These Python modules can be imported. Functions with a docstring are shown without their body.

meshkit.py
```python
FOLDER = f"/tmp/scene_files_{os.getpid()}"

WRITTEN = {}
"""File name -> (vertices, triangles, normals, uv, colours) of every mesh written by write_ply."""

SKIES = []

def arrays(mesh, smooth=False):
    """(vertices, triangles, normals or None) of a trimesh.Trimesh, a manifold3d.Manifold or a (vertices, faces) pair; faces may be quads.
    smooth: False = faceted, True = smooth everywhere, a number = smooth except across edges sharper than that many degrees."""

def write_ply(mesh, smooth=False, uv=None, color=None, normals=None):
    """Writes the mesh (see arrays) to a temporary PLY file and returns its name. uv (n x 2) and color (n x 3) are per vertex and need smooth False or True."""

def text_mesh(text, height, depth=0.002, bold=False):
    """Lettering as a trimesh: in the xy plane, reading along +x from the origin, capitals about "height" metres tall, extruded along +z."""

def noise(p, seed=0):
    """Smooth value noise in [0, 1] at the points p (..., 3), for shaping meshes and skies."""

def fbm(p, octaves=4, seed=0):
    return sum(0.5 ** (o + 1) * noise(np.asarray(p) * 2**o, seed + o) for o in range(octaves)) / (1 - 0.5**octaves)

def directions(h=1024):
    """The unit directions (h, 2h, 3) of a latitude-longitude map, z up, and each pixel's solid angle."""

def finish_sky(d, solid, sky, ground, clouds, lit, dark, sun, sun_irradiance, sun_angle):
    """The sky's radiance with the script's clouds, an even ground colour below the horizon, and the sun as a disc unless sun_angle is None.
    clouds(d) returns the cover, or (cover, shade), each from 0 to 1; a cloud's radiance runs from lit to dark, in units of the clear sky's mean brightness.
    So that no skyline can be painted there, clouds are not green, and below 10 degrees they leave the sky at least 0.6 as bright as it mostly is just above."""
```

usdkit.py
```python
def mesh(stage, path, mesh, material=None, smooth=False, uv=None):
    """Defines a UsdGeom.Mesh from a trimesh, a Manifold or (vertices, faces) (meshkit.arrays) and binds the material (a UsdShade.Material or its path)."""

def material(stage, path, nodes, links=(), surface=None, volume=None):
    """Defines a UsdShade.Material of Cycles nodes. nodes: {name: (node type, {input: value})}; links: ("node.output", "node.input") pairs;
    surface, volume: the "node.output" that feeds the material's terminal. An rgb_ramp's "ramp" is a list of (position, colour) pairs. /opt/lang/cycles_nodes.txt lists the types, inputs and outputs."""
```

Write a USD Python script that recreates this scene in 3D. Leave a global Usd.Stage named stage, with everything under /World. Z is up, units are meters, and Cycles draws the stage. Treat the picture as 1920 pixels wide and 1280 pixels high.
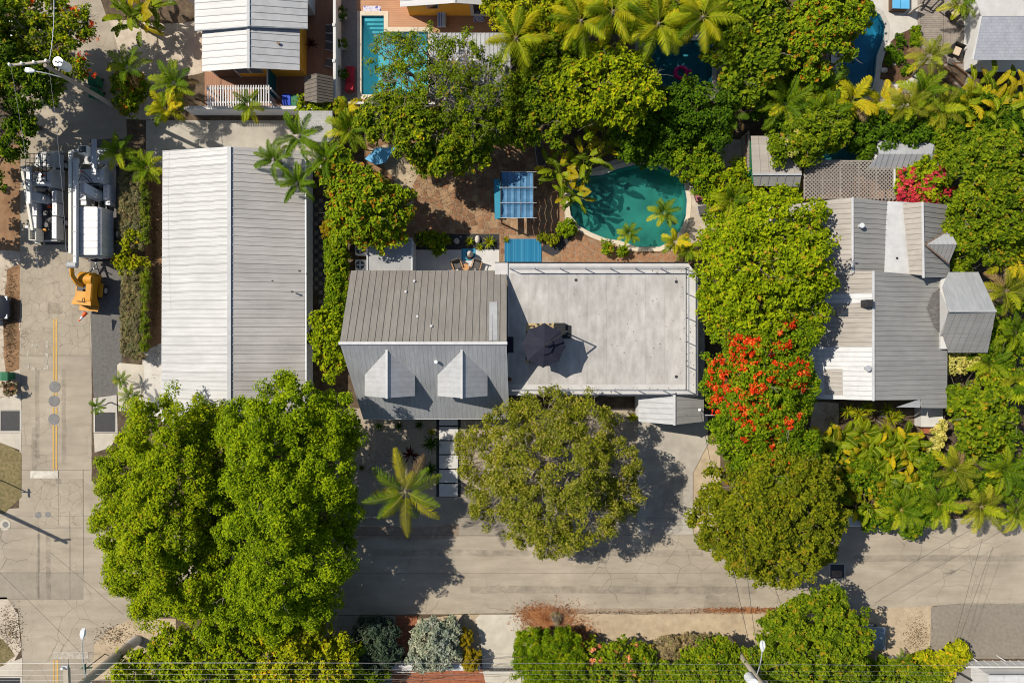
import math, numpy as np, trimesh, shapely, usdkit, meshkit
from shapely.geometry import Polygon, box as sbox, LineString
from shapely.ops import unary_union
from scipy.spatial import Voronoi
from pxr import Usd, UsdGeom, UsdLux, UsdShade, Gf, Sdf, Vt

stage = Usd.Stage.CreateInMemory()
UsdGeom.SetStageUpAxis(stage, 'Z'); UsdGeom.SetStageMetersPerUnit(stage, 1.0)
UsdGeom.Xform.Define(stage, '/World'); UsdGeom.Scope.Define(stage, '/World/Looks')
LK = '/World/Looks/'

# ---------------------------------------------------------------- camera, sky, sun, exposure
CAM_H, FPX = 55.0, 1375.0                      # metres above the street, focal length in photo pixels
cam = UsdGeom.Camera.Define(stage, '/World/camera')
cam.AddTranslateOp().Set((0, 0, CAM_H))
cam.CreateHorizontalApertureAttr(36.0); cam.CreateVerticalApertureAttr(24.0)
cam.CreateFocalLengthAttr(36.0 * FPX / 1920.0)
cam.CreateClippingRangeAttr((1.0, 500.0))
cam.CreateExposureAttr(0.36)
SUN_ELEV, SUN_AZ = math.radians(50.0), math.radians(155.0)     # azimuth from +x, counter-clockwise
sd = np.array([math.cos(SUN_AZ) * math.cos(SUN_ELEV), math.sin(SUN_AZ) * math.cos(SUN_ELEV), math.sin(SUN_ELEV)])
usdkit.material(stage, LK + 'sky', {
    's': ('sky_texture', {'sky_type': 'single_scattering', 'sun_disc': False, 'sun_elevation': SUN_ELEV, 'sun_rotation': math.atan2(sd[0], sd[1])}),
    'b': ('background_shader', {'strength': 0.085})}, [('s.color', 'b.color')], surface='b.background')
dome = UsdLux.DomeLight.Define(stage, '/World/sky')
UsdShade.MaterialBindingAPI.Apply(dome.GetPrim()).Bind(UsdShade.Material.Get(stage, LK + 'sky'))
dome.GetPrim().SetCustomDataByKey('kind', 'structure')
sun = UsdLux.DistantLight.Define(stage, '/World/sun')
sun.CreateIntensityAttr(1.15); sun.CreateAngleAttr(0.5); sun.CreateColorAttr(Gf.Vec3f(1.0, 0.93, 0.82))
sun.GetPrim().CreateAttribute('inputs:normalize', Sdf.ValueTypeNames.Bool).Set(True)
sun.AddRotateXYZOp().Set((0.0, 90.0 - math.degrees(SUN_ELEV), math.degrees(SUN_AZ)))

# ---------------------------------------------------------------- helpers
def W(px, py, z=0.0):
    "the point at height z that the photograph shows at pixel (px, py)"
    k = (CAM_H - z) / FPX
    return np.array([(px - 960.0) * k, -(py - 640.0) * k, z])
def WP(pts, z=0.0): return np.array([W(x, y, z)[:2] for x, y in pts])
def poly(pts, z=0.0): return Polygon(WP(pts, z)).buffer(0)
def prect(x0, y0, x1, y1, z=0.0): return poly([(x0, y0), (x1, y0), (x1, y1), (x0, y1)], z)

used = {}
def path(parent, name):
    k = f'{parent}/{name}'
    n = used.get(k, 0); used[k] = n + 1
    return k if n == 0 else f'{k}_{n:03d}'
def tag(p, label=None, cat=None, group=None, kind=None):
    p = p.GetPrim() if hasattr(p, 'GetPrim') else p
    for k, v in (('label', label), ('category', cat), ('group', group), ('kind', kind)):
        if v: p.SetCustomDataByKey(k, v)
    return p
def leaf_tone(m, v, k=4, base=None, seed=1):
    "every leaf (k vertices) gets a tone of its own; neighbours on a twig are alike"
    n = len(v) // k; rg = np.random.default_rng(seed); c = v[::k][:n]
    t = .6 * rg.random(n) + .4 * meshkit.noise(c * 2.6, 5) if base is None else base + rg.uniform(-.22, .22, n)
    t = np.clip((t - .5) * 1.45 + .5, 0, 1) if base is None else np.clip(t, 0, 1)
    t = np.repeat(t, k); t = np.r_[t, np.full(len(v) - len(t), .5)]
    UsdGeom.PrimvarsAPI(m).CreatePrimvar('tone', Sdf.ValueTypeNames.FloatArray, 'vertex').Set(Vt.FloatArray.FromNumpy(t.astype(np.float32)))
class T:                                        # a thing: an Xform at its base, its parts are given in world coordinates
    def __init__(s, name, label, cat, loc, group=None, kind=None):
        s.path = path('/World', name); s.loc = np.array(loc, float)
        x = UsdGeom.Xform.Define(stage, s.path); x.AddTranslateOp().Set(Gf.Vec3d(*map(float, s.loc)))
        s.prim = tag(x, label, cat, group, kind)
    def part(s, name, mesh, mat, smooth=False, label=None, kind=None, under=None):
        v, f = VF(mesh)
        pth = path(under or s.path, name)
        m = usdkit.mesh(stage, pth, trimesh.Trimesh(v - s.loc, f, process=False), LK + mat, smooth)
        if mat.startswith(('leaf_', 'flower_')): leaf_tone(m, v)
        tag(m, label, None, None, kind)
        return pth
def single(name, mesh, mat, label=None, cat=None, group=None, kind=None, smooth=False):
    v, f = VF(mesh)
    m = usdkit.mesh(stage, path('/World', name), trimesh.Trimesh(v, f, process=False), LK + mat, smooth)
    tag(m, label, cat, group, kind); return m
def VF(m):
    if isinstance(m, (tuple, list)) and len(m) == 2 and hasattr(m[0], 'shape'):
        v, f = np.asarray(m[0], float), np.asarray(m[1])
        if f.shape[1] == 4: f = np.vstack([f[:, [0, 1, 2]], f[:, [0, 2, 3]]])
        return v, f
    if isinstance(m, list): return cat([VF(x) for x in m])
    return np.asarray(m.vertices, float), np.asarray(m.faces)
def cat(parts):
    parts = [VF(p) for p in parts]
    off = np.cumsum([0] + [len(p[0]) for p in parts])
    return np.vstack([p[0] for p in parts]), np.vstack([p[1] + o for p, o in zip(parts, off)])
def xf(m, loc=(0, 0, 0), rz=0.0, rx=0.0, ry=0.0, sc=1.0):
    v, f = VF(m); v = v * sc
    for a, ax in ((rx, 0), (ry, 1), (rz, 2)):
        if a:
            c, s_ = math.cos(a), math.sin(a); i, j = [(1, 2), (2, 0), (0, 1)][ax]
            w = v.copy(); w[:, i] = c * v[:, i] - s_ * v[:, j]; w[:, j] = s_ * v[:, i] + c * v[:, j]; v = w
    return v + np.asarray(loc, float), f
def bx(c, s, ch=0.0):
    "box by centre and size, with chamfered edges"
    s = np.asarray(s, float) / 2
    if ch <= 0: m = trimesh.creation.box(2 * s); return m.vertices + np.asarray(c, float), m.faces
    ch = min(ch, *(s * 0.45)); p = []
    for sx in (-1, 1):
        for sy in (-1, 1):
            for sz in (-1, 1):
                for k in range(3):
                    q = s - ch; q[k] = s[k]; p.append(q * (sx, sy, sz))
    m = trimesh.convex.convex_hull(np.array(p)); return m.vertices + np.asarray(c, float), m.faces
def hull(pts): m = trimesh.convex.convex_hull(np.asarray(pts, float)); return np.array(m.vertices), np.array(m.faces)
def ext(pg, z0, z1):
    "shapely polygon (world xy) extruded from z0 to z1"
    out = []
    for g in getattr(pg, 'geoms', [pg]):
        if g.geom_type == 'Polygon' and g.area > 1e-5:
            m = trimesh.creation.extrude_polygon(g, z1 - z0, engine='earcut'); out.append((m.vertices + [0, 0, z0], m.faces))
    return cat(out)
def flat(pg, z):
    out = []
    for g in getattr(pg, 'geoms', [pg]):
        if g.geom_type == 'Polygon' and g.area > 1e-4:
            v, f = trimesh.creation.triangulate_polygon(g, engine='earcut')
            v = np.c_[v, np.full(len(v), z)]
            n = np.cross(v[f[:, 1]] - v[f[:, 0]], v[f[:, 2]] - v[f[:, 0]])[:, 2]
            f = np.where((n < 0)[:, None], f[:, ::-1], f); out.append((v, f))
    return cat(out)
def tube(pts, r, sides=6, caps=True):
    p = np.asarray(pts, float); r = np.broadcast_to(np.asarray(r, float), (len(p),))
    t = np.gradient(p, axis=0); t /= np.linalg.norm(t, axis=1, keepdims=True) + 1e-12
    a = np.cross(t, np.where(np.abs(t[:, 2:]) < 0.9, [0, 0, 1.0], [1.0, 0, 0])); a /= np.linalg.norm(a, axis=1, keepdims=True) + 1e-12
    b = np.cross(t, a); an = np.arange(sides) * 2 * np.pi / sides
    v = p[:, None] + r[:, None, None] * (np.cos(an)[None, :, None] * a[:, None] + np.sin(an)[None, :, None] * b[:, None])
    i, j = np.meshgrid(np.arange(len(p) - 1), np.arange(sides), indexing='ij')
    q = np.stack([i * sides + j, i * sides + (j + 1) % sides, (i + 1) * sides + (j + 1) % sides, (i + 1) * sides + j], -1).reshape(-1, 4)
    v = v.reshape(-1, 3); f = np.vstack([q[:, [0, 1, 2]], q[:, [0, 2, 3]]])
    if caps:
        n = len(v); v = np.vstack([v, p[0], p[-1]]); k = np.arange(sides); e = (len(p) - 1) * sides
        f = np.vstack([f, np.stack([np.full(sides, n), (k + 1) % sides, k], 1), np.stack([np.full(sides, n + 1), e + k, e + (k + 1) % sides], 1)])
    return v, f
def cyl(c, r, h, sides=20, axis=2):
    m = trimesh.creation.cylinder(radius=r, height=h, sections=sides); v = np.array(m.vertices)
    if axis == 0: v = v[:, [2, 0, 1]]
    if axis == 1: v = v[:, [1, 2, 0]]
    return v + np.asarray(c, float), m.faces
def beam(a, b, w, h):
    "box beam from a to b, w wide and h high"
    a, b = np.asarray(a, float), np.asarray(b, float); d = b - a; L = np.linalg.norm(d); d /= L
    s = np.cross(d, [0, 0, 1.0]); s = s / np.linalg.norm(s) if np.linalg.norm(s) > 1e-6 else np.array([1.0, 0, 0]); u = np.cross(s, d)
    m = trimesh.creation.box((L, w, h)); v = m.vertices
    return (a + b) / 2 + v[:, :1] * d + v[:, 1:2] * s + v[:, 2:] * u, m.faces
def wobble(pg, amp, step=0.4, seed=0):
    "gives a polygon an uneven, worn edge"
    g = shapely.segmentize(pg, step); c = np.array(g.exterior.coords)
    d = meshkit.fbm(np.c_[c * 0.9, np.full(len(c), seed * 7.3)], 3, seed) - 0.5
    e = meshkit.fbm(np.c_[c * 0.9, np.full(len(c), seed * 7.3 + 50)], 3, seed) - 0.5
    c[:, 0] += 2 * amp * d; c[:, 1] += 2 * amp * e; c[-1] = c[0]
    return Polygon(c).buffer(0)

# ---------------------------------------------------------------- materials
def mat(name, c1, c2=None, scale=1.5, rough=0.7, bump=0.0, bscale=25.0, spec=0.3, metallic=0.0, big=0.25, bigscale=0.18, rand=0.0, stretch=(1, 1, 1), coat=0.0, extra=None, ramp=(0.3, 0.7)):
    "a surface whose colour wanders between c1 and c2 (fine noise) with broad stains (big) and a fine bump"
    c1 = np.array(c1, float); c2 = c1 * 1.15 if c2 is None else np.array(c2, float)
    n = {'g': ('geometry', {}), 'm': ('mapping', {'scale': stretch}),
         'n': ('noise_texture', {'scale': scale, 'detail': 8.0, 'roughness': 0.65}),
         'r': ('rgb_ramp', {'ramp': [(ramp[0], tuple(c1)), (ramp[1], tuple(c2))]}),
         'n2': ('noise_texture', {'scale': bigscale, 'detail': 4.0, 'roughness': 0.6}),
         'r2': ('rgb_ramp', {'ramp': [(0.3, (1 - big,) * 3), (0.7, (1.0, 1.0, 1.0))]}),
         'x': ('mix', {'mix_type': 'multiply', 'fac': 1.0}),
         'p': ('principled_bsdf', {'roughness': rough, 'specular_ior_level': spec, 'metallic': metallic, 'coat_weight': coat})}
    l = [('g.position', 'm.vector'), ('m.vector', 'n.vector'), ('n.fac', 'r.fac'), ('g.position', 'n2.vector'), ('n2.fac', 'r2.fac'),
         ('r.color', 'x.color1'), ('r2.color', 'x.color2')]
    col = 'x.color'
    if rand:
        n.update({'o': ('object_info', {}), 'mr': ('map_range', {'from_min': 0.0, 'from_max': 1.0, 'to_min': 1 - rand, 'to_max': 1 + rand}), 'cc': ('combine_color', {}), 'y': ('mix', {'mix_type': 'multiply', 'fac': 1.0})})
        l += [('o.random', 'mr.value'), ('mr.result', 'cc.r'), ('mr.result', 'cc.g'), ('mr.result', 'cc.b'), (col, 'y.color1'), ('cc.color', 'y.color2')]; col = 'y.color'
    if extra: col = extra(n, l, col)
    l.append((col, 'p.base_color'))
    if bump:
        n.update({'nb': ('noise_texture', {'scale': bscale, 'detail': 6.0, 'roughness': 0.7}), 'b': ('bump', {'strength': bump, 'distance': 0.02})})
        l += [('g.position', 'nb.vector'), ('nb.fac', 'b.height'), ('b.normal', 'p.normal')]
    return usdkit.material(stage, LK + name, n, l, surface='p.BSDF')
def cracks(scale, width, dark, seedoff=0.0, mask=None):
    "a network of cracks that darkens the colour"
    def f(n, l, col):
        n.update({'wv': ('noise_texture', {'scale': scale * 1.3, 'detail': 3.0}), 'wm': ('vector_math', {'math_type': 'scale', 'scale': 0.55}), 'wa': ('vector_math', {'math_type': 'add'}),
                  'v': ('voronoi_texture', {'scale': scale, 'feature': 'distance_to_edge', 'dimensions': '3D'}),
                  'cr': ('rgb_ramp', {'ramp': [(0.0, (dark,) * 3), (width, (1.0, 1.0, 1.0))]}), 'cx': ('mix', {'mix_type': 'multiply', 'fac': 1.0})})
        l.extend([('g.position', 'wv.vector'), ('wv.color', 'wm.vector1'), ('g.position', 'wa.vector1'), ('wm.vector', 'wa.vector2'), ('wa.vector', 'v.vector'), ('v.distance', 'cr.fac'), (col, 'cx.color1'), ('cr.color', 'cx.color2')])
        if mask is not None:
            n.update({'mn': ('noise_texture', {'scale': mask[0], 'detail': 3.0}), 'mm': ('map_range', {'from_min': mask[1], 'from_max': mask[2], 'to_min': 0.0, 'to_max': 1.0, 'clamp': True})})
            l.extend([('g.position', 'mn.vector'), ('mn.fac', 'mm.value'), ('mm.result', 'cx.fac')])
        return 'cx.color'
    return f
def leafmat(name, dark, mid, light, accent=None, acc=0.0, trans=0.26, big=0.16, rough=0.6, gain=(2.0, 1.84, .75)):
    if name.startswith(('flower', 'leaf_silver', 'leaf_grey', 'leaf_gold', 'paddle_maroon')): gain = (1, 1, 1)
    dark, mid, light, accent = (None if c is None else tuple(min(.8, x * g) for x, g in zip(c, gain)) for c in (dark, mid, light, accent))
    stops = [(0.0, tuple(x * .7 for x in dark)), (0.5, mid), (1.0 - acc - 0.02, light)]
    stops += [(1.0 - acc, accent), (1.0, accent)] if accent else [(1.0, light)]
    n = {'g': ('geometry', {}), 'at': ('attribute', {'attribute': 'tone'}), 'r': ('rgb_ramp', {'ramp': stops}),
         'n': ('noise_texture', {'scale': 0.55, 'detail': 3.0}), 'r2': ('rgb_ramp', {'ramp': [(0.3, (1 - big, 1 - big * 0.85, 1 - big * 0.6)), (0.7, (1.12, 1.05, 0.85))]}),
         'x': ('mix', {'mix_type': 'multiply', 'fac': 1.0}),
         'p': ('principled_bsdf', {'roughness': rough, 'specular_ior_level': 0.07}),
         't': ('translucent_bsdf', {}), 'ts': ('mix', {'mix_type': 'multiply', 'fac': 1.0, 'color2': (1.5, 1.6, 0.6)}), 'c': ('mix_closure', {'fac': trans})}
    l = [('at.fac', 'r.fac'), ('g.position', 'n.vector'), ('n.fac', 'r2.fac'), ('r.color', 'x.color1'), ('r2.color', 'x.color2'),
         ('x.color', 'p.base_color'), ('x.color', 'ts.color1'), ('ts.color', 't.color'), ('p.BSDF', 'c.closure1'), ('t.BSDF', 'c.closure2')]
    return usdkit.material(stage, LK + name, n, l, surface='c.closure')

# ground
mat('soil', (.055, .038, .024), (.17, .12, .075), 2.2, .95, .8, 18, big=.45)
mat('sand', (.34, .26, .17), (.50, .40, .27), 1.6, .95, .6, 30, big=.25, bigscale=.35)
mat('sand_pale', (.42, .35, .27), (.56, .48, .38), 1.6, .95, .5, 30, big=.3, bigscale=.4)
mat('dirt_brown', (.20, .105, .05), (.33, .20, .11), 1.6, .95, .7, 25, big=.35, bigscale=.5)
mat('old_asphalt', (.31, .264, .20), (.39, .337, .262), 1.2, .9, .35, 60, spec=.2, big=.22, bigscale=.22, extra=cracks(.33, .012, .72, mask=(.12, .45, .6)))
mat('cracked_asphalt', (.295, .25, .188), (.375, .323, .248), 1.2, .9, .35, 60, spec=.2, big=.2, extra=cracks(1.25, .03, .6))
mat('street_asphalt', (.31, .262, .20), (.405, .35, .272), 1.4, .9, .4, 60, spec=.2, big=.3, bigscale=.25, stretch=(.25, 1.2, 1), extra=cracks(.55, .014, .55, mask=(.16, .44, .60)))
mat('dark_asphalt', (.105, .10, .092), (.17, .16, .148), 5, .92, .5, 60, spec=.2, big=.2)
mat('grey_asphalt', (.18, .158, .125), (.25, .22, .178), 4, .92, .5, 60, spec=.2, big=.15)
mat('patch_asphalt', (.265, .23, .178), (.325, .283, .224), 2, .9, .4, 60, spec=.2)
mat('seam_dark', (.15, .13, .105), (.22, .19, .15), 4, .95)
mat('concrete', (.41, .37, .30), (.53, .48, .39), 1.2, .85, .3, 40, big=.2, bigscale=.4)
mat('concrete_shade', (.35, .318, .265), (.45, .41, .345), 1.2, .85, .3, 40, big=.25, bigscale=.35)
mat('concrete_white', (.44, .41, .365), (.55, .52, .47), 1.2, .8, .2, 40, big=.15, bigscale=.5)
mat('gravel_beige', (.25, .20, .145), (.44, .37, .285), 14, .95, .9, 30, big=.2)
mat('gravel_black', (.012, .012, .014), (.05, .05, .055), 16, .8, 1.0, 30)
mat('grass', (.10, .09, .03), (.26, .20, .10), 5, .95, .9, 30, big=.3, bigscale=.6)
mat('litter_red', (.22, .075, .035), (.42, .22, .12), 6, .95, .8, 30)
mat('yellow_paint', (.58, .33, .05), (.40, .29, .16), 3, .7, .2, 50, ramp=(.45, .75))
mat('white_paint', (.60, .56, .48), (.40, .35, .28), 3.5, .7, .2, 50, ramp=(.42, .7))
mat('worn_white', (.45, .41, .34), (.33, .285, .23), 4.5, .8, .2, 50, ramp=(.4, .55))
mat('disc_grey', (.16, .155, .15), (.24, .23, .22), 3, .8, .3, 40)
mat('grate_dark', (.025, .026, .028), (.05, .05, .05), 6, .6, .2, 40)
mat('brick_red', (.24, .075, .035), (.36, .13, .06), 4, .9, .6, 30)
mat('stone_rust', (.17, .08, .038), (.29, .155, .08), 3, .85, .5, 20, rand=.22, big=.2, bigscale=1.2)
mat('stone_tan', (.23, .135, .07), (.36, .23, .125), 3, .85, .5, 20, rand=.2, big=.2, bigscale=1.2)
mat('mortar_tan', (.24, .165, .10), (.34, .25, .165), 4, .95, .5, 30)
mat('tile_dark', (.045, .045, .045), (.085, .08, .078), 3, .6, .1, 40)
mat('tile_light', (.20, .165, .13), (.27, .225, .18), 3, .6, .1, 40)
mat('slab_white', (.46, .445, .42), (.55, .535, .505), 2, .7, .1, 40, big=.1)
mat('coping', (.55, .47, .35), (.66, .58, .45), 4, .8, .2, 40)
mat('coping_grey', (.40, .37, .32), (.52, .48, .42), 4, .8, .2, 40)
def stain(name, col, alpha, sc=4.0):
    usdkit.material(stage, LK + name, {'g': ('geometry', {}), 'n': ('noise_texture', {'scale': sc, 'detail': 8.0, 'roughness': .75}), 'm': ('map_range', {'from_min': .35, 'from_max': .75, 'to_min': 0.0, 'to_max': alpha, 'clamp': True}),
        't': ('transparent_bsdf', {}), 'd': ('diffuse_bsdf', {'color': col}), 'c': ('mix_closure', {})}, [('g.position', 'n.vector'), ('n.fac', 'm.value'), ('m.result', 'c.fac'), ('t.BSDF', 'c.closure1'), ('d.BSDF', 'c.closure2')], surface='c.closure')
stain('stain_dark', (.07, .058, .045), .30, 1.6); stain('stain_pale', (.50, .44, .34), .45, 1.8); stain('stain_rust', (.24, .12, .06), .55, 2.5)
def boards(pitch, axis, dark):
    def f(n, l, col):
        n.update({'sp': ('separate_xyz', {}), 'dv': ('math', {'math_type': 'divide', 'value2': pitch}), 'fr': ('math', {'math_type': 'fraction'}), 'br': ('rgb_ramp', {'ramp': [(0.0, (dark,) * 3), (.10, (dark,) * 3), (.16, (1., 1., 1.)), (1.0, (1., 1., 1.))]}), 'bm': ('mix', {'mix_type': 'multiply', 'fac': 1.0})})
        l.extend([('g.position', 'sp.vector'), ('sp.' + axis, 'dv.value1'), ('dv.value', 'fr.value1'), ('fr.value', 'br.fac'), (col, 'bm.color1'), ('br.color', 'bm.color2')]); return 'bm.color'
    return f
mat('deck_orange', (.40, .205, .11), (.50, .275, .155), 2, .7, .2, 30, stretch=(.3, 3, 1), extra=boards(.145, 'y', .6))
mat('deck_red', (.26, .13, .075), (.34, .18, .105), 2, .75, .2, 30, stretch=(3, .3, 1), extra=boards(.145, 'x', .65))
mat('deck_grey', (.23, .195, .165), (.32, .275, .235), 3, .8, .3, 30, rand=.08)
mat('paving_grey', (.20, .185, .17), (.27, .25, .23), 3, .85, .3, 30)
# roofs
def streak(n, l, col): return col
mat('roof_white', (.37, .365, .355), (.49, .485, .475), 1.6, .5, .12, 12, spec=.4, rand=.035, big=.12, bigscale=.5, stretch=(.13, 4.5, 1))
mat('roof_white_shaded', (.37, .35, .325), (.48, .455, .43), 1.6, .55, .12, 12, spec=.35, rand=.05, big=.18, bigscale=.5, stretch=(.13, 4.5, 1))  # white roof tinted darker to imitate shade on the slope off the sun
mat('roof_taupe', (.175, .16, .14), (.235, .218, .195), 1.8, .55, .1, 12, spec=.35, rand=.05, big=.15, bigscale=.5, stretch=(4.5, .13, 1))
mat('roof_slate', (.25, .259, .265), (.335, .345, .352), 1.8, .5, .1, 12, spec=.4, rand=.05, big=.15, bigscale=.5, stretch=(4.5, .13, 1))
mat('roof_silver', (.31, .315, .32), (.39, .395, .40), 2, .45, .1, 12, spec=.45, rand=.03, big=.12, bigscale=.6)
mat('roof_grey', (.235, .23, .215), (.315, .308, .29), 1.8, .55, .1, 12, spec=.35, rand=.04, big=.2, bigscale=.4, stretch=(.13, 4.5, 1))
mat('roof_coated', (.44, .44, .435), (.54, .54, .535), 2, .55, .1, 12, rand=.02, big=.1, bigscale=.8)
mat('roof_tan_worn', (.28, .25, .215), (.39, .36, .32), 2.5, .7, .2, 12, rand=.06, big=.2, bigscale=.7, stretch=(.13, 4.5, 1))
mat('roof_brown', (.115, .098, .08), (.17, .145, .12), 3, .8, .3, 20, rand=.08)
mat('roof_membrane', (.33, .313, .29), (.49, .472, .445), 1.3, .8, .15, 30, big=.24, bigscale=.4, stretch=(1.6, .6, 1), rand=.02)
mat('roof_felt', (.28, .28, .275), (.36, .36, .35), 1.5, .8, .3, 40, big=.15)
mat('roof_flat_white', (.42, .405, .385), (.52, .505, .485), 1.4, .7, .1, 30, big=.12)
mat('rust_stain', (.16, .09, .055), (.30, .22, .17), 5, .8)
mat('soot_stain', (.07, .06, .055), (.26, .25, .24), 5, .8, stretch=(.5, 4, 1))
def shingle(n, l, col):
    n.update({'bt': ('brick_texture', {'scale': 1.0, 'color1': (1., 1., 1.), 'color2': (.92, .92, .93), 'mortar': (.76, .76, .78), 'mortar_size': .012, 'brick_width': .36, 'row_height': .2}), 'bq': ('mix', {'mix_type': 'multiply', 'fac': 1.0})})
    l.extend([('g.position', 'bt.vector'), (col, 'bq.color1'), ('bt.color', 'bq.color2')]); return 'bq.color'
mat('shingle_grey', (.30, .31, .34), (.39, .40, .43), 2.5, .75, .2, 30, rand=.05, extra=shingle)
mat('shingle_tan', (.33, .32, .295), (.43, .42, .39), 3, .85, .3, 30, extra=shingle)
# walls, wood, metal, cloth
mat('wall_white', (.52, .51, .49), (.60, .59, .57), 1, .8, .1, 20, big=.12)
mat('wall_grey', (.36, .36, .35), (.44, .44, .43), 1, .8, .1, 20)
mat('wall_orange', (.74, .33, .028), (.80, .38, .04), 1, .75, .1, 20, big=.1)
mat('wood_grey', (.27, .24, .205), (.37, .33, .29), 4, .85, .3, 20)
mat('wood_brown', (.10, .055, .03), (.17, .10, .06), 4, .8, .3, 20)
mat('wood_teak', (.42, .21, .08), (.52, .28, .12), 5, .6, .1, 20)
mat('pole_tan', (.36, .31, .24), (.48, .42, .33), 3, .85, .3, 20, stretch=(1, 1, .3))
mat('pole_wood', (.20, .16, .125), (.31, .26, .21), 3, .85, .3, 20, stretch=(1, 1, .2))
mat('bark', (.075, .055, .04), (.17, .135, .105), 6, .9, .6, 20)
mat('bark_pale', (.20, .165, .13), (.34, .29, .235), 5, .9, .5, 20)
mat('palm_bark', (.16, .13, .10), (.28, .24, .19), 6, .9, .6, 20)
mat('steel', (.42, .43, .44), (.52, .53, .54), 3, .4, 0, metallic=.7, spec=.5)
mat('galv', (.50, .51, .52), (.60, .61, .62), 4, .5, .1, 30, metallic=.4)
mat('rail_metal', (.30, .31, .32), (.38, .39, .40), 3, .45, metallic=.5)
mat('dark_metal', (.02, .02, .022), (.035, .035, .037), 3, .5)
mat('rubber', (.015, .015, .015), (.03, .03, .03), 4, .85)
mat('truck_white', (.36, .362, .36), (.47, .472, .47), 1.5, .35, coat=.4, big=.12, bigscale=.8, spec=.5)
mat('truck_grey', (.34, .34, .33), (.44, .44, .43), 2, .6, .1, 30, big=.2, bigscale=.8)
mat('truck_bed', (.06, .06, .062), (.13, .125, .12), 3, .8, .3, 20)
mat('fibreglass', (.58, .55, .47), (.68, .65, .56), 2, .45, big=.1)
mat('chipper_yellow', (.50, .21, .008), (.60, .27, .012), 2, .55, coat=.05, big=.2, bigscale=1.2)
mat('cone_orange', (.80, .09, .015), (.85, .12, .02), 2, .5)
mat('glass_dark', (.012, .016, .02), (.02, .026, .03), 2, .06, spec=.8, big=0)
mat('car_black', (.012, .012, .013), (.018, .018, .02), 2, .25, coat=.8, spec=.5, big=0)
mat('car_blue', (.13, .17, .19), (.15, .19, .21), 2, .25, coat=.7, spec=.5, big=0)
mat('bin_green', (.012, .115, .05), (.02, .16, .07), 3, .5)
mat('bin_blue', (.01, .05, .42), (.015, .07, .50), 3, .45)
mat('canvas_navy', (.013, .014, .026), (.019, .021, .036), 4, .85, .2, 60, rand=.05)
mat('canvas_blue', (.05, .15, .27), (.085, .215, .36), 2.5, .65, .2, 20, big=.3, bigscale=1.5)
mat('canvas_teal', (.02, .20, .30), (.035, .27, .38), 2.5, .7, .2, 20)
mat('vinyl_sky', (.09, .34, .58), (.13, .42, .66), 1.5, .5, .1, 20, big=.1)
mat('awning_teal', (.0, .10, .13), (.005, .14, .17), 2, .7)
mat('cushion_red', (.42, .015, .03), (.52, .03, .045), 3, .8, .2, 30)
mat('cushion_mauve', (.30, .10, .11), (.38, .15, .16), 3, .8, .2, 30)
mat('cushion_grey', (.07, .065, .06), (.11, .10, .095), 3, .85, .2, 30)
mat('cushion_sand', (.55, .43, .31), (.64, .52, .40), 3, .85, .2, 30)
mat('float_pink', (.60, .01, .16), (.70, .02, .22), 3, .35)
mat('pot_white', (.55, .54, .51), (.64, .63, .60), 3, .6)
mat('pot_terracotta', (.40, .17, .08), (.50, .23, .12), 3, .8)
mat('rock_pale', (.46, .40, .34), (.60, .54, .47), 5, .9, .5, 20)
mat('rock_grey', (.28, .26, .24), (.42, .40, .37), 5, .9, .5, 20)
mat('black_plastic', (.012, .012, .013), (.025, .025, .026), 3, .5)
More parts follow.
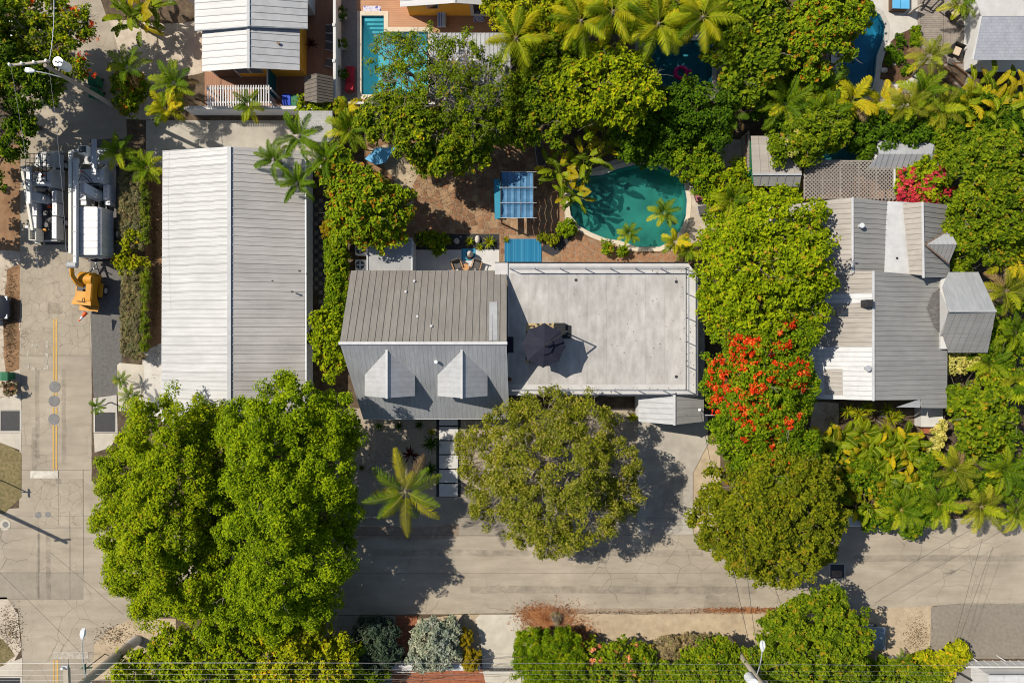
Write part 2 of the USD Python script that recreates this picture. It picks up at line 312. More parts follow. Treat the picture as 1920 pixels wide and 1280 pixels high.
mat('lamp_white', (.62, .64, .65), (.70, .72, .73), 3, .4)
def stripes(name, cols, width, axis='x', rot=0.0):
    n = {'g': ('geometry', {}), 'sp': ('separate_xyz', {}), 'dv': ('math', {'math_type': 'multiply', 'value2': 1.0 / width}), 'fl': ('math', {'math_type': 'floor'}), 'w': ('white_noise_texture', {'dimensions': '1D'}),
         'r': ('rgb_ramp', {'ramp': [(i / max(1, len(cols) - 1), c) for i, c in enumerate(cols)]}), 'p': ('principled_bsdf', {'roughness': .85, 'specular_ior_level': .2})}
    usdkit.material(stage, LK + name, n, [('g.position', 'sp.vector'), ('sp.' + axis, 'dv.value1'), ('dv.value', 'fl.value1'), ('fl.value', 'w.w'), ('w.value', 'r.fac'), ('r.color', 'p.base_color')], surface='p.BSDF')
stripes('mat_blue', [(.01, .095, .20), (.02, .16, .28), (.01, .12, .23), (.06, .24, .36)], .045)
stripes('rug_blue', [(.03, .20, .34), (.07, .32, .46), (.02, .15, .27)], .05)
stripes('towel_stripe', [(.02, .06, .30), (.6, .62, .62), (.03, .12, .40)], .06)
def voro(name, a, b, c, scale):
    n = {'g': ('geometry', {}), 'v': ('voronoi_texture', {'scale': scale}), 'r': ('rgb_ramp', {'ramp': [(0., a), (.4, b), (.8, c)], 'interpolate': False}), 'p': ('principled_bsdf', {'roughness': .85})}
    usdkit.material(stage, LK + name, n, [('g.position', 'v.vector'), ('v.distance', 'r.fac'), ('r.color', 'p.base_color')], surface='p.BSDF')
voro('rug_mosaic', (.10, .11, .32), (.50, .48, .55), (.22, .2, .4), 5.0)
voro('rug_gold', (.05, .045, .04), (.38, .28, .13), (.02, .02, .02), 4.0)
def water(name, tint, deep):
    n = {'g': ('geometry', {}), 'n': ('noise_texture', {'scale': 3.5, 'detail': 3.0, 'distortion': 1.0}), 'b': ('bump', {'strength': .25, 'distance': .03}), 'f': ('fresnel', {'IOR': 1.33}),
         't': ('transparent_bsdf', {'color': tint}), 'd': ('diffuse_bsdf', {'color': deep}), 'dm': ('mix_closure', {'fac': .3}), 'gl': ('glossy_bsdf', {'color': (1, 1, 1), 'roughness': .05}), 'c': ('mix_closure', {})}
    usdkit.material(stage, LK + name, n, [('g.position', 'n.vector'), ('n.fac', 'b.height'), ('b.normal', 'f.normal'), ('b.normal', 'gl.normal'), ('t.BSDF', 'dm.closure1'), ('d.BSDF', 'dm.closure2'), ('dm.closure', 'c.closure1'), ('gl.BSDF', 'c.closure2'), ('f.fac', 'c.fac')], surface='c.closure')
def fres(n): pass
water('water_teal', (.30, .68, .64), (.012, .10, .09))
water('water_aqua', (.50, .88, .93), (.02, .26, .34))
water('water_blue', (.22, .64, .78), (.003, .07, .12))
water('water_dark', (.36, .78, .82), (.004, .10, .13))
def plaster(name, c):  # mottled plaster; its strong contrast also paints dappled light on the floor
    c = np.array(c); n = {'g': ('geometry', {}), 'wn': ('noise_texture', {'scale': 1.2, 'detail': 3.0}), 'wa': ('vector_math', {'math_type': 'multiply_add', 'vector2': (.5, .5, .5)}), 'v': ('noise_texture', {'scale': .8, 'detail': 5.0}), 'r': ('rgb_ramp', {'ramp': [(.3, tuple(c * .6)), (.7, tuple(c))]}), 'p': ('principled_bsdf', {'roughness': .8})}
    usdkit.material(stage, LK + name, n, [('g.position', 'v.vector'), ('v.fac', 'r.fac'), ('r.color', 'p.base_color')], surface='p.BSDF')
plaster('plaster_teal', (.42, .62, .55)); plaster('plaster_aqua', (.55, .76, .80)); plaster('plaster_blue', (.45, .66, .75))
# leaves
leafmat('leaf_fig', (.045, .085, .004), (.11, .165, .006), (.20, .25, .012), (.16, .15, .02), .06)
leafmat('leaf_fig_green', (.035, .075, .004), (.09, .148, .005), (.18, .235, .012))
leafmat('leaf_olive', (.055, .065, .010), (.115, .122, .016), (.19, .185, .035), (.24, .19, .10), .16, big=.2, gain=(1.65, 1.75, .85))
leafmat('leaf_light', (.05, .105, .004), (.118, .20, .006), (.21, .29, .012), (.22, .17, .03), .03, gain=(1.74, 1.42, .7))
leafmat('leaf_mid', (.03, .068, .005), (.075, .132, .008), (.15, .205, .012), (.18, .14, .02), .04, gain=(1.66, 1.46, .75))
leafmat('leaf_round', (.035, .06, .005), (.09, .122, .008), (.17, .20, .014), (.16, .12, .02), .05, gain=(1.6, 1.42, .8))
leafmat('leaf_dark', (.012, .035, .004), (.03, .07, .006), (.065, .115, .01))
leafmat('leaf_yellowgreen', (.065, .09, .004), (.14, .175, .008), (.24, .25, .015), (.28, .20, .02), .06)
leafmat('leaf_rust', (.04, .08, .006), (.09, .145, .01), (.15, .20, .012), (.20, .09, .02), .13)
leafmat('leaf_hedge', (.03, .075, .004), (.08, .15, .006), (.16, .235, .012), (.20, .21, .015), .06, gain=(1.62, 1.44, .75))
leafmat('leaf_silver', (.14, .18, .135), (.27, .31, .24), (.42, .44, .36), (.5, .48, .40), .1, trans=.15, big=.15)
leafmat('leaf_silver_dark', (.025, .045, .028), (.055, .085, .055), (.12, .155, .11), trans=.15, big=.25)
leafmat('leaf_gold', (.16, .13, .006), (.27, .21, .008), (.38, .28, .015))
leafmat('leaf_dry', (.09, .065, .035), (.19, .145, .085), (.29, .235, .15), (.12, .14, .04), .15, trans=.15, big=.3, gain=(1.5, 1.5, 1.4))
leafmat('leaf_grey_green', (.10, .12, .05), (.17, .19, .09), (.24, .25, .13), trans=.2)
leafmat('flower_red', (.34, .012, .004), (.70, .05, .01), (.85, .13, .025), (.80, .30, .06), .10, trans=.3, big=.1)
leafmat('flower_pink', (.42, .012, .04), (.64, .05, .085), (.72, .14, .15), trans=.3, big=.15)
leafmat('flower_coral', (.75, .22, .08), (.85, .34, .18), (.85, .45, .28), trans=.3, big=.1)
leafmat('flower_cream', (.16, .20, .02), (.52, .48, .12), (.66, .60, .24), trans=.3, big=.1)
leafmat('frond_green', (.025, .068, .006), (.065, .13, .008), (.14, .205, .014), (.24, .20, .02), .05, gain=(1.7, 1.5, .8))
leafmat('frond_bright', (.04, .095, .006), (.11, .175, .010), (.22, .27, .018), (.32, .25, .02), .06, gain=(1.75, 1.5, .8))
leafmat('frond_dead', (.10, .06, .025), (.20, .13, .06), (.30, .21, .10), gain=(1, 1, 1), trans=.1)
leafmat('frond_yellow', (.10, .11, .006), (.18, .185, .010), (.27, .245, .018), (.30, .20, .02), .05)
leafmat('frond_olive', (.05, .07, .010), (.105, .125, .016), (.18, .19, .03), (.22, .17, .03), .05)
leafmat('frond_dark', (.01, .03, .005), (.025, .06, .008), (.05, .095, .012))
leafmat('paddle_green', (.05, .09, .006), (.11, .155, .01), (.19, .22, .016), (.30, .19, .03), .08, rough=.35)
leafmat('paddle_yellow', (.11, .10, .008), (.21, .18, .012), (.32, .25, .02), (.34, .16, .02), .12, rough=.35)
leafmat('paddle_maroon', (.05, .012, .012), (.10, .02, .02), (.17, .05, .03))
# ---------------------------------------------------------------- the ground and what lies flat on it
mat('mulch', (.05, .028, .016), (.17, .09, .05), 5, .95, .9, 25, big=.4, bigscale=.7)
mat('pool_tile', (.03, .12, .16), (.06, .20, .25), 9, .3, 0, 20)
POOLS = {
 'lap': poly([(678, 30), (720, 30), (720, 60), (803, 60), (803, 178), (678, 178)]),
 'shade': prect(1212, 76, 1335, 165),
 'lagoon': poly([(1600, 50), (1612, 25), (1632, 18), (1650, 28), (1659, 48), (1657, 72), (1644, 105), (1641, 140), (1636, 164), (1612, 182), (1582, 178), (1570, 155), (1574, 122), (1588, 82)]).buffer(.5).buffer(-.5),
 'main': poly([(1075, 345), (1098, 330), (1130, 328), (1160, 316), (1195, 308), (1232, 311), (1262, 323), (1283, 344), (1288, 375), (1286, 405), (1276, 432), (1258, 452), (1236, 463), (1195, 463), (1165, 452), (1135, 447), (1108, 436), (1086, 424), (1070, 404), (1066, 372)]).buffer(.6).buffer(-.6),
 'plunge': prect(1520, 264, 1608, 300)}
HOLES = unary_union([p.buffer(.02) for p in POOLS.values()])
def sheet(name, pg, m, level, amp=0.0, seed=1):
    if amp: pg = wobble(pg, amp, .35, seed)
    single(name, flat(pg.difference(HOLES), .004 * level), m, kind='structure')
single('ground', flat(sbox(-150, -120, 150, 120).difference(HOLES), 0.0), 'soil', kind='structure')
sheet('sandy_ground', poly([(-80, 455), (38, 455), (38, 742), (-80, 752)]), 'sand_pale', 1, .2)
sheet('brown_dirt', poly([(12, 505), (34, 495), (38, 520), (38, 690), (10, 700), (4, 640)]), 'dirt_brown', 2, .25, 2)
sheet('brown_dirt', poly([(-80, 270), (44, 270), (40, 470), (-80, 470)]), 'dirt_brown', 2, .2, 3)
sheet('sandy_ground', poly([(145, 30), (300, 45), (400, 40), (395, 135), (330, 150), (300, 225), (236, 225), (170, 190)]), 'sand_pale', 1, .25, 4)
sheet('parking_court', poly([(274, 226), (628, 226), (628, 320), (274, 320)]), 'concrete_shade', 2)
sheet('road', poly([(40, -80), (160, -80), (236, 130), (238, 260), (172, 262), (172, 900), (250, 1003), (640, 1003), (1300, 1001), (1400, 987), (1700, 977), (1990, 960), (1990, 1130), (1800, 1131), (1745, 1136), (1640, 1141), (1440, 1139), (1330, 1147), (1180, 1151), (1000, 1148), (860, 1150), (660, 1152), (330, 1151), (250, 1156), (204, 1180), (177, 1206), (171, 1320), (40, 1320), (42, 1215), (34, 1140), (-80, 1120), (-80, 958), (36, 952)]), 'street_asphalt', 3, .05, 5)
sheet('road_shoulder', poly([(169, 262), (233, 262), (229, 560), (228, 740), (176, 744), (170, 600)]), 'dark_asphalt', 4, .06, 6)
sheet('road_patch', prect(39, 470, 169, 666), 'cracked_asphalt', 5, .06, 7)
sheet('road_patch', prect(62, 897, 157, 985), 'cracked_asphalt', 5)
sheet('road_patch', prect(-60, 1072, 156, 1122), 'patch_asphalt', 5)
sheet('road_patch', poly([(108, 1235), (168, 1235), (170, 1310), (108, 1310)]), 'patch_asphalt', 5)
for a in ([(40, 666.3), (171, 666.3)], [(40, 881), (170, 880.6)], [(-60, 1073), (156, 1073)], [(-60, 1122.5), (156, 1122.5)], [(131, 960), (131.5, 1122)], [(156, 880), (156.5, 1075)], [(110, 881), (110, 985)], [(640, 1074), (860, 1074.6), (1350, 1073)], [(660, 1003), (1200, 1002)], [(73, 985), (73, 1122)]):
    sheet('road_joint', LineString(WP(a)).buffer(.015), 'seam_dark', 6)
for i, (x0, y0, x1, y1, m) in enumerate(((69, 1000, 75, 1122, 'stain_dark'), (87, 1000, 96, 1122, 'stain_dark'), (60, 800, 70, 880, 'stain_dark'), (116, 690, 124, 870, 'stain_dark'), (66, 690, 74, 860, 'stain_dark'), (700, 1030, 1320, 1042, 'stain_dark'), (880, 1098, 1420, 1112, 'stain_dark'), (1320, 1112, 1385, 1146, 'stain_dark'), (1190, 1122, 1226, 1138, 'stain_pale'), (1600, 1040, 1980, 1052, 'stain_dark'), (660, 985, 860, 1010, 'stain_rust'),
        (1000, 1140, 1440, 1150, 'stain_rust'), (90, 568, 118, 590, 'stain_dark'), (1205, 860, 1290, 960, 'stain_pale'), (1210, 880, 1280, 1000, 'stain_dark'), (1600, 1128, 1740, 1138, 'stain_pale'), (1745, 1126, 1960, 1133, 'stain_pale'), (130, 1130, 230, 1160, 'stain_pale'), (40, 1130, 60, 1230, 'stain_pale'))):
    q = prect(x0, y0, x1, y1); mn = min(q.bounds[2] - q.bounds[0], q.bounds[3] - q.bounds[1])
    sheet('road_stain', q.buffer(-mn * .25).buffer(mn * .25), m, 6.5, min(.3, mn * .25), 60 + i)
sheet('front_verge', poly([(620, 931), (1198, 931), (1198, 1004), (620, 1004)]), 'patch_asphalt', 4, .05, 8)
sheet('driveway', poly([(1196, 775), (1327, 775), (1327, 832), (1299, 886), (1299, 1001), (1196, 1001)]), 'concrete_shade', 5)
sheet('driveway_edge', poly([(1300, 886), (1328, 832), (1350, 832), (1352, 1002), (1300, 1002)]), 'sand', 3)
sheet('front_garden', poly([(628, 765), (1196, 765), (1196, 931), (628, 931)]), 'gravel_beige', 5)
sheet('path_gravel', poly([(818, 780), (864, 780), (864, 931), (818, 931)]), 'gravel_black', 6)
sheet('sand_verge', poly([(968, 1148), (1180, 1151), (1330, 1147), (1440, 1140), (1640, 1141), (1748, 1135), (1752, 1245), (960, 1250)]), 'sand', 4, .08, 9)
sheet('sand_verge', poly([(856, 1151), (900, 1151), (900, 1252), (780, 1252), (783, 1160)]), 'sand', 4, .06, 12)
sheet('kerb_sand', poly([(600, 1153), (742, 1153), (742, 1290), (600, 1290)]), 'patch_asphalt', 4)
sheet('lower_driveway', poly([(891, 1160), (900, 1151), (980, 1151), (974, 1185), (964, 1252), (905, 1252), (900, 1190)]), 'concrete', 6)
sheet('lower_driveway', poly([(905, 1256), (985, 1256), (985, 1300), (915, 1300)]), 'concrete', 6)
sheet('terracotta_patio', poly([(735, 1252), (905, 1252), (915, 1300), (735, 1300)]), 'brick_red', 5)
sheet('corner_sand', poly([(177, 1206), (204, 1180), (250, 1157), (330, 1160), (330, 1260), (172, 1275)]), 'sand', 4, .06, 13)
sheet('corner_sand', poly([(-60, 1112), (14, 1120), (34, 1150), (40, 1215), (25, 1240), (-60, 1262)]), 'sand_pale', 5, .15, 14)
sheet('grass_patch', poly([(-60, 1170), (4, 1195), (28, 1228), (0, 1250), (-60, 1262)]), 'grass', 6, .2, 15)
sheet('grass_patch', poly([(-60, 828), (2, 828), (40, 848), (41, 930), (8, 962), (-60, 955)]), 'grass', 6, .12, 16)
sheet('car_park', poly([(1745, 1137), (1775, 1133), (1820, 1131), (1990, 1132), (1990, 1234), (1742, 1234)]), 'grey_asphalt', 6, .07, 17)
sheet('grey_yard', poly([(1790, 1250), (1990, 1250), (1990, 1320), (1790, 1320)]), 'paving_grey', 4)
sheet('pavement', poly([(-60, 745), (0, 746), (40, 736), (40, 768), (-60, 768)]), 'concrete', 7)
sheet('pavement', poly([(-60, 768.5), (41, 768.5), (41, 811), (-60, 811)]), 'coping_grey', 7)
sheet('pavement', poly([(-60, 811.5), (40, 811.5), (40, 844), (0, 829), (-60, 829)]), 'concrete', 7)
sheet('pavement', poly([(-60, 1268), (0, 1249), (42, 1232), (42, 1266), (-60, 1266)]), 'concrete', 7)
sheet('pavement', poly([(-60, 1267), (42, 1267), (42, 1320), (-60, 1320)]), 'coping_grey', 7)
sheet('pavement', poly([(175, 746), (219, 740), (221, 811), (176, 811)]), 'coping_grey', 7)
sheet('pavement', poly([(176, 812), (222, 812), (208, 838), (178, 848)]), 'concrete', 7)
sheet('pavement', poly([(220, 684), (225, 680), (270, 684), (270, 770), (222, 770)]), 'concrete', 7)
sheet('side_yard', poly([(268, 660), (306, 640), (306, 780), (268, 780)]), 'concrete_white', 6, .1, 18)
sheet('side_yard', poly([(272, 325), (306, 325), (306, 660), (272, 660)]), 'dirt_brown', 3)
sheet('yard_deck', poly([(384, 135), (574, 135), (574, -60), (629, -60), (629, 203), (384, 203)]), 'deck_red', 5)
sheet('side_passage', poly([(640, -60), (669, -60), (669, 202), (640, 202)]), 'paving_grey', 5)
sheet('pool_deck', poly([(669, -60), (930, -60), (930, 202), (669, 202)]), 'deck_orange', 4)
sheet('back_yard', poly([(686, 262), (1066, 262), (1066, 300), (1140, 445), (1300, 445), (1300, 494), (686, 494)]), 'dirt_brown', 3)
sheet('back_yard', poly([(690, 280), (735, 270), (790, 330), (850, 345), (790, 360), (760, 400), (735, 330)]), 'sand', 5, .15, 19)
sheet('planting_bed', poly([(777, 439), (936, 439), (936, 468), (777, 468)]), 'gravel_black', 7)
sheet('planting_bed', poly([(1012, 468), (1030, 445), (1062, 432), (1082, 436), (1052, 470), (1040, 482)]), 'gravel_black', 7)
sheet('patio', poly([(772, 468.5), (936, 468.5), (936, 510), (772, 510)]), 'slab_white', 8)
sheet('pool_surround', poly([(1150, 300), (1250, 288), (1300, 320), (1345, 345), (1352, 425), (1316, 450), (1270, 470), (1180, 470), (1060, 425), (1056, 340)]), 'sand_pale', 5, .05, 20)
sheet('sandy_ground', poly([(1335, 262), (1402, 262), (1402, 400), (1345, 345)]), 'sand_pale', 4, .15, 21)
sheet('pool_surround', poly([(1560, 10), (1650, -60), (1722, -60), (1722, 48), (1700, 60), (1690, 160), (1716, 115), (1722, 150), (1700, 205), (1555, 205)]), 'concrete_white', 4, .05, 22)
sheet('mulch_bed', poly([(1650, 148), (1654, 118), (1664, 84), (1684, 64), (1708, 54), (1722, 60), (1720, 138), (1702, 150), (1686, 158)]), 'mulch', 6, .05, 23)
sheet('pool_surround', prect(1190, 55, 1358, 190), 'paving_grey', 4)
sheet('shaded_path', poly([(1520, 755), (1570, 755), (1575, 830), (1520, 830)]), 'sand_pale', 3, .15, 24)
sheet('shaded_path', poly([(1410, 330), (1700, 300), (1700, 380), (1410, 400)]), 'deck_red', 3)

# pools: basin below the ground, coping, water
def pool(key, label, wat, pla, cop, depth=1.4, copw=.33, lvl=.16):
    pg = POOLS[key]; c = pg.centroid
    t = T('swimming_pool', label, 'pool', (c.x, c.y, 0))
    floor = flat(pg, -depth); ring = []
    e = np.array(shapely.segmentize(pg.exterior, .6).coords); n = len(e)
    v = np.vstack([np.c_[e, np.full(n, .012)], np.c_[e, np.full(n, -depth)]])
    i = np.arange(n - 1); f = np.vstack([np.stack([i, i + 1, i + 1 + n], 1), np.stack([i, i + 1 + n, i + n], 1)])
    t.part('basin', [floor, (v, f)], pla)
    if copw: t.part('coping', ext(pg.buffer(copw, join_style=2).difference(pg), .012, .05), cop)
    t.part('waterline_tiles', ext(pg.buffer(-.002).difference(pg.buffer(-.03)), -lvl - .22, .005), 'pool_tile')
    t.part('drain', cyl((c.x, c.y, -depth + .012), .14, .02, 16), 'grate_dark')
    t.part('water', flat(pg.buffer(-.032), -lvl), wat)
    return t
t = pool('lap', 'bright aqua straight-sided pool with steps and cream edge beside the long white wall', 'water_aqua', 'plaster_aqua', 'coping', 1.3)
for k in range(5):
    y0 = 32 + k * 5.6
    t.part('step', ext(prect(681 + 2 * k, y0, 719.5, y0 + 5.4), -1.3, -.22 - .19 * k), 'plaster_aqua')
pool('shade', 'dark blue rectangular pool shaded by trees at the top of the photo', 'water_dark', 'plaster_blue', 'coping_grey')
pool('lagoon', 'deep blue curving pool beside the grey boardwalk', 'water_blue', 'plaster_blue', 'coping_grey')
pool('main', 'kidney-shaped teal pool behind the house with the roof terrace', 'water_teal', 'plaster_teal', 'coping')
pool('plunge', 'small teal plunge pool tucked behind the lattice roof', 'water_aqua', 'plaster_teal', 'coping_grey')

# road markings
def mark(name, pg, m, label, cat, group=None, lvl=7):
    single(name, flat(pg, .004 * lvl), m, label, cat, group)
yl = []
for a, b in ((598, 714), (736, 741), (763, 775), (797, 881)): yl += [prect(100 - (a > 740) * .8, a, 102.6 - (a > 740) * .8, b), prect(104.8, a, 107.4, b)]
mark('centre_line', unary_union(yl), 'yellow_paint', 'faded double yellow line running down the side street', 'road marking')
mark('centre_line', unary_union([prect(100.2, 1236, 102.6, 1300), prect(106.6, 1236, 109.4, 1300)]), 'yellow_paint', 'short double yellow line below the stop bar at the bottom edge', 'road marking')
mark('stop_bar', prect(57, 882.5, 109, 896), 'white_paint', 'worn white stop bar at the end of the double yellow line', 'road marking')
mark('stop_bar', poly([(100, 1221), (166, 1221), (166, 1234), (100, 1234)]), 'worn_white', 'faded white stop bar near the tan utility pole', 'road marking')
lt = [prect(50, 657, 54, 668), prect(51, 680, 55, 693), prect(59, 688, 66, 693), prect(70, 689, 78, 693), prect(82, 685, 92, 693), prect(85, 662, 91, 672), prect(83, 674, 89, 682), prect(60, 636, 63, 652), prect(66, 638, 72, 641), prect(86, 638, 90, 653), prect(63, 646, 70, 650)]
t = T('road_legend', 'almost worn-away white lettering left of the yellow centre line', 'road marking', W(70, 665))
for i, p in enumerate(lt): t.part('letter_stroke', flat(wobble(p, .09, .12, i), .028), 'worn_white')
for px, py, lab in ((103, 725, 'topmost of three grey round patches on the yellow centre line'), (101.5, 751.5, 'middle of three grey round patches on the yellow centre line'), (101, 785.5, 'lowest of three grey round patches on the yellow centre line')):
    mark('round_patch', shapely.Point(*W(px, py)[:2]).buffer(.41), 'disc_grey', lab, 'road patch', 'round patches on the centre line', 8)
for px, py, r, lab in ((72, 965, .24, 'left one of two small dark covers at the street crossing'), (90, 964, .22, 'right one of two small dark covers at the street crossing')):
    mark('access_cover', shapely.Point(*W(px, py)[:2]).buffer(r), 'disc_grey', lab, 'cover', 'small covers in the crossing', 8)
t = T('manhole_cover', 'round manhole with a pale concrete collar at the left edge of the crossing', 'manhole', W(10, 983))
t.part('collar', ext(shapely.Point(*W(10, 983)[:2]).buffer(.42, 6), .026, .034), 'concrete'); t.part('cover', cyl(W(10, 983, .036), .22, .02), 'disc_grey')
for (x0, y0, x1, y1), lab in (((3, 771, 36, 806), 'dark drain grate in the pavement at the left edge of the photo'), ((180, 774, 215, 808), 'dark drain grate beside the small palm at the corner tree'), ((2, 1271, 37, 1300), 'dark drain grate in the bottom left corner')):
    c = W((x0 + x1) / 2, (y0 + y1) / 2); t = T('drain_grate', lab, 'grate', c, 'drain grates in the pavements')
    pg = prect(x0, y0, x1, y1); t.part('frame', ext(pg.buffer(.05, join_style=2).difference(pg), .03, .045), 'grate_dark')
    b = pg.bounds; t.part('pit', flat(pg, .0295), 'black_plastic')
    t.part('bars', [bx(((b[0] + b[2]) / 2, y, .037), (b[2] - b[0], .03, .012)) for y in np.arange(b[1] + .04, b[3], .075)], 'grate_dark', kind='stuff')
t = T('utility_pit', 'open square pit with a rusty lid in the road below the round-crowned tree', 'pit', W(1569, 1071))
pg = prect(1555, 1056, 1584, 1085); t.part('frame', ext(pg.buffer(.03, join_style=2).difference(pg.buffer(-.06, join_style=2)), .016, .034), 'concrete_shade'); t.part('base', flat(pg, .0145), 'grate_dark')
t.part('lid', ext(prect(1559, 1069, 1578, 1081), .018, .03), 'rust_stain')

# front path, flagstones, chequered tiles, boardwalk
for k, (a, b) in enumerate(((780, 797), (799.5, 824), (826.5, 850.5), (853, 877.5), (880, 904), (906.5, 930))):
    single('paving_slab', ext(prect(823.5, a, 858.5, b).buffer(-.02).buffer(.02), .02, .07), 'slab_white', f'{("first", "second", "third", "fourth", "fifth", "sixth")[k]} white slab of the front path, counted from the house', 'paving slab', 'white slabs of the front path')
rng = np.random.default_rng(11)
region = unary_union([poly([(770, 420), (775, 345), (800, 300), (880, 278), (1000, 280), (1050, 300), (1056, 340), (1062, 430), (1030, 446), (1012, 470), (1017, 491), (938, 491), (938, 438), (778, 438)]), poly([(1017, 492), (1017, 484), (1050, 474), (1085, 440), (1140, 458), (1185, 470), (1290, 474), (1300, 493)])]).difference(POOLS['main'].buffer(.5))
minx, miny, maxx, maxy = region.bounds
g = np.array([(x + rng.uniform(-.21, .21), y + rng.uniform(-.21, .21)) for x in np.arange(minx - 1, maxx + 1, .52) for y in np.arange(miny - 1, maxy + 1, .48)])
vor = Voronoi(g)
ft = T('stone_terrace', 'rust and tan flagstone terrace between the blue canopy and the teal pool', 'terrace', W(1000, 430), kind='structure')
ft.part('bedding', flat(region, .024), 'mortar_tan')
n_st = 0; rest = []
for ri in vor.point_region:
    reg = vor.regions[ri]
    if -1 in reg or len(reg) < 3: continue
    pg = Polygon(vor.vertices[reg]).intersection(region).buffer(-.035).buffer(.0)
    if pg.geom_type != 'Polygon' or pg.area < .04: continue
    pg = pg.simplify(.03); n_st += 1
    if n_st > 298: rest.append(ext(pg, .022, .040 + rng.uniform(0, .014))); continue
    ft.part('flagstone', ext(pg, .022, .040 + rng.uniform(0, .014)), ('stone_rust', 'stone_rust', 'stone_tan')[rng.integers(3)])
if rest: ft.part('small_stones', rest, 'stone_rust', kind='stuff')
al = T('tiled_alley', 'chequered tile walk in the shade between the long metal roof and the hedge', 'walkway', W(592, 540), kind='structure')
al.part('bedding', flat(prect(570, 360, 616, 730), .012), 'soil')
for i in range(5):
    for j in range(30):
        x0, y0 = 571.5 + i * 8.6, 372 + j * 8.6
        if j > 20 and i < 3: continue
        al.part('tile', ext(prect(x0 + .4, y0 + .4, x0 + 8.2, y0 + 8.2), .012, .034), ('tile_dark', 'tile_light')[(i + j) % 2])
bw = T('boardwalk', 'weathered grey boardwalk between the blue lagoon pool and the shingled house', 'boardwalk', W(1760, 90), kind='structure')
bw.part('base', flat(poly([(1719, -60), (1812, -60), (1812, 118), (1838, 175), (1818, 205), (1790, 170), (1768, 122), (1722, 122)]), .03), 'wood_brown')
for k in range(42):
    y = -42 + k * 4.0
    if y < 121: bw.part('plank', ext(prect(1724.5, y, 1767.5, y + 3.6), .05, .085), 'deck_grey')
for k in range(11):
    x = 1768.5 + k * 4.0; a = 118 if k < 3 else 118
    bw.part('plank', ext(prect(x, -42, x + 3.6, 118), .05, .085), 'deck_grey')
for k in range(12):
    q = np.array([(1768, 121), (1806, 121), (1838, 178), (1816, 204)]); d = k / 12.; e = (k + .9) / 12.
    p = lambda u, v: tuple((q[0] * (1 - u) + q[1] * u) * (1 - v) + (q[3] * (1 - u) + q[2] * u) * v)
    bw.part('plank', ext(poly([p(0, d), p(1, d), p(1, e), p(0, e)]), .05, .085), 'deck_grey')
bw.part('border_board', ext(prect(1720, -42, 1724, 122), .05, .09), 'deck_grey')

# ---------------------------------------------------------------- buildings
def P3(pts): return np.array([W(*p) for p in pts])
def roof_plane(t, pts, m, pitch, down, under=None, name='roof', rib=.045, th=.035, off=0.0, world=False, gap=.006, minor=False):
    """a pitched plane of standing-seam metal: pts are (px, py, z) corners, down the direction of the seams in plan; each pan is a part of its own"""
    P = np.asarray(pts, float) if world else P3(pts)
    c = P.mean(0); A = np.c_[P[:, :2] - c[:2], np.ones(len(P))]
    a, b, z0 = np.linalg.lstsq(A, P[:, 2], rcond=None)[0]
    nrm = np.array([-a, -b, 1.0]); nrm /= np.linalg.norm(nrm); o = np.array([c[0], c[1], z0])
    u = np.array([down[0], down[1], a * down[0] + b * down[1]]); u /= np.linalg.norm(u); v = np.cross(nrm, u)
    Q = P.copy(); Q[:, 2] = z0 + (P[:, :2] - c[:2]) @ [a, b]
    pg = Polygon(np.c_[(Q - o) @ u, (Q - o) @ v]).buffer(0)
    M = lambda m3: (o + m3[0][:, :1] * u + m3[0][:, 1:2] * v + m3[0][:, 2:] * nrm, m3[1])
    rp = t.part(name, M(ext(pg.buffer(-.06, join_style=2), -.14, -th - .004)), 'roof_felt', under=under)
    x0, v0, x1, v1 = pg.bounds; n = max(1, round((v1 - v0) / pitch)); w = (v1 - v0) / n
    for k in range(n):
        s0, s1 = v0 + k * w, v0 + (k + 1) * w
        q = pg.intersection(sbox(x0 - 1, s0 + gap, x1 + 1, s1 - gap))
        if q.area < .01: continue
        parts = [ext(q, -th, 0)]
        if rib:
            r = pg.intersection(sbox(x0 - 1, s0 + gap, x1 + 1, s0 + gap + rib))
            if r.area > .002: parts.append(ext(r, .001, .04))
        if minor:
            for q0 in ((s0 + s1) / 2,):
                r2 = pg.intersection(sbox(x0 - 1, q0 - .012, x1 + 1, q0 + .012))
                if r2.area > .002: parts.append(ext(r2, .001, .022))
        mm = m
        if callable(m):
            ct = M((np.array([[q.centroid.x, q.centroid.y, 0]]), None))[0][0]; mm = m(ct)
        t.part('panel', M(cat(parts)), mm, under=rp)
    return rp
def ridge(t, a, b, m, w=.2, h=.06, name='ridge_cap'): t.part(name, beam(W(*a) + [0, 0, .03], W(*b) + [0, 0, .03], w, h), m)
def fascia(t, pts, m, h=.2, w=.05):
    P = P3(pts)
    t.part('fascia', [beam(P[i] - [0, 0, h / 2 + .02], P[i + 1] - [0, 0, h / 2 + .02], w, h) for i in range(len(P) - 1)], m)
def body(t, pg, z, m, name='wall'): t.part(name, ext(pg, 0, z), m)
def gable_end(t, a, b, c, m, th=.15):
    "triangle wall under a gable"
    A, B, C = W(*a), W(*b), W(*c); n = np.cross(B - A, C - A); n /= np.linalg.norm(n)
    t.part('gable_wall', hull(np.vstack([A, B, C, A + n * th, B + n * th, C + n * th])), m)
def vent(t, px, py, z, r=.09, h=.35, m='galv'):
    p = W(px, py, z); t.part('vent_pipe', [cyl(p + [0, 0, h / 2 - .1], r, h + .2, 10), cyl(p + [0, 0, h - .03], r * 1.5, .05, 10)], m)

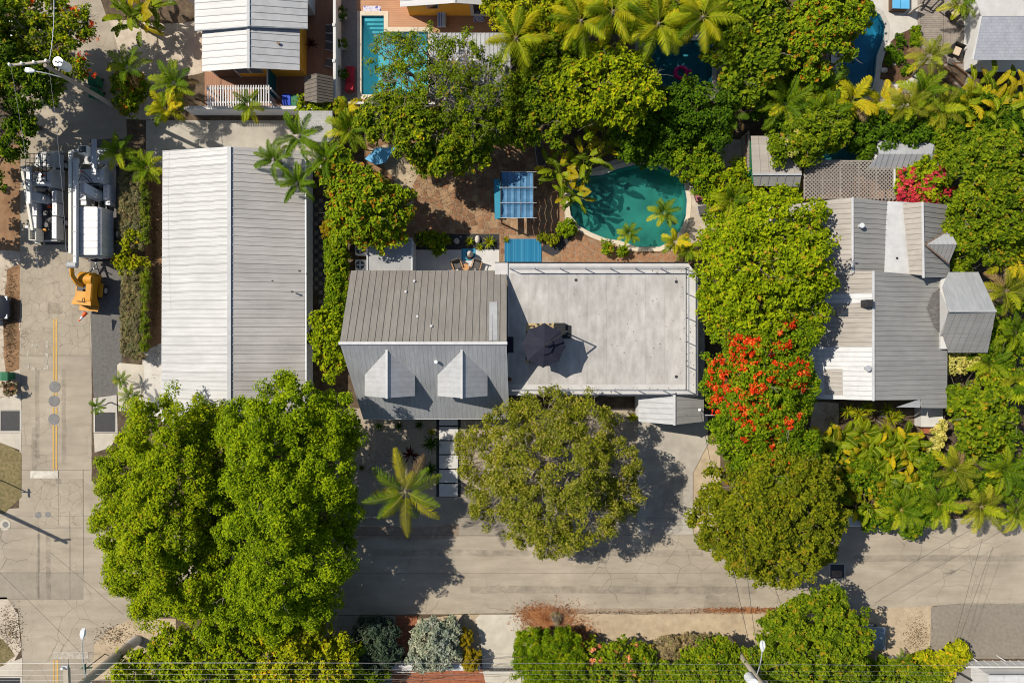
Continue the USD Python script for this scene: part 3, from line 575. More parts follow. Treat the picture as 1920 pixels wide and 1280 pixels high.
# long white metal-roofed building
t = T('long_building', 'long low building with a white standing-seam metal roof beside the side street', 'building', W(437, 530))
body(t, poly([(310, 290), (566, 290), (566, 790), (310, 790)], 2.9), 2.8, 'wall_white')
gable_end(t, (310, 288, 2.9), (566, 288, 2.9), (432, 280, 4.4), 'wall_white')
roof_plane(t, [(430, 275, 4.6), (430, 800, 4.6), (302, 790, 3.0), (305, 283, 3.0)], 'roof_white', .62, (-1, 0), gap=.016, minor=True)
roof_plane(t, [(430, 275, 4.6), (571, 283, 3.0), (572, 790, 3.0), (430, 800, 4.6)], 'roof_white_shaded', .62, (1, 0), gap=.013, minor=True)  # east slope: its shade is partly put into the colour
ridge(t, (430, 275, 4.6), (430, 800, 4.6), 'roof_silver', .26)
t.part('gutter', beam(W(573, 283, 2.95), W(574, 790, 2.95), .1, .1), 'galv')
for px, py in ((511, 527), (548, 547), (562, 508), (505, 632), (463, 505)): vent(t, px, py, 3.6, .05, .12, 'dark_metal')

# house with the roof terrace
ZR, ZN, ZS, ZD = 7.0, 3.6, 3.0, 3.7
h = T('terrace_house', 'grey metal-roofed house with two dormers and a flat white roof terrace', 'house', W(960, 640))
body(h, poly([(676, 520), (930, 520), (930, 775), (690, 775)], 3.0), 2.95, 'wall_white')
a3 = [W(665, 512, ZN) + [.3, -.2, -.15], W(690, 782, ZS) + [.3, .3, -.15], W(637, 643, ZR) + [.35, 0, -.25]]
h.part('gable_wall', hull(np.vstack([a3, np.array(a3) + [.15, 0, 0]])), 'wall_white')
XE = W(950, 643, ZR)[0]
a3 = np.array([[XE - .35, W(0, 512, ZN)[1] - .2, ZN - .2], [XE - .35, W(0, 782, ZS)[1] + .3, ZS - .2], [XE - .35, W(0, 643, ZR)[1], ZR - .25]])
h.part('gable_wall', hull(np.vstack([a3, a3 - [.15, 0, 0]])), 'wall_white')
roof_plane(h, [(637, 643, ZR), (950, 643, ZR), (950, 507, ZN), (658, 507, ZN)], 'roof_taupe', .46, (0, 1), gap=.008, rib=.035)
def south(ct): return 'roof_slate'
roof_plane(h, [(637, 643, ZR), (681, 785, ZS), (955, 785, ZS), (950, 643, ZR)], south, .30, (0, -1), gap=.004, rib=0)
ridge(h, (635, 643, ZR), (951, 643, ZR), 'roof_coated', .2, .06)
fascia(h, [(681, 785.5, ZS), (955, 785.5, ZS)], 'roof_coated', .16)
h.part('roof_patch', beam(W(925, 566, 5.18), W(925, 638, 6.90), .55, .02), 'roof_silver')
for k, rx in enumerate((725, 865.5)):
    x0, x1 = (684, 778) if k == 0 else (820.5, 914)
    zt, ze = 6.62, 5.4
    d = h.part('dormer', hull(np.vstack([W(x0 + 7, 738, ze - .1), W(x1 - 7, 738, ze - .1), W(rx, 741, zt - .12), W(x0 + 7, 738, 4.0), W(x1 - 7, 738, 4.0), W(x0 + 7, 696, ze - .1), W(x1 - 7, 696, ze - .1), W(rx, 662, zt - .14)])), 'wall_white', label=('left', 'right')[k] + ' roof dormer of the pair')
    roof_plane(h, [(rx, 651, zt), (rx, 746, zt), (x0, 742, ze), (x0, 701, ze)], 'roof_silver', .34, (-1, 0), name='dormer_roof', gap=.003, rib=0)
    roof_plane(h, [(rx, 651, zt), (x1, 701, ze), (x1, 742, ze), (rx, 746, zt)], 'roof_silver', .34, (1, 0), name='dormer_roof', gap=.003, rib=0)
    ridge(h, (rx, 650, zt), (rx, 747, zt), 'roof_coated', .14)
for px, py, z in ((761, 547, 4.6), (783, 593, 5.7), (809, 611, 6.2), (777, 527, 4.1)): vent(h, px, py, z, .055, .2)
vent(h, 818, 678, 6.1, .08, .3, 'lamp_white')
# terrace
dk = poly([(952, 493), (1290, 493), (1308, 516), (1308, 741), (972, 741), (952, 741)], ZD)
body(h, dk.buffer(-.06), ZD - .16, 'wall_white', 'terrace_wall')
h.part('terrace_slab', ext(dk, ZD - .155, ZD), 'roof_flat_white')
inner = poly([(955, 512), (1283, 512), (1283, 720), (955, 720)], ZD)
ib = inner.bounds
for k in range(9):
    xa = ib[0] + (ib[2] - ib[0]) * k / 9; xb = ib[0] + (ib[2] - ib[0]) * (k + 1) / 9
    h.part('membrane_sheet', ext(sbox(xa + .004, ib[1], xb - .004, ib[3]), ZD + .004, ZD + .011 + .003 * (k % 2)), 'roof_membrane')
for px, py in ((1268, 528), (1268, 706), (1080, 525)): h.part('roof_drain', cyl(W(px, py, ZD + .02), .11, .03, 16), 'grate_dark')
h.part('parapet', ext(poly([(928, 493), (952, 493), (952, 523), (928, 523)], ZD + .1), 3.0, ZD + .1), 'roof_flat_white')
h.part('edge_trim', [beam(W(928, 492.4, ZD), W(1290, 492.4, ZD), .07, .1), beam(W(1308.5, 516, ZD), W(1308.5, 741, ZD), .07, .1), beam(W(960, 741.6, ZD), W(1308, 741.6, ZD), .07, .1)], 'dark_metal')
body(h, poly([(1300, 520), (1318, 520), (1318, 790), (1300, 790)], 2.7), 2.55, 'wall_white', 'side_wall')
roof_plane(h, [(1309, 512, 3.0), (1321, 512, 2.85), (1321, 742, 2.85), (1309, 742, 3.0)], 'roof_grey', .9, (1, 0), name='side_roof')
# garage with the small gable
body(h, poly([(1202, 740), (1316, 740), (1316, 784), (1202, 784)], 2.7), 2.7, 'wall_white', 'garage_wall')
gable_end(h, (1202, 786, 2.7), (1316, 786, 2.7), (1262, 789, 3.6), 'wall_white')
roof_plane(h, [(1264, 735, 3.78), (1264, 796, 3.78), (1197, 790, 2.85), (1197, 742, 2.85)], 'roof_silver', .36, (-1, 0), name='garage_roof')
roof_plane(h, [(1264, 735, 3.78), (1320, 742, 2.85), (1320, 790, 2.85), (1264, 796, 3.78)], 'roof_grey', .55, (1, 0), name='garage_roof')
ridge(h, (1264, 735, 3.78), (1264, 797, 3.78), 'roof_coated', .16)
h.part('garage_door', bx(W(1235, 789, 1.2) + [0, .12, 0], (2.4, .06, 2.1), .01), 'wall_white')
# railing of the terrace
rl = T('terrace_railing', 'thin metal railing around the flat roof terrace', 'railing', W(1120, 503, ZD))
def rail(a, b, n):
    A, B = W(*a, ZD), W(*b, ZD)
    for k in range(n + 1):
        p = A + (B - A) * k / n; rl.part('post', bx(p + [0, 0, .5], (.05, .05, 1.0)), 'rail_metal')
    rl.part('top_rail', beam(A + [0, 0, 1.02], B + [0, 0, 1.02], .07, .05), 'rail_metal')
    rl.part('lower_rail', beam(A + [0, 0, .1], B + [0, 0, .1], .03, .03), 'rail_metal')
rail((956, 504), (1285, 504), 7); rail((1285, 504), (1285, 730), 5); rail((1285, 730), (960, 730), 7)
# annex with flat roof and air-conditioning units
t = T('flat_annex', 'small flat grey-roofed annex on the back of the terrace house', 'annex', W(731, 476))
body(t, poly([(690, 448), (771, 448), (771, 507), (690, 507)], 2.7), 2.6, 'wall_white')
t.part('roof', ext(poly([(688, 447), (773, 447), (773, 510), (688, 510)], 2.75), 2.602, 2.75), 'roof_felt')
t.part('edge_trim', [beam(W(a, b, 2.79), W(c, d, 2.79), .07, .09) for a, b, c, d in ((688, 447, 773, 447), (772.6, 447, 772.6, 507), (688.6, 447, 688.6, 507))], 'galv')
for py, lab in ((471, 'upper of two air-conditioning units beside the flat annex'), (499, 'lower of two air-conditioning units beside the flat annex')):
    c = W(680, py, 0); t = T('air_conditioner', lab, 'air conditioner', c, 'air-conditioning units by the annex')
    t.part('casing', bx(c + [0, 0, .45], (.78, .78, .9), .04), 'lamp_white')
    t.part('fan_grille', [cyl(c + [0, 0, .91], .32, .02, 24)], 'grate_dark')
    t.part('fan', [bx(xf(bx((0, 0, 0), (.56, .09, .01)), (0, 0, 0))[0].mean(0) + c + [0, 0, .925], (.56, .1, .012)), xf(bx((0, 0, 0), (.1, .56, .012)), c + [0, 0, .932])], 'steel')

# right-hand house of several roofs
r = T('many_gabled_house', 'house with many worn grey and white metal roofs at the right side', 'house', W(1650, 580))
body(r, poly([(1530, 515), (1768, 515), (1768, 742), (1530, 742)], 3.0), 2.95, 'wall_white')
body(r, poly([(1500, 385), (1770, 385), (1770, 515), (1500, 515)], 3.0), 2.94, 'wall_white')
def west(ct):
    y = 640 - ct[1] * FPX / (CAM_H - ct[2])
    return 'roof_coated' if y > 652 or 550 < y < 567 else 'roof_tan_worn'
roof_plane(r, [(1637, 508, 5.0), (1637, 750, 5.0), (1510, 747, 3.1), (1510, 508, 3.1)], west, .34, (-1, 0), gap=.005, rib=.025)
r.part('worn_patch', beam(W(1546, 716, 3.68), W(1580, 716, 4.17), 1.8, .02), 'roof_tan_worn')
roof_plane(r, [(1637, 508, 5.0), (1778, 520, 3.0), (1776, 765, 3.0), (1727, 764, 3.6), (1727, 749, 3.65), (1637, 750, 5.0)], 'roof_grey', .34, (1, 0), gap=.0015, rib=.014)
ridge(r, (1637, 508, 5.0), (1637, 751, 5.0), 'roof_coated', .16)
roof_plane(r, [(1598, 370, 4.6), (1598, 515, 4.6), (1480, 515, 3.1), (1480, 384, 3.1)], 'roof_tan_worn', .36, (-1, 0), gap=.005, rib=.03)
roof_plane(r, [(1598, 370, 4.6), (1666, 378, 3.7), (1657, 512, 3.7), (1598, 512, 4.6)], 'roof_grey', .34, (1, 0), gap=.0015, rib=.014)
ridge(r, (1598, 370, 4.6), (1598, 512, 4.6), 'roof_coated', .14)
r.part('valley_roof', flat(poly([(1664, 377), (1732, 381), (1734, 516), (1655, 512)], 3.72), 3.72), 'roof_coated')
roof_plane(r, [(1729, 379, 4.7), (1731, 516, 4.7), (1704, 514, 4.0), (1694, 391, 4.0), (1694, 381, 4.0)], 'roof_tan_worn', .36, (-1, 0), gap=.005, rib=.03)
roof_plane(r, [(1729, 379, 4.7), (1776, 384, 3.3), (1782, 392, 3.2), (1781, 520, 3.2), (1731, 520, 4.7)], 'roof_grey', .34, (1, 0), gap=.0015, rib=.014)
ridge(r, (1729, 379, 4.7), (1731, 521, 4.7), 'roof_coated', .14)
roof_plane(r, [(1734, 458, 4.66), (1779, 431, 3.9), (1794, 458, 4.7)], 'roof_silver', .3, (0, 1), name='small_gable_roof', off=.1)
roof_plane(r, [(1734, 458, 4.66), (1794, 458, 4.7), (1779, 494, 3.9)], 'roof_grey', .3, (0, -1), name='small_gable_roof')
for e in ((1779, 431), (1779, 494)): r.part('flashing', beam(W(1734, 458, 4.72), W(*e, 3.96), .09, .05), 'rust_stain')
body(r, poly([(1766, 520), (1836, 520), (1840, 654), (1766, 654)], 3.5), 3.4, 'wall_white', 'wing_wall')
r.part('gable_wall', hull(np.vstack([W(1762, 545, 3.6), W(1762, 628, 3.6), W(1780, 582, 5.25), W(1766, 545, 3.6), W(1766, 628, 3.6), W(1784, 582, 5.25)])), 'wall_white')
roof_plane(r, [(1780, 583, 5.35), (1867, 583, 5.35), (1834, 510, 3.5), (1780, 510, 3.5), (1764, 538, 3.9)], 'roof_slate', .5, (0, 1), name='wing_roof')
roof_plane(r, [(1780, 583, 5.35), (1764, 628, 3.9), (1780, 661, 3.4), (1852, 661, 3.4), (1867, 583, 5.35)], 'roof_grey', .5, (0, -1), name='wing_roof')
ridge(r, (1779, 583, 5.35), (1868, 583, 5.35), 'roof_silver', .14)
sp = np.array([W(px, py, 5.0 - (px - 1637) / 140 * 1.95 + .05) for px, py in ((1738, 578), (1748, 552), (1762, 540), (1764, 580), (1765, 626), (1752, 612))]); r.part('soot_patch', (np.vstack([sp, sp - [0, 0, .02]]), np.array([[0, 1, 3], [1, 2, 3], [0, 3, 5], [3, 4, 5], [6, 9, 7], [7, 9, 8], [6, 11, 9], [9, 11, 10]])[:, ::-1]), 'soot_stain')
t = r; vent(r, 1612, 424, 4.45, .12, .35, 'lamp_white'); vent(r, 1625, 690, 4.9, .14, .3); vent(r, 1681, 484, 3.7, .05, .1, 'dark_metal')
r.part('chimney', bx(W(1625, 569, 5.0), (.5, .5, .9), .02), 'dark_metal')
r.part('skylight', beam(W(1568, 585, 4.05), W(1590, 585, 4.37), .55, .1), 'glass_dark')
r.part('bay_wall', ext(poly([(1438, 390), (1520, 384), (1520, 420), (1438, 420)], 2.8), 0, 2.75), 'wall_white')
r.part('bay_roof', ext(poly([(1436, 387), (1522, 380), (1522, 424), (1436, 424)], 2.9), 2.752, 2.9), 'roof_flat_white')
r.part('roof_window', bx(W(1459, 411, 2.95), (.9, .9, .06), .01), 'glass_dark')
r.part('porch', ext(prect(1727, 764, 1768, 800, .9), 0, .9), 'slab_white')
r.part('porch_step', ext(prect(1730, 801, 1765, 812, .3), 0, .45), 'brick_red')
r.part('porch_gable', hull(np.vstack([W(1680, 763, 3.2), W(1725, 748, 3.75), W(1725, 764, 3.2), W(1680, 763, 3.1), W(1725, 764, 3.1)])), 'roof_coated')

# yellow house, upper left
y = T('yellow_house', 'orange-walled house with white metal roofs at the top left', 'house', W(470, 60))
body(y, sbox(-21.3, 19.84, -15.4, 24.4), 3.05, 'wall_orange')
body(y, sbox(-23.2, 24.41, -14.75, 36), 3.4, 'wall_white', 'upper_wall')
y.part('gable_wall', hull(np.vstack([[-21.3, 19.84, 3.04], [-15.4, 19.84, 3.04], [-18.4, 19.84, 3.7], [-21.3, 20.0, 3.04], [-15.4, 20.0, 3.04], [-18.4, 20.0, 3.7]])), 'wall_orange')
roof_plane(y, [(466, 50, 3.9), (466, 128, 3.9), (379, 134, 3.25), (379, 58, 3.25)], 'roof_white', .5, (-1, 0), gap=.012)
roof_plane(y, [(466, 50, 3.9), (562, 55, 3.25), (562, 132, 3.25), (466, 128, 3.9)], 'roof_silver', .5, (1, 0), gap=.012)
ridge(y, (466, 50, 3.9), (466, 129, 3.9), 'roof_silver', .2)
roof_plane(y, [(466, -60, 4.2), (466, 49, 4.2), (365, 57, 3.55), (365, -60, 3.55)], 'roof_white', .5, (-1, 0), gap=.012)
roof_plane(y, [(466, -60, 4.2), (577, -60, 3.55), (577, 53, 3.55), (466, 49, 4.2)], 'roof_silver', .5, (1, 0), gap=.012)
ridge(y, (466, -60, 4.2), (466, 50, 4.2), 'roof_silver', .2)
fascia(y, [(365, 57.5, 3.55), (466, 49.5, 4.2), (577, 53.5, 3.55)], 'roof_slate', .12)
vent(y, 523, 83, 3.5, .07, .2, 'rust_stain')
for px in (452, 478):
    X = W(px, 140, 1.5)[0]
    wd = y.part('window', bx((X, 19.83, 1.55), (.95, .06, 1.5)), 'roof_flat_white')
    y.part('pane', bx((X, 19.79, 1.55), (.75, .03, 1.3)), 'glass_dark', under=wd)
    y.part('louvre', [bx((X, 19.765, .95 + .16 * j), (.75, .02, .05)) for j in range(8)], 'wood_grey', under=wd)
X = W(420, 140, 1.2)[0]; dd = y.part('door', bx((X, 19.83, 1.1), (1.6, .05, 2.15)), 'wood_brown'); y.part('frame', [bx((X - .85, 19.82, 1.1), (.1, .08, 2.2)), bx((X + .85, 19.82, 1.1), (.1, .08, 2.2)), bx((X, 19.82, 2.24), (1.8, .08, .1))], 'roof_flat_white', under=dd)
t = T('white_arbour', 'white slatted arbour over the porch below the yellow house', 'arbour', W(448, 180))
z = 2.3
for k in range(25): t.part('slat', beam(W(390 + k * 4.75, 160, z), W(390 + k * 4.75, 199, z), .075, .05), 'wall_white')
for yy in (166, 192): t.part('rail', beam(W(387, yy, z - .06), W(509, yy, z - .06), .1, .06), 'wall_white')
for px, py in ((389, 166), (507, 166), (389, 192), (507, 192)): p = W(px, py, z - .1); t.part('post', bx((p[0], p[1], 1.1), (.1, .1, 2.2)), 'wall_white')
t = T('garden_screen', 'teal privacy screen with white frame beside the arbour', 'screen', (-17.7, 19, 0))
t.part('panel', bx((-17.7, 19.0, 1.0), (.05, 1.9, 1.8)), 'awning_teal'); t.part('frame', [bx((-17.7, 19.98, 1.0), (.09, .07, 2.0)), bx((-17.7, 18.0, 1.0), (.09, .07, 2.0)), bx((-17.7, 19.0, 1.94), (.09, 1.9, .07))], 'wall_white')
t.part('gate', [bx((-17.7, 17.95 - .1 * j, .75), (.04, .05, 1.4)) for j in range(1, 6)], 'galv')
t = T('garden_shed', 'small brown-roofed shed between the yellow house and the long white wall', 'shed', W(597, 165))
body(t, poly([(573, 145), (622, 145), (622, 190), (573, 190)], 2.0), 1.95, 'wood_brown')
roof_plane(t, [(594, 138, 2.75), (594, 193, 2.75), (571, 189, 2.1), (571, 144, 2.1)], 'roof_brown', .3, (-1, 0))
roof_plane(t, [(594, 138, 2.75), (625, 144, 2.1), (625, 191, 2.1), (594, 193, 2.75)], 'roof_brown', .22, (1, 0))
t = T('boundary_wall', 'long white garden wall running between the yellow house and the aqua pool', 'wall', (-12.9, 24, 0))
t.part('wall', bx((-12.87, 26.5, .9), (.14, 18.4, 1.8)), 'wall_white'); t.part('cap', bx((-12.87, 26.5, 1.84), (.2, 18.4, .07)), 'wall_white')
for yy in (17.6, 20.3, 22.9, 25.5): t.part('pier', bx((-12.9, yy, .98), (.22, .22, 1.96), .02), 'wall_white')
t = T('boundary_wall', 'low white wall below the arbour and the two wheeled bins', 'wall', W(495, 210))
t.part('wall', bx(((W(362, 0)[0] + W(628, 0)[0]) / 2, 17.02, .75), (W(628, 0)[0] - W(362, 0)[0], .16, 1.5)), 'wall_white'); t.part('cap', bx(((W(362, 0)[0] + W(628, 0)[0]) / 2, 17.02, 1.53), (W(628, 0)[0] - W(362, 0)[0], .24, .06)), 'slab_white')
t = T('boundary_wall', 'low white wall under the bare-branched tree south of the aqua pool', 'wall', W(750, 200))
t.part('wall', bx((W(755, 0)[0], 17.55, .5), (W(870, 0)[0] - W(640, 0)[0], .16, 1.0)), 'wall_white')
t = T('shingle_roof_shed', 'flat tan-shingled shed roof behind the palms at the long building', 'shed', W(591, 236))
body(t, poly([(563, 211), (620, 211), (620, 263), (563, 263)], 2.3), 2.25, 'wall_grey'); t.part('roof', ext(poly([(560, 208), (623, 208), (623, 266), (560, 266)], 2.4), 2.252, 2.4), 'shingle_tan')

# orange house and white roofs at the top centre
o = T('orange_house', 'orange-walled house at the top edge above the aqua pool deck', 'house', W(840, -10))
body(o, sbox(W(768, 0)[0], 24.4, W(925, 0)[0], 36), 3.1, 'wall_orange')
roof_plane(o, [(852, -80, 4.0), (852, 6, 4.0), (750, 13, 3.3), (750, -80, 3.3)], 'roof_white', .5, (-1, 0), gap=.012)
roof_plane(o, [(852, -80, 4.0), (938, -80, 3.3), (938, 12, 3.3), (852, 6, 4.0)], 'roof_white', .5, (1, 0))
ridge(o, (852, -80, 4.0), (852, 7, 4.0), 'roof_coated', .16)
X = W(899, 0)[0]; dd = o.part('door', bx((X, 24.39, 1.1), (1.25, .05, 2.2)), 'roof_flat_white'); o.part('pane', bx((X, 24.35, 1.25), (.75, .03, 1.6)), 'glass_dark', under=dd)
X = W(815, 0)[0]; dd = o.part('window', bx((X, 24.39, 1.7), (.9, .05, .9)), 'roof_flat_white'); o.part('pane', bx((X, 24.355, 1.7), (.75, .03, .75)), 'glass_dark', under=dd)
w = T('white_roofed_cabin', 'low white metal-roofed cabin half hidden by the bare-branched tree', 'cabin', W(885, 120))
body(w, poly([(812, 68), (952, 68), (952, 185), (812, 185)], 2.6), 2.6, 'wall_white')
roof_plane(w, [(806, 113, 3.3), (957, 113, 3.3), (957, 62, 2.7), (806, 62, 2.7)], 'roof_silver', .31, (0, 1))
roof_plane(w, [(806, 113, 3.3), (806, 190, 2.6), (957, 190, 2.6), (957, 113, 3.3)], 'roof_silver', .31, (0, -1))
ridge(w, (806, 113, 3.3), (957, 113, 3.3), 'roof_coated', .14)

# sheds and roofs between the right-hand gardens
s = T('grey_shed', 'shed with a weathered grey seamed roof above the round green tree', 'shed', W(1455, 300))
body(s, poly([(1410, 262), (1500, 262), (1500, 344), (1410, 344)], 2.3), 2.25, 'bin_green')
roof_plane(s, [(1411, 327, 3.0), (1503, 327, 3.0), (1499, 255, 2.4), (1408, 255, 2.4)], 'roof_tan_worn', .57, (0, 1))
roof_plane(s, [(1411, 327, 3.0), (1414, 349, 2.5), (1499, 350, 2.5), (1503, 327, 3.0)], 'roof_grey', .57, (0, -1))
ridge(s, (1411, 327, 3.0), (1503, 327, 3.0), 'roof_silver', .16)
t = T('wooden_fence', 'brown wooden fence along the left side of the grey shed', 'fence', W(1398, 290))
for k in range(12): t.part('board', bx(W(1397, 255 + k * 6.2, .9), (.05, .22, 1.8)), 'wood_grey')
t.part('rail', beam(W(1399, 252, 1.4), W(1399, 325, 1.4), .06, .09), 'wood_brown')
g = T('hip_roofed_pavilion', 'pale hip-roofed pavilion between the lattice roof and the yellow palms', 'pavilion', W(1692, 290))
body(g, poly([(1640, 272), (1750, 272), (1750, 312), (1640, 312)], 2.5), 2.45, 'wall_white')
za, zb = 3.3, 2.6
roof_plane(g, [(1648, 289, za), (1748, 289, za), (1752, 263, zb), (1645, 263, zb)], 'roof_silver', .4, (0, 1))
roof_plane(g, [(1648, 289, za), (1626, 318, zb), (1758, 318, zb), (1748, 289, za)], 'roof_silver', .4, (0, -1))
roof_plane(g, [(1748, 289, za), (1758, 318, zb), (1764, 290, zb), (1752, 263, zb)], 'roof_silver', .4, (1, 0))
g.part('lower_roof', ext(poly([(1680, 316), (1735, 316), (1728, 350), (1680, 345)], 2.3), 2.2, 2.3), 'roof_flat_white')
p = T('lattice_pergola', 'wide pergola roofed with diagonal wooden lattice behind the many-gabled house', 'pergola', W(1593, 336))
z = 2.7; pg = poly([(1508, 301), (1677, 301), (1677, 375), (1508, 372)], z); b = pg.bounds; la = []
for sgn, dz in ((1, 0), (-1, .018)):
    for c in np.arange(-12, 12, .27):
        cx, cy = (b[0] + b[2]) / 2, (b[1] + b[3]) / 2
        ln = LineString([(cx + c - 8, cy - sgn * 8), (cx + c + 8, cy + sgn * 8)]).intersection(pg)
        if ln.geom_type == 'LineString' and ln.length > .1:
            q = np.array(ln.coords); la.append(beam((*q[0], z + dz), (*q[-1], z + dz), .065, .012))
p.part('lattice', la, 'wood_grey', kind='stuff')
for k in range(6): x = 1508 + k * 33.8; p.part('beam', beam(W(x, 300, z - .09), W(x, 374, z - .09), .07, .12), 'wood_grey')
for yy in (302, 338, 372): p.part('beam', beam(W(1506, yy, z - .2), W(1679, yy, z - .2), .07, .1), 'wood_grey')
p.part('edge_board', beam(W(1677, 317, z + .05), W(1677, 357, z + .05), .1, .12), 'wall_white')
for px in (1510, 1593, 1675):
    for py in (303, 371): q = W(px, py, z); p.part('post', bx((q[0], q[1], 1.25), (.1, .1, 2.5)), 'wood_grey')
# shingled house, upper right
k7 = T('shingled_house', 'house with a pale grey shingle roof in the top right corner', 'house', W(1870, 60))
body(k7, sbox(33.84, 20.2, 40.5, 28), 3.2, 'wall_white')
k7.part('roof', hull(np.vstack([W(1840, 31, 3.9), W(1990, 31, 3.9), W(1990, 113, 3.35), W(1824, 113, 3.35), W(1840, 31, 3.8), W(1990, 113, 3.3), W(1824, 113, 3.3)])), 'shingle_grey')
k7.part('flat_roof', ext(poly([(1836, -60), (1990, -60), (1990, 30.5), (1841, 30.5), (1830, 2)], 3.8), 3.7, 3.8), 'roof_flat_white')
k7.part('fascia', beam(W(1839, 31, 3.85), W(1823, 113, 3.3), .08, .18), 'wall_white')
k7.part('window', bx(W(1900, 119, 1.6), (1.6, .06, 1.2)), 'glass_dark')
b8 = T('corner_house', 'corner of a white seamed metal roof at the bottom right edge', 'house', W(1910, 1300))
body(b8, poly([(1868, 1275), (1985, 1275), (1985, 1400), (1868, 1400)], 2.9), 2.85, 'wall_white')
roof_plane(b8, [(1853, 1265, 3.0), (1990, 1265, 3.0), (1990, 1400, 4.0), (1870, 1400, 4.0)], 'roof_coated', 1.1, (0, 1))
# ---------------------------------------------------------------- plants
def leaf_cards(rng, pts, nrm, L, Wd, fold=.2, jitter=.27):
    "small folded leaves, two triangles each, at pts with normals near nrm"
    n = len(pts)
    nn = nrm + rng.normal(0, jitter, (n, 3)); nn /= np.linalg.norm(nn, axis=1, keepdims=True) + 1e-9
    t = rng.normal(0, 1, (n, 3)); t -= (t * nn).sum(1, keepdims=True) * nn; t /= np.linalg.norm(t, axis=1, keepdims=True) + 1e-9
    b = np.cross(nn, t); s = rng.uniform(.5, 1.45, (n, 1)); l, w = L * s, Wd * s
    v = np.stack([pts - t * l * .5, pts + b * w * .5 + nn * w * fold, pts + t * l * .5 - nn * l * .12, pts - b * w * .5 + nn * w * fold], 1).reshape(-1, 3)
    i = np.arange(n)[:, None] * 4
    return v, np.vstack([i + [0, 2, 1], i + [0, 3, 2]]) if fold is None else np.vstack([i + [0, 1, 2], i + [0, 2, 3]])[:, ::-1]
def udirs(rng, n, zmin=-1.0):
    z = rng.uniform(zmin, 1, n); a = rng.uniform(0, 2 * np.pi, n); r = np.sqrt(1 - z * z)
    return np.stack([r * np.cos(a), r * np.sin(a), z], 1)
def crown_points(rng, blobs, clump, L, Wd, cover, gap=0.0, zmin=-.25, inner=.5):
    """leaf positions and normals: clumps sit over the surface of every ellipsoid (centre, rx, ry, rz); inside another one they are dropped"""
    P, N = [], []
    for bi, (c, rx, ry, rz) in enumerate(blobs):
        area = 2 * np.pi * ((rx * ry + rx * rz + ry * rz) / 3) * (1 - zmin)
        n = max(3, int(area / (np.pi * clump ** 2) * 1.35))
        d = udirs(rng, n, zmin); R = np.array([rx, ry, rz])
        wob = .70 + .60 * meshkit.fbm(d * 2.3 + bi * 3.1, 3, bi)[:, None] + rng.normal(0, .05, (n, 1)); wob *= np.where(rng.random((n, 1)) < .09, rng.uniform(1.1, 1.3, (n, 1)), 1)
        cc = c + d * R * wob
        keep = rng.random(n) > gap
        for bj, (c2, a2, b2, g2) in enumerate(blobs):
            if bj != bi: keep &= (((cc - c2) / np.array([a2, b2, g2]) / .74) ** 2).sum(1) > 1
        cc, d = cc[keep], d[keep]
        m = max(3, int(cover * 2 * np.pi * clump ** 2 / (L * Wd * .5)))
        if not len(cc): continue
        e = udirs(rng, len(cc) * m, -.55); rr = clump * rng.uniform(.45, 1.12, (len(e), 1)) * np.repeat(rng.uniform(.7, 1.3, (len(cc), 1)), m, 0)
        P.append(np.repeat(cc, m, 0) + e * rr * [1, 1, .75]); N.append(.5 * e + .3 * np.repeat(d, m, 0) + [-.30, .13, .80])
        if inner:
            k = int(len(e) * inner * .30); ii = rng.integers(0, len(cc), k)
            P.append(c + (cc[ii] - c) * rng.uniform(.55, .95, (k, 1)) + rng.normal(0, clump * .4, (k, 3))); N.append(udirs(rng, k, 0) + [0, 0, .6])
    return np.vstack(P), np.vstack(N)
def pxblob(px, py, rp, z, rz=None, sy=1.0):
    k = (CAM_H - z) / FPX; return (W(px, py, z), rp * k, rp * sy * k, rz if rz else rp * k * .8)
STY = dict(
 fig=dict(m='leaf_fig', L=.17, Wd=.085, clump=.46, cover=.8, gap=.05), figg=dict(m='leaf_fig_green', L=.17, Wd=.085, clump=.46, cover=.8, gap=.05),
 olive=dict(m='leaf_olive', L=.17, Wd=.07, clump=.36, cover=.55, gap=.20, core=False), sparse=dict(m='leaf_mid', L=.17, Wd=.085, clump=.30, cover=.42, gap=.3, inner=.2, core=False),
 light=dict(m='leaf_light', L=.24, Wd=.15, clump=.38, cover=.64, gap=.18), mid=dict(m='leaf_mid', L=.24, Wd=.14, clump=.36, cover=.9),
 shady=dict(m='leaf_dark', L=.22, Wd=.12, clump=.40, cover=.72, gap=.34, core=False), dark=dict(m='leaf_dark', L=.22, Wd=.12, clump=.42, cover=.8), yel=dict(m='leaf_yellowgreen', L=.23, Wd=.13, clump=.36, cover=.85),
 rust=dict(m='leaf_rust', L=.25, Wd=.15, clump=.36, cover=.85), big=dict(m='leaf_mid', L=.30, Wd=.24, clump=.42, cover=.75),
 hedge=dict(m='leaf_hedge', L=.15, Wd=.09, clump=.20, cover=1.0), fine=dict(m='leaf_round', L=.18, Wd=.11, clump=.32, cover=.8, gap=.12),
 clip=dict(m='leaf_hedge', L=.24, Wd=.06, clump=.26, cover=.9), silver=dict(m='leaf_silver', L=.26, Wd=.08, clump=.26, cover=1.0), silverd=dict(m='leaf_silver_dark', L=.26, Wd=.08, clump=.28, cover=.9),
 gold=dict(m='leaf_gold', L=.08, Wd=.05, clump=.12, cover=1.2), dry=dict(m='leaf_dry', L=.10, Wd=.04, clump=.16, cover=.9),
 poin=dict(m='leaf_hedge', L=.18, Wd=.10, clump=.32, cover=.65, gap=.22), cream=dict(m='flower_cream', L=.16, Wd=.11, clump=.2, cover=.8), vine=dict(m='leaf_hedge', L=.17, Wd=.12, clump=.24, cover=.9))
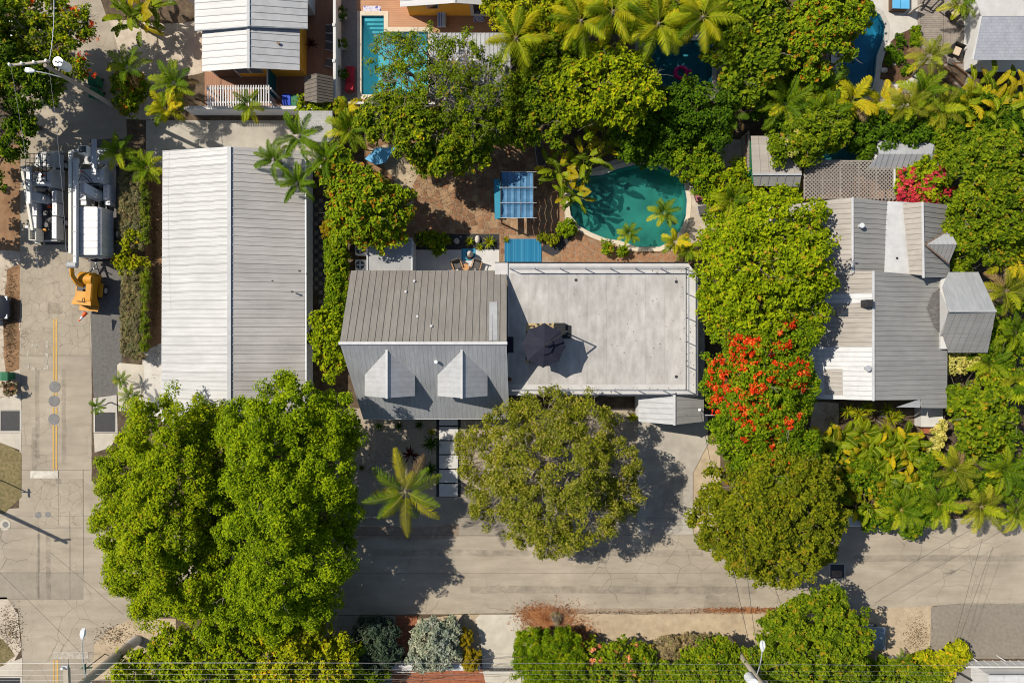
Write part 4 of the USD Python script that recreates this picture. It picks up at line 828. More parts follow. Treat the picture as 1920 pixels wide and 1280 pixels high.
def wander(rng, a, b, n, amp):
    a, b = np.asarray(a, float), np.asarray(b, float); s = np.linspace(0, 1, n)[:, None]
    d = np.cumsum(rng.normal(0, 1, (n, 3)), 0); d -= s * d[-1]; d[0] = 0
    return a + (b - a) * s + d * amp * np.linalg.norm(b - a) / n + np.array([0, 0, 1.]) * (np.sin(s * np.pi) * .06 * np.linalg.norm(b - a))
seedn = [100]
def tree(name, label, cat_, blobs, sty, trunk=.16, base=None, bark='bark', flowers=None, group=None, twigs=0, stems=1, second=None, crown='crown', trunk_name='trunk', limb_r=.45):
    seedn[0] += 1; rng = np.random.default_rng(seedn[0]); S = dict(STY[sty]); m = S.pop('m'); core = S.pop('core', True)
    B = [pxblob(*b) for b in blobs]
    if sty.startswith('fig'): B = [(c0, rx, ry, rz * 1.3) for c0, rx, ry, rz in B]
    B0 = list(B)
    if cat_ == 'tree':   # smaller lobes that make the outline uneven
        for (c0, rx, ry, rz) in B0:
            if rx > .9:
                for q in range(1 if sty.startswith('fig') else 3):
                    an = rng.uniform(0, 6.283); f = rng.uniform(.28, .5); e = rng.uniform(.70, .93) if sty.startswith(('fig', 'olive')) else rng.uniform(.8, 1.05)
                    B.append((c0 + [math.cos(an) * rx * e, math.sin(an) * ry * e, rz * rng.uniform(-.25, .45)], rx * f, ry * f, rz * f * 1.1))
    cen = np.mean([b[0] for b in B0], 0)
    bp = np.array([cen[0], cen[1], 0.0]) if base is None else np.array([*base, 0.0])
    t = T(name, label, cat_, bp, group)
    zt = max(.3, min(b[0][2] for b in B) - max(b[3] for b in B) * .35); top = np.array([cen[0] * .6 + bp[0] * .4, cen[1] * .6 + bp[1] * .4, zt * .75])
    if trunk:
        tb = []
        for s in range(stems):
            o = np.array([rng.normal(0, .25), rng.normal(0, .25), 0]) if stems > 1 else np.zeros(3)
            tb.append(tube(wander(rng, bp + o + [0, 0, -.1], top + o * 1.5, 6, .12), np.linspace(trunk, trunk * .75, 6), 8))
        for b in B0:
            tb.append(tube(wander(rng, top, b[0] + [0, 0, b[3] * .15], 7, .3), np.linspace(trunk * .62, trunk * .16, 7), 6))
            for k in range(5 if len(B0) < 9 else 3):
                d = udirs(rng, 1, -.1)[0]; s0 = top + (b[0] - top) * rng.uniform(.5, .95)
                tb.append(tube(wander(rng, s0, b[0] + d * np.array(b[1:]) * .85, 6, .35), np.linspace(trunk * .25, .012, 6), 5))
        t.part(trunk_name, tb, bark)
    if cat_ == 'tree' and not twigs: twigs = 3
    if twigs:
        tw = []
        for b in B0:
            for k in range(twigs):
                d = udirs(rng, 1, .0)[0]; e = b[0] + d * np.array(b[1:]) * rng.uniform(.9, 1.22); s0 = b[0] + d * np.array(b[1:]) * rng.uniform(.1, .5) + rng.normal(0, .15, 3)
                w = wander(rng, s0, e, 6, .5); tw.append(tube(w, np.linspace(.032, .009, 6), 4, False))
                for q in range(3):
                    i = rng.integers(2, 6); tw.append(tube(wander(rng, w[i], w[i] + d * .3 + rng.normal(0, .35, 3), 4, .3), np.linspace(.014, .005, 4), 3, False))
        t.part('twigs', tw, 'bark_pale', kind='stuff')
    P, N = crown_points(rng, B, **S)
    L, Wd = S['L'], S['Wd']; fol = leaf_cards(rng, P, N, L, Wd)
    if core:                                        # the shaded leaves inside, which keep the ground from showing through
        Q, M = [], []
        for bb in B:
            k = int(3.2 * bb[1] * bb[2] / .045); e = udirs(rng, k, -.1); Q.append(bb[0] + e * np.array(bb[1:]) * rng.uniform(.45, .82, (k, 1))); M.append(e * .3 + [0, 0, .8])
        fol = cat([fol, leaf_cards(rng, np.vstack(Q), np.vstack(M), max(.34, L), .22)])
    t.part(crown, fol, m)
    if second:
        m2, frac = second; k = rng.random(len(P)) < frac
        t.part('new_leaves', leaf_cards(rng, P[k] + [0, 0, .06], N[k], L, Wd), m2)
    if flowers:
        fm, fb, dens = flowers; FB = []; 
        for (px, py, rp) in fb:
            best = min(B, key=lambda b: np.linalg.norm((b[0] - W(px, py, b[0][2]))[:2] / np.array(b[1:3])))
            q = W(px, py, best[0][2] + best[3] * .7); dx = (q - best[0])[:2] / np.array(best[1:3]) / 1.02
            zz = best[0][2] + best[3] * math.sqrt(max(0.02, 1 - min(.98, (dx ** 2).sum()))) * .98
            FB.append(pxblob(px, py, rp, zz, rp * .022))
        P2, N2 = crown_points(rng, FB, .16, .14, .10, .9 * dens, zmin=.0, inner=0)
        k = meshkit.fbm(P2 * 3.4, 2, 7) > (.46 if fm == 'flower_red' else .25 if fm == 'flower_coral' else .38); P2, N2 = P2[k], N2[k]
        t.part('blossoms', leaf_cards(rng, P2, N2, .12, .08, jitter=.7), fm, kind='stuff')
    return t

# ---- palms and other rosette plants: one class prim of each kind with its parts, copied by reference
def frond(rng, L, lw, n, droop, vee, up, Wd=.045, side=0.0, m_r=.018):
    "a feather frond along +x from the origin: arching midrib and leaflets; up is the angle at which it starts"
    k = 9; s = np.linspace(0, 1, k); ang = up - droop * s ** 1.3; dx = np.cos(ang) * L / (k - 1); dz = np.sin(ang) * L / (k - 1)
    mid = np.stack([np.r_[0, np.cumsum(dx)[:-1]], side * L * s ** 2, np.r_[0, np.cumsum(dz)[:-1]]], 1)
    rib = tube(mid, np.linspace(m_r, .004, k), 4, False)
    u = np.linspace(.14, .99, n); V, F = [], []
    p = np.stack([np.interp(u, s, mid[:, i]) for i in range(3)], 1); tg = np.stack([np.interp(u, s, np.gradient(mid[:, i])) for i in range(3)], 1); tg /= np.linalg.norm(tg, axis=1, keepdims=True)
    for sg in (-1, 1):
        ll = lw * np.sin(np.pi * (u * .80 + .17)) ** .7 * rng.uniform(.85, 1.12, n); lat = np.cross([0, 0, 1.], tg); lat /= np.linalg.norm(lat, axis=1, keepdims=True)
        nz = np.cross(tg, lat); fw = .55 + .5 * u
        d = sg * lat * np.cos(vee) + nz * np.sin(vee) + tg * fw[:, None] + rng.normal(0, .09, (n, 3)); d /= np.linalg.norm(d, axis=1, keepdims=True)
        a = p; c = p + d * ll[:, None] * .5; e = c + (d + [0, 0, -.55]) * ll[:, None] * .5
        w = tg * Wd * .5
        V.append(np.stack([a - w * .5, a + w * .5, c + w, c - w, e], 1).reshape(-1, 3)); i = np.arange(n)[:, None] * 5 + (n * 5 if sg > 0 else 0)
        F += [i + [0, 1, 2], i + [0, 2, 3], i + [3, 2, 4]]
    lv = (np.vstack(V), np.vstack(F))
    return rib, lv
def paddle(rng, L, Wd, up, droop, pet=.35):
    "a banana-like leaf: stalk, folded blade with a few tears"
    k = 9; s = np.linspace(0, 1, k); ang = up - droop * s ** 1.5; dx = np.cos(ang) * L / (k - 1); dz = np.sin(ang) * L / (k - 1)
    mid = np.stack([np.r_[0, np.cumsum(dx)[:-1]], np.zeros(k), np.r_[0, np.cumsum(dz)[:-1]]], 1)
    rib = tube(mid, np.linspace(.028, .008, k), 4, False); V, F = [], []
    n = 10; u = np.linspace(pet, 1, n + 1); P = np.stack([np.interp(u, s, mid[:, i]) for i in range(3)], 1)
    wd = Wd * .5 * np.sin(np.pi * np.clip((u - pet) / (1 - pet) * .88 + .10, 0, 1)) ** .6
    for sg in (-1, 1):
        for i in range(n):
            tear = .03 * rng.random() + (.10 if rng.random() < .25 else 0); q = len(V) * 4
            z = lambda w: np.array([0, sg * w * .92, w * (.28 - .5 * rng.random() * .6)])
            V.append(np.array([P[i], P[i + 1], P[i + 1] + z(wd[i + 1]) - [tear * L * .1, 0, 0], P[i] + z(wd[i]) + [tear * L * .1, 0, 0]]))
            F += [[q, q + 1, q + 2], [q, q + 2, q + 3]] if sg > 0 else [[q, q + 2, q + 1], [q, q + 3, q + 2]]
    return rib, (np.vstack(V), np.array(F))
def fan(rng, R, n, up, droop):
    "a fan-palm leaf on its stalk"
    st = np.array([math.cos(up), 0, math.sin(up)]) * R * .9; rib = tube([[0, 0, 0], st * .5 + [0, 0, .05 * R], st], [.018, .014, .01], 4, False)
    a = np.linspace(-2.3, 2.3, n); d0 = np.array([math.cos(up - .5), 0, math.sin(up - .5)]); lat = np.array([0, 1., 0]); V, F = [], []
    for i, t in enumerate(a):
        d = d0 * math.cos(t) + lat * math.sin(t); w = np.cross([0, 0, 1.], d); w = w / np.linalg.norm(w) * R * .075; l = R * (1 - .12 * abs(t) / 2.3) * rng.uniform(.92, 1.05)
        z = np.array([0, 0, -droop * R]); q = len(V) * 5
        V.append(np.array([st, st + d * l * .55 + w + [0, 0, .02], st + d * l * .55 - w + [0, 0, .02], st + d * l + z + w * .1, st + d * l + z - w * .1])); F += [[q, q + 2, q + 1], [q + 1, q + 2, q + 4], [q + 1, q + 4, q + 3]]
    return rib, (np.vstack(V), np.array(F))
def strap(rng, L, Wd, up, droop):
    k = 5; s = np.linspace(0, 1, k); ang = up - droop * s; mid = np.stack([np.r_[0, np.cumsum(np.cos(ang))[:-1]], 0 * s, np.r_[0, np.cumsum(np.sin(ang))[:-1]]], 1) * L / (k - 1)
    w = Wd * .5 * np.array([.8, 1, .85, .5, .05]); V = np.vstack([mid + np.c_[0 * w, w, .3 * w], mid, mid + np.c_[0 * w, -w, .3 * w]]); F = []
    for i in range(k - 1): F += [[k + i, k + i + 1, i + 1], [k + i, i + 1, i], [2 * k + i, 2 * k + i + 1, k + i + 1], [2 * k + i, k + i + 1, k + i]]
    return None, (V, np.array(F))
def rosette(kind, maker, leafname, n, m, ribm, z0, elev, trunk=None, seed=1, swirl=2.399963, spread=.06, heads=None):
    """class prim of a plant: trunk and leaves (each leaf a part with its midrib as sub-part); elev = (first, last) start angle of the leaves"""
    rng = np.random.default_rng(seed); root = f'/World/{kind}_kind'; stage.CreateClassPrim(root)
    def put(name, mesh, mm, under=root):
        v, f = VF(mesh); p = path(under, name); q = usdkit.mesh(stage, p, trimesh.Trimesh(v, f, process=False), LK + mm)
        if mm.startswith(('frond', 'paddle')): leaf_tone(q, v, 5 if mm.startswith('frond') and len(v) % 5 == 0 else len(v), rng.uniform(.08, .85), 3)
        return p
    heads = heads or [(0, 0, z0)]
    if trunk:
        for hx, hy, hz in heads:
            tb = [tube(wander(rng, (hx * .35, hy * .35, -.1), (hx, hy, hz + .05), 7, .12), np.linspace(trunk * 1.25, trunk * .8, 7), 8)]
            if trunk > .07: tb.append(tube([(hx, hy, hz - .5), (hx, hy, hz), (hx, hy, hz + .25)], [trunk * .8, trunk * 1.1, trunk * .5], 8))
            put('trunk', tb, 'palm_bark')
    for hx, hy, hz in heads:
        off = rng.uniform(0, 6.28)
        for i in range(n):
            f = (i + .5) / n; up = elev[0] + (elev[1] - elev[0]) * f + rng.normal(0, .08); az = off + i * swirl + rng.normal(0, .12)
            rib, lv = maker(rng, up, f); mm = m if isinstance(m, str) else m[min(len(m) - 1, int(rng.random() * len(m)))]
            if leafname == 'frond' and f > .78 and rng.random() < .3: mm = 'frond_dead'
            loc = (hx + spread * math.cos(az), hy + spread * math.sin(az), hz)
            p = put(leafname, xf(lv, loc, rz=az), mm)
            if rib: put('midrib', xf(rib, loc, rz=az), ribm, p)
mat('rib_yellow', (.34, .30, .04), (.44, .38, .06), 4, .6); mat('rib_green', (.13, .18, .03), (.19, .24, .05), 4, .6)
DR = lambda L, lw, n, dr, vee, Wd=.06: (lambda rng, up, f: frond(rng, L * rng.uniform(.88, 1.1), lw, n, dr * rng.uniform(.8, 1.2), vee, up, Wd * 1.2, rng.normal(0, .06)))
E = (1.25, -.25)
rosette('areca_green', DR(2.0, .55, 26, 1.25, .35, .065), 'frond', 13, ('frond_green', 'frond_bright'), 'rib_green', 3.2, (1.3, .1), .06, 3)
rosette('areca_bright', DR(2.1, .58, 26, 1.2, .3, .07), 'frond', 14, ('frond_bright', 'frond_bright', 'frond_green'), 'rib_yellow', 3.4, (1.3, .05), .06, 4)
rosette('areca_yellow', DR(2.0, .62, 26, 1.35, .2, .075), 'frond', 11, ('frond_yellow', 'frond_yellow', 'frond_bright'), 'rib_yellow', 3.0, (1.2, .0), .06, 5)
rosette('olive_palm', DR(2.2, .60, 30, 1.1, .25, .055), 'frond', 13, ('frond_olive', 'frond_olive', 'frond_bright'), 'rib_yellow', 3.6, (1.25, .0), .09, 6)
rosette('coconut', DR(3.3, .80, 40, 1.05, -.35, .045), 'frond', 15, ('frond_yellow', 'frond_bright', 'frond_yellow', 'frond_green'), 'rib_yellow', 8.6, (1.2, -.25), .15, 7)
rosette('tall_coconut', DR(2.9, .8, 34, 1.25, -.5, .06), 'frond', 15, ('frond_bright', 'frond_yellow', 'frond_bright', 'frond_green'), 'rib_yellow', 8.0, (1.1, -.2), .14, 8)
rosette('foxtail', DR(1.7, .42, 34, 1.35, .5, .05), 'frond', 12, 'frond_green', 'rib_green', 5.0, (1.25, .15), .1, 9)
rosette('fan_palm', lambda rng, up, f: fan(rng, .75 * rng.uniform(.85, 1.1), 17, up, .2), 'fan_leaf', 18, ('frond_bright', 'frond_green', 'frond_olive'), 'rib_green', 2.6, (1.4, .0), .09, 10)
rosette('banana_clump', lambda rng, up, f: paddle(rng, 2.0 * rng.uniform(.8, 1.1), .48, up, 1.4 * rng.uniform(.8, 1.2)), 'leaf', 6, ('paddle_green', 'paddle_green', 'paddle_yellow'), 'rib_yellow', 2.2, (1.35, .5), .08, 11, heads=[(0, 0, 2.4), (.7, .4, 2.0), (-.5, .6, 1.8), (.1, -.8, 2.1)])
rosette('broad_leaf_clump', lambda rng, up, f: paddle(rng, 1.35 * rng.uniform(.8, 1.15), .50, up, 1.5 * rng.uniform(.8, 1.2), .22), 'leaf', 9, ('paddle_green', 'paddle_yellow', 'paddle_green'), 'rib_yellow', 1.6, (1.4, .35), .05, 12, heads=[(0, 0, 1.7), (.75, .35, 1.4), (-.6, .55, 1.5), (.1, -.75, 1.3), (-.7, -.5, 1.2)])
rosette('spiky_clump', lambda rng, up, f: strap(rng, .75 * rng.uniform(.85, 1.1), .07, up, .7), 'leaf', 34, ('frond_bright', 'frond_yellow'), None, 2.0, (1.5, -.2), .06, 13, heads=[(0, 0, 2.2), (.8, .3, 2.0), (-.75, .35, 2.1), (.3, -.7, 1.8)], spread=.02)
rosette('bromeliad', lambda rng, up, f: strap(rng, .42 * rng.uniform(.85, 1.1), .075, up, .9), 'leaf', 22, ('frond_bright', 'frond_yellow'), None, .1, (1.5, .25), None, 14, spread=.02)
rosette('agave', lambda rng, up, f: strap(rng, .5 * rng.uniform(.85, 1.1), .06, up, .35), 'leaf', 30, 'frond_dark', None, .12, (1.5, .1), None, 15, spread=.02)
rosette('maroon_ti_plant', lambda rng, up, f: strap(rng, .6 * rng.uniform(.85, 1.1), .11, up, .8), 'leaf', 20, 'paddle_maroon', None, .5, (1.5, .1), .03, 16, spread=.02)
def copy(kind, name, label, cat_, px, py, zc=None, sc=1.0, rz=0.0, group=None, tilt=0.0, taz=0.0, htop=3.0):
    "a copy of a plant kind, its head showing at (px, py); htop is the height of the head in the kind"
    z = htop * sc; p = W(px, py, z) if zc is None else W(px, py, zc)
    d = np.array([math.cos(taz), math.sin(taz)]) * math.sin(tilt) * z
    x = UsdGeom.Xform.Define(stage, path('/World', name)); pr = x.GetPrim()
    pr.GetReferences().AddInternalReference(f'/World/{kind}_kind'); pr.SetInstanceable(True)
    M = Gf.Matrix4d().SetScale(sc) * Gf.Matrix4d().SetRotate(Gf.Rotation(Gf.Vec3d(0, 0, 1), math.degrees(rz)))
    if tilt: M = M * Gf.Matrix4d().SetRotate(Gf.Rotation(Gf.Vec3d(-math.sin(taz), math.cos(taz), 0), math.degrees(tilt)))
    M = M * Gf.Matrix4d().SetTranslate(Gf.Vec3d(float(p[0] - d[0]), float(p[1] - d[1]), 0.0))
    x.AddTransformOp().Set(M); tag(pr, label, cat_, group)
    return pr
# ---------------------------------------------------------------- vehicles
class V(T):                                     # a thing built in its own axes (x right, y forward), turned by rz
    def __init__(s, name, label, cat_, px, py, rz, group=None, sc=1.0):
        super().__init__(name, label, cat_, W(px, py)); s.rz, s.sc = rz, sc
        if group: tag(s.prim, None, None, group)
    def p(s, name, mesh, m, **k): return s.part(name, xf(mesh, s.loc, rz=s.rz, sc=s.sc), m, **k)
def wheel(v, x, y, r=.45, w=.26, rim='galv'):
    p = v.p('wheel', [cyl((x, y, r + .03), r, w, 24, 0)], 'rubber')
    s = 1 if x > 0 else -1
    v.p('rim', [cyl((x + s * (w / 2 + .005), y, r + .03), r * .58, .03, 18, 0), cyl((x + s * (w / 2 + .03), y, r + .03), r * .2, .06, 10, 0)], rim, under=p)
def loft(secs):
    "secs: list of (y, [(x, z), ...]) outlines of equal length, lofted along y and closed"
    n = len(secs[0][1]); v = np.array([[x, y, z] for y, o in secs for x, z in o]); f = []
    for i in range(len(secs) - 1):
        for j in range(n): a, b = i * n + j, i * n + (j + 1) % n; f += [[a, b, b + n], [a, b + n, a + n]]
    e = (len(secs) - 1) * n
    for j in range(1, n - 1): f += [[0, j + 1, j], [e, e + j, e + j + 1]]
    m = trimesh.Trimesh(v, np.array(f), process=False); trimesh.repair.fix_normals(m); return np.array(m.vertices), np.array(m.faces)
def rbox(w, z0, z1, c=.1, tw=None):
    tw = w if tw is None else tw; h = w / 2; t = tw / 2
    return [(-h, z0), (h, z0), (h, z1 - c * 1.5), (t - c * .2, z1 - c * .6), (t - c, z1), (-t + c, z1), (-t + c * .2, z1 - c * .6), (-h, z1 - c * 1.5)]
def truck_cab(v, yf, w=2.25, dark=False):
    pm = 'truck_white'
    v.p('hood', loft([(yf, rbox(w * .72, .55, 1.35, .12)), (yf - .25, rbox(w * .82, .5, 1.62, .16)), (yf - 1.45, rbox(w * .88, .5, 1.85, .16))]), pm, smooth=35)
    v.p('bumper', bx((0, yf + .08, .62), (w * .98, .22, .34), .05), 'steel')
    v.p('grille', bx((0, yf + .012, 1.0), (w * .5, .05, .5), .01), 'black_plastic')
    for s in (-1, 1):
        v.p('headlight', bx((s * w * .33, yf + .01, 1.05), (.26, .08, .2), .02), 'lamp_white')
        v.p('fender', hull(np.array([[s * w * .36, yf - .2, 1.3], [s * w * .36, yf - 1.5, 1.35], [s * w * .53, yf - .35, 1.12], [s * w * .53, yf - 1.45, 1.15], [s * w * .53, yf - .2, .8], [s * w * .53, yf - 1.6, .8], [s * w * .36, yf - .2, .8], [s * w * .36, yf - 1.6, .8]])), pm)
        v.p('mirror', [bx((s * (w * .5 + .28), yf - 1.62, 1.9), (.24, .12, .42), .03), tube([(s * w * .46, yf - 1.6, 1.7), (s * (w * .5 + .28), yf - 1.62, 1.75)], .02, 5)], 'black_plastic')
    c = v.p('cab', loft([(yf - 1.42, rbox(w * .94, .5, 1.8, .1)), (yf - 1.5, rbox(w * .94, .5, 1.86, .1, w * .9)), (yf - 2.05, rbox(w * .95, .5, 2.55, .12, w * .8)), (yf - 3.0, rbox(w * .95, .5, 2.6, .12, w * .82)), (yf - 3.15, rbox(w * .93, .5, 2.45, .12, w * .8))]), pm, smooth=35)
    y0, y1 = yf - 1.5, yf - 2.03
    v.p('windscreen', hull(np.array([[s * w * .40, y0 - .02, 1.92] for s in (-1, 1)] + [[s * w * .36, y1, 2.53] for s in (-1, 1)] + [[s * w * .40, y0 - .06, 1.88] for s in (-1, 1)] + [[s * w * .36, y1 - .06, 2.5] for s in (-1, 1)]) + [0, .03, .02]), 'glass_dark')
    for s in (-1, 1): v.p('side_window', bx((s * w * .455, yf - 2.45, 2.1), (.06, .85, .5), .01), 'glass_dark')
    return c
# larger bucket truck with the chip box
tx, ty = W(166, 375)[:2]
tk = V('bucket_truck', 'larger white bucket truck with a ribbed chip box, parked beside the dry hedge', 'truck', 200, 376, 0.0, None, .87)
truck_cab(tk, 4.15, 2.3)
tk.p('chassis', [bx((s * .45, -.7, .75), (.16, 9.0, .26), .02) for s in (-1, 1)] + [bx((0, y, .78), (1.1, .2, .16)) for y in (-4.4, -1.5, .4)], 'dark_metal')
for x, y in ((-1.0, 3.1), (1.0, 3.1)): wheel(tk, x, y, .46)
for x, y in ((-1.03, -3.0), (1.03, -3.0)): wheel(tk, x, y, .50, .4)
cb = tk.p('chip_box', loft([(-5.05, rbox(2.3, 1.05, 3.05, .14, 2.0)), (-1.1, rbox(2.3, 1.05, 3.05, .14, 2.0))]), 'truck_white')
for k in range(7): tk.p('roof_panel', bx((.1, -4.75 + k * .55, 3.06), (1.7, .51, .03), .008), 'truck_white', under=cb)
for k in range(7):
    for s in (-1, 1): tk.p('side_rib', bx((s * 1.165, -4.75 + k * .55, 1.95), (.05, .08, 1.6), .01), 'truck_white', under=cb)
tk.p('tailgate', bx((0, -5.1, 1.9), (2.2, .06, 1.6), .02), 'truck_grey')
tk.p('rear_bumper', bx((0, -5.25, .85), (2.2, .2, .14), .02), 'dark_metal')
for s in (-1, 1):
    b = tk.p('tool_box', bx((s * .98, .35, 1.35), (.55, 1.3, 1.0), .03), 'truck_white')
    for q in (-.35, .05, .4): tk.p('latch', bx((s * .98, .35 + q, 1.86), (.08, .05, .02)), 'dark_metal', under=b)
    tk.p('tool_box', bx((s * 1.0, -.52, 1.3), (.5, .38, .8), .03), 'truck_white'); tk.p('tail_light', bx((s * .95, -5.16, 1.3), (.14, .05, .3), .01), 'cushion_red')
tk.p('turntable', [cyl((.15, .1, 1.55), .5, .7, 20), cyl((.15, .1, 2.1), .36, .6, 16)], 'truck_grey')
tk.p('pedestal', hull(np.array([[-.2, .5, 2.2], [.45, .5, 2.2], [-.2, -.3, 2.2], [.45, -.3, 2.2], [-.45, .9, 3.0], [-.15, .9, 3.0], [-.45, .1, 3.0], [-.15, .1, 3.0]])), 'truck_white')
tk.p('hydraulic_hose', [tube([(.1, .9, 2.4), (-.1, 1.3, 2.9), (-.35, 1.5, 3.1), (-.5, .9, 3.3)], .03, 6), tube([(.3, .8, 2.3), (.1, 1.4, 2.8), (-.3, 1.8, 3.0)], .025, 6)], 'rubber')
bm = tk.p('lower_boom', bx((-.66, -1.7, 3.35), (.34, 8.6, .36), .05), 'truck_white'); tk.p('boom_tip', cyl((-.66, 2.6, 3.35), .24, .4, 16, 0), 'truck_grey', under=bm)
for y in (-5.2, -3.2, -1.2, 1.4): tk.p('boom_band', bx((-.66, y, 3.35), (.37, .10, .39), .02), 'truck_grey', under=bm)
ub = tk.p('upper_boom', bx((-1.06, -.8, 3.38), (.30, 8.4, .30), .06), 'fibreglass'); tk.p('boom_joint', cyl((-.94, -5.9, 3.36), .26, .75, 18, 0), 'truck_grey', under=ub)
tk.p('hydraulic_ram', tube([(-.94, -4.8, 3.2), (-.94, -1.5, 3.25)], .07, 10), 'steel')
bk = tk.p('bucket', loft([(3.15, rbox(.75, 2.65, 3.55, .06)), (3.8, rbox(.75, 2.65, 3.55, .06))]), 'fibreglass'); tk.p('bucket_liner', bx((0, 3.47, 3.56), (.55, .5, .02)), 'truck_bed', under=bk)
tk.p('bucket_arm', beam((-1.06, 3.4, 3.3), (-.4, 3.5, 3.1), .2, .2), 'truck_grey')
tk.p('cab_guard', bx((.62, 3.0, 3.0), (.42, 2.9, .10), .02), 'truck_white'); tk.p('guard_post', [bx((.62, y, 2.75), (.1, .1, .5)) for y in (2.0, 2.2)], 'truck_grey')
tk.p('cone_rack', [cyl((1.0, -5.35, 1.1), .12, .3, 12)], 'dark_metal')
# smaller bucket truck
sk = V('bucket_truck', 'smaller white bucket truck with an open tool bed and lowered bucket, in the tree shade', 'truck', 107, 376, 0.0, None, .87)
truck_cab(sk, 3.9, 2.05)
sk.p('chassis', [bx((s * .42, -.2, .7), (.15, 7.0, .24), .02) for s in (-1, 1)] + [bx((0, y, .72), (1.0, .2, .16)) for y in (-3.2, -1.5, .4)], 'dark_metal')
for x, y in ((-.9, 2.9), (.9, 2.9)): wheel(sk, x, y, .42)
for x, y in ((-.9, -2.0), (.9, -2.0)): wheel(sk, x, y, .42, .36)
sk.p('bed', bx((0, -1.6, .98), (1.25, 4.3, .1), .01), 'truck_bed')
for s in (-1, 1):
    for y, l, h in ((.05, 1.0, 1.0), (-1.05, 1.1, .95), (-2.6, 1.85, 1.0)):
        b = sk.p('tool_box', bx((s * .84, y, .75 + h / 2), (.42, l, h), .03), 'truck_white')
        for q in (-.3, .3): sk.p('latch', bx((s * .84, y + q, .755 + h), (.07, .05, .02)), 'dark_metal', under=b)
sk.p('tailboard', bx((.15, -3.62, 1.0), (1.3, .1, .5), .02), 'truck_grey'); sk.p('rear_bumper', bx((0, -3.78, .6), (2.0, .2, .14), .02), 'dark_metal')
sk.p('turntable', [cyl((0, -.2, 1.4), .38, .8, 20), cyl((0, -.2, 1.95), .26, .5, 16)], 'truck_grey')
sk.p('pedestal', hull(np.array([[-.25, .1, 2.0], [.25, .1, 2.0], [-.25, -.6, 2.0], [.25, -.6, 2.0], [-.62, .2, 2.6], [-.35, .2, 2.6], [-.62, -.5, 2.6], [-.35, -.5, 2.6]])), 'truck_white')
sk.p('lower_boom', beam((-.55, -.8, 2.75), (-.52, 2.0, 2.85), .3, .32), 'truck_white')
sk.p('boom_joint', cyl((-.68, 2.0, 2.95), .22, .6, 16, 0), 'truck_grey')
sk.p('upper_boom', beam((-1.02, 2.2, 3.0), (-.6, -2.9, 2.3), .2, .22), 'fibreglass'); sk.p('hydraulic_ram', tube([(-.5, .0, 2.4), (-.5, 1.4, 2.6)], .06, 8), 'steel')
sk.p('control_box', [bx((-1.2, -2.6, 1.9), (.3, .2, .5), .03), tube([(-1.25, -2.5, 2.1), (-.95, -2.9, 1.9), (-.9, -3.3, 1.6)], .03, 6)], 'lamp_white')
z0, z1 = 1.15, 2.15
bk = sk.p('bucket', [bx((-.72, -2.72, (z0 + z1) / 2), (.62, .05, z1 - z0)), bx((-.72, -3.68, (z0 + z1) / 2), (.62, .05, z1 - z0)), bx((-1.0, -3.2, (z0 + z1) / 2), (.05, .95, z1 - z0)), bx((-.44, -3.2, (z0 + z1) / 2), (.05, .95, z1 - z0)), bx((-.72, -3.2, z0), (.6, .95, .05))], 'fibreglass')
sk.p('bucket_step', bx((-.72, -3.8, 1.5), (.4, .18, .06), .01), 'fibreglass', under=bk)
sk.p('hose', tube([(1.0, -3.5, .5), (1.05, -4.0, .06), (.85, -4.3, .05)], .03, 6), 'rubber'); sk.p('fuel_can', bx((.15, -.75, 1.25), (.25, .2, .35), .04), 'cone_orange')
sk.p('cab_rack', [bx((x, 2.2, 2.78), (.04, 2.3, .04)) for x in np.linspace(-.85, .85, 6)] + [bx((0, y, 2.80), (1.75, .04, .04)) for y in np.linspace(1.1, 3.3, 7)] + [bx((s * .85, y, 2.55), (.05, .05, .5)) for s in (-1, 1) for y in (1.1, 3.3)], 'black_plastic')
for v, yy in ((tk, 1.9), (sk, 1.6)):
    v.p('beacon', [cyl((s * .55, yy, 2.68), .07, .12, 12) for s in (-1, 1)], 'cone_orange')
    v.p('rear_cab_window', bx((0, yy - .93, 2.2), (1.2, .04, .35)), 'glass_dark')
tk.p('bed_clutter', [bx((.25, -.35, 1.25), (.3, .35, .3), .04), cyl((-.2, .9, 1.25), .16, .35, 14), tube([(.4, .9, 1.3), (.5, .5, 1.5), (.3, -.3, 1.45), (.5, -.8, 1.3)], .04, 6)], 'dark_metal')
sk.p('bed_clutter', [bx((-.2, -1.3, 1.2), (.35, .5, .3), .05), bx((.25, -2.4, 1.15), (.4, .6, .25), .04), cyl((-.15, -2.3, 1.2), .2, .12, 16), tube([(-.3, -.8, 1.2), (.2, -1.5, 1.3), (-.2, -2.0, 1.2), (.3, -3.0, 1.2)], .04, 6)], 'dark_metal')
sk.p('safety_vest', bx((-.25, -2.75, 1.3), (.3, .25, .12), .05), 'chipper_yellow')
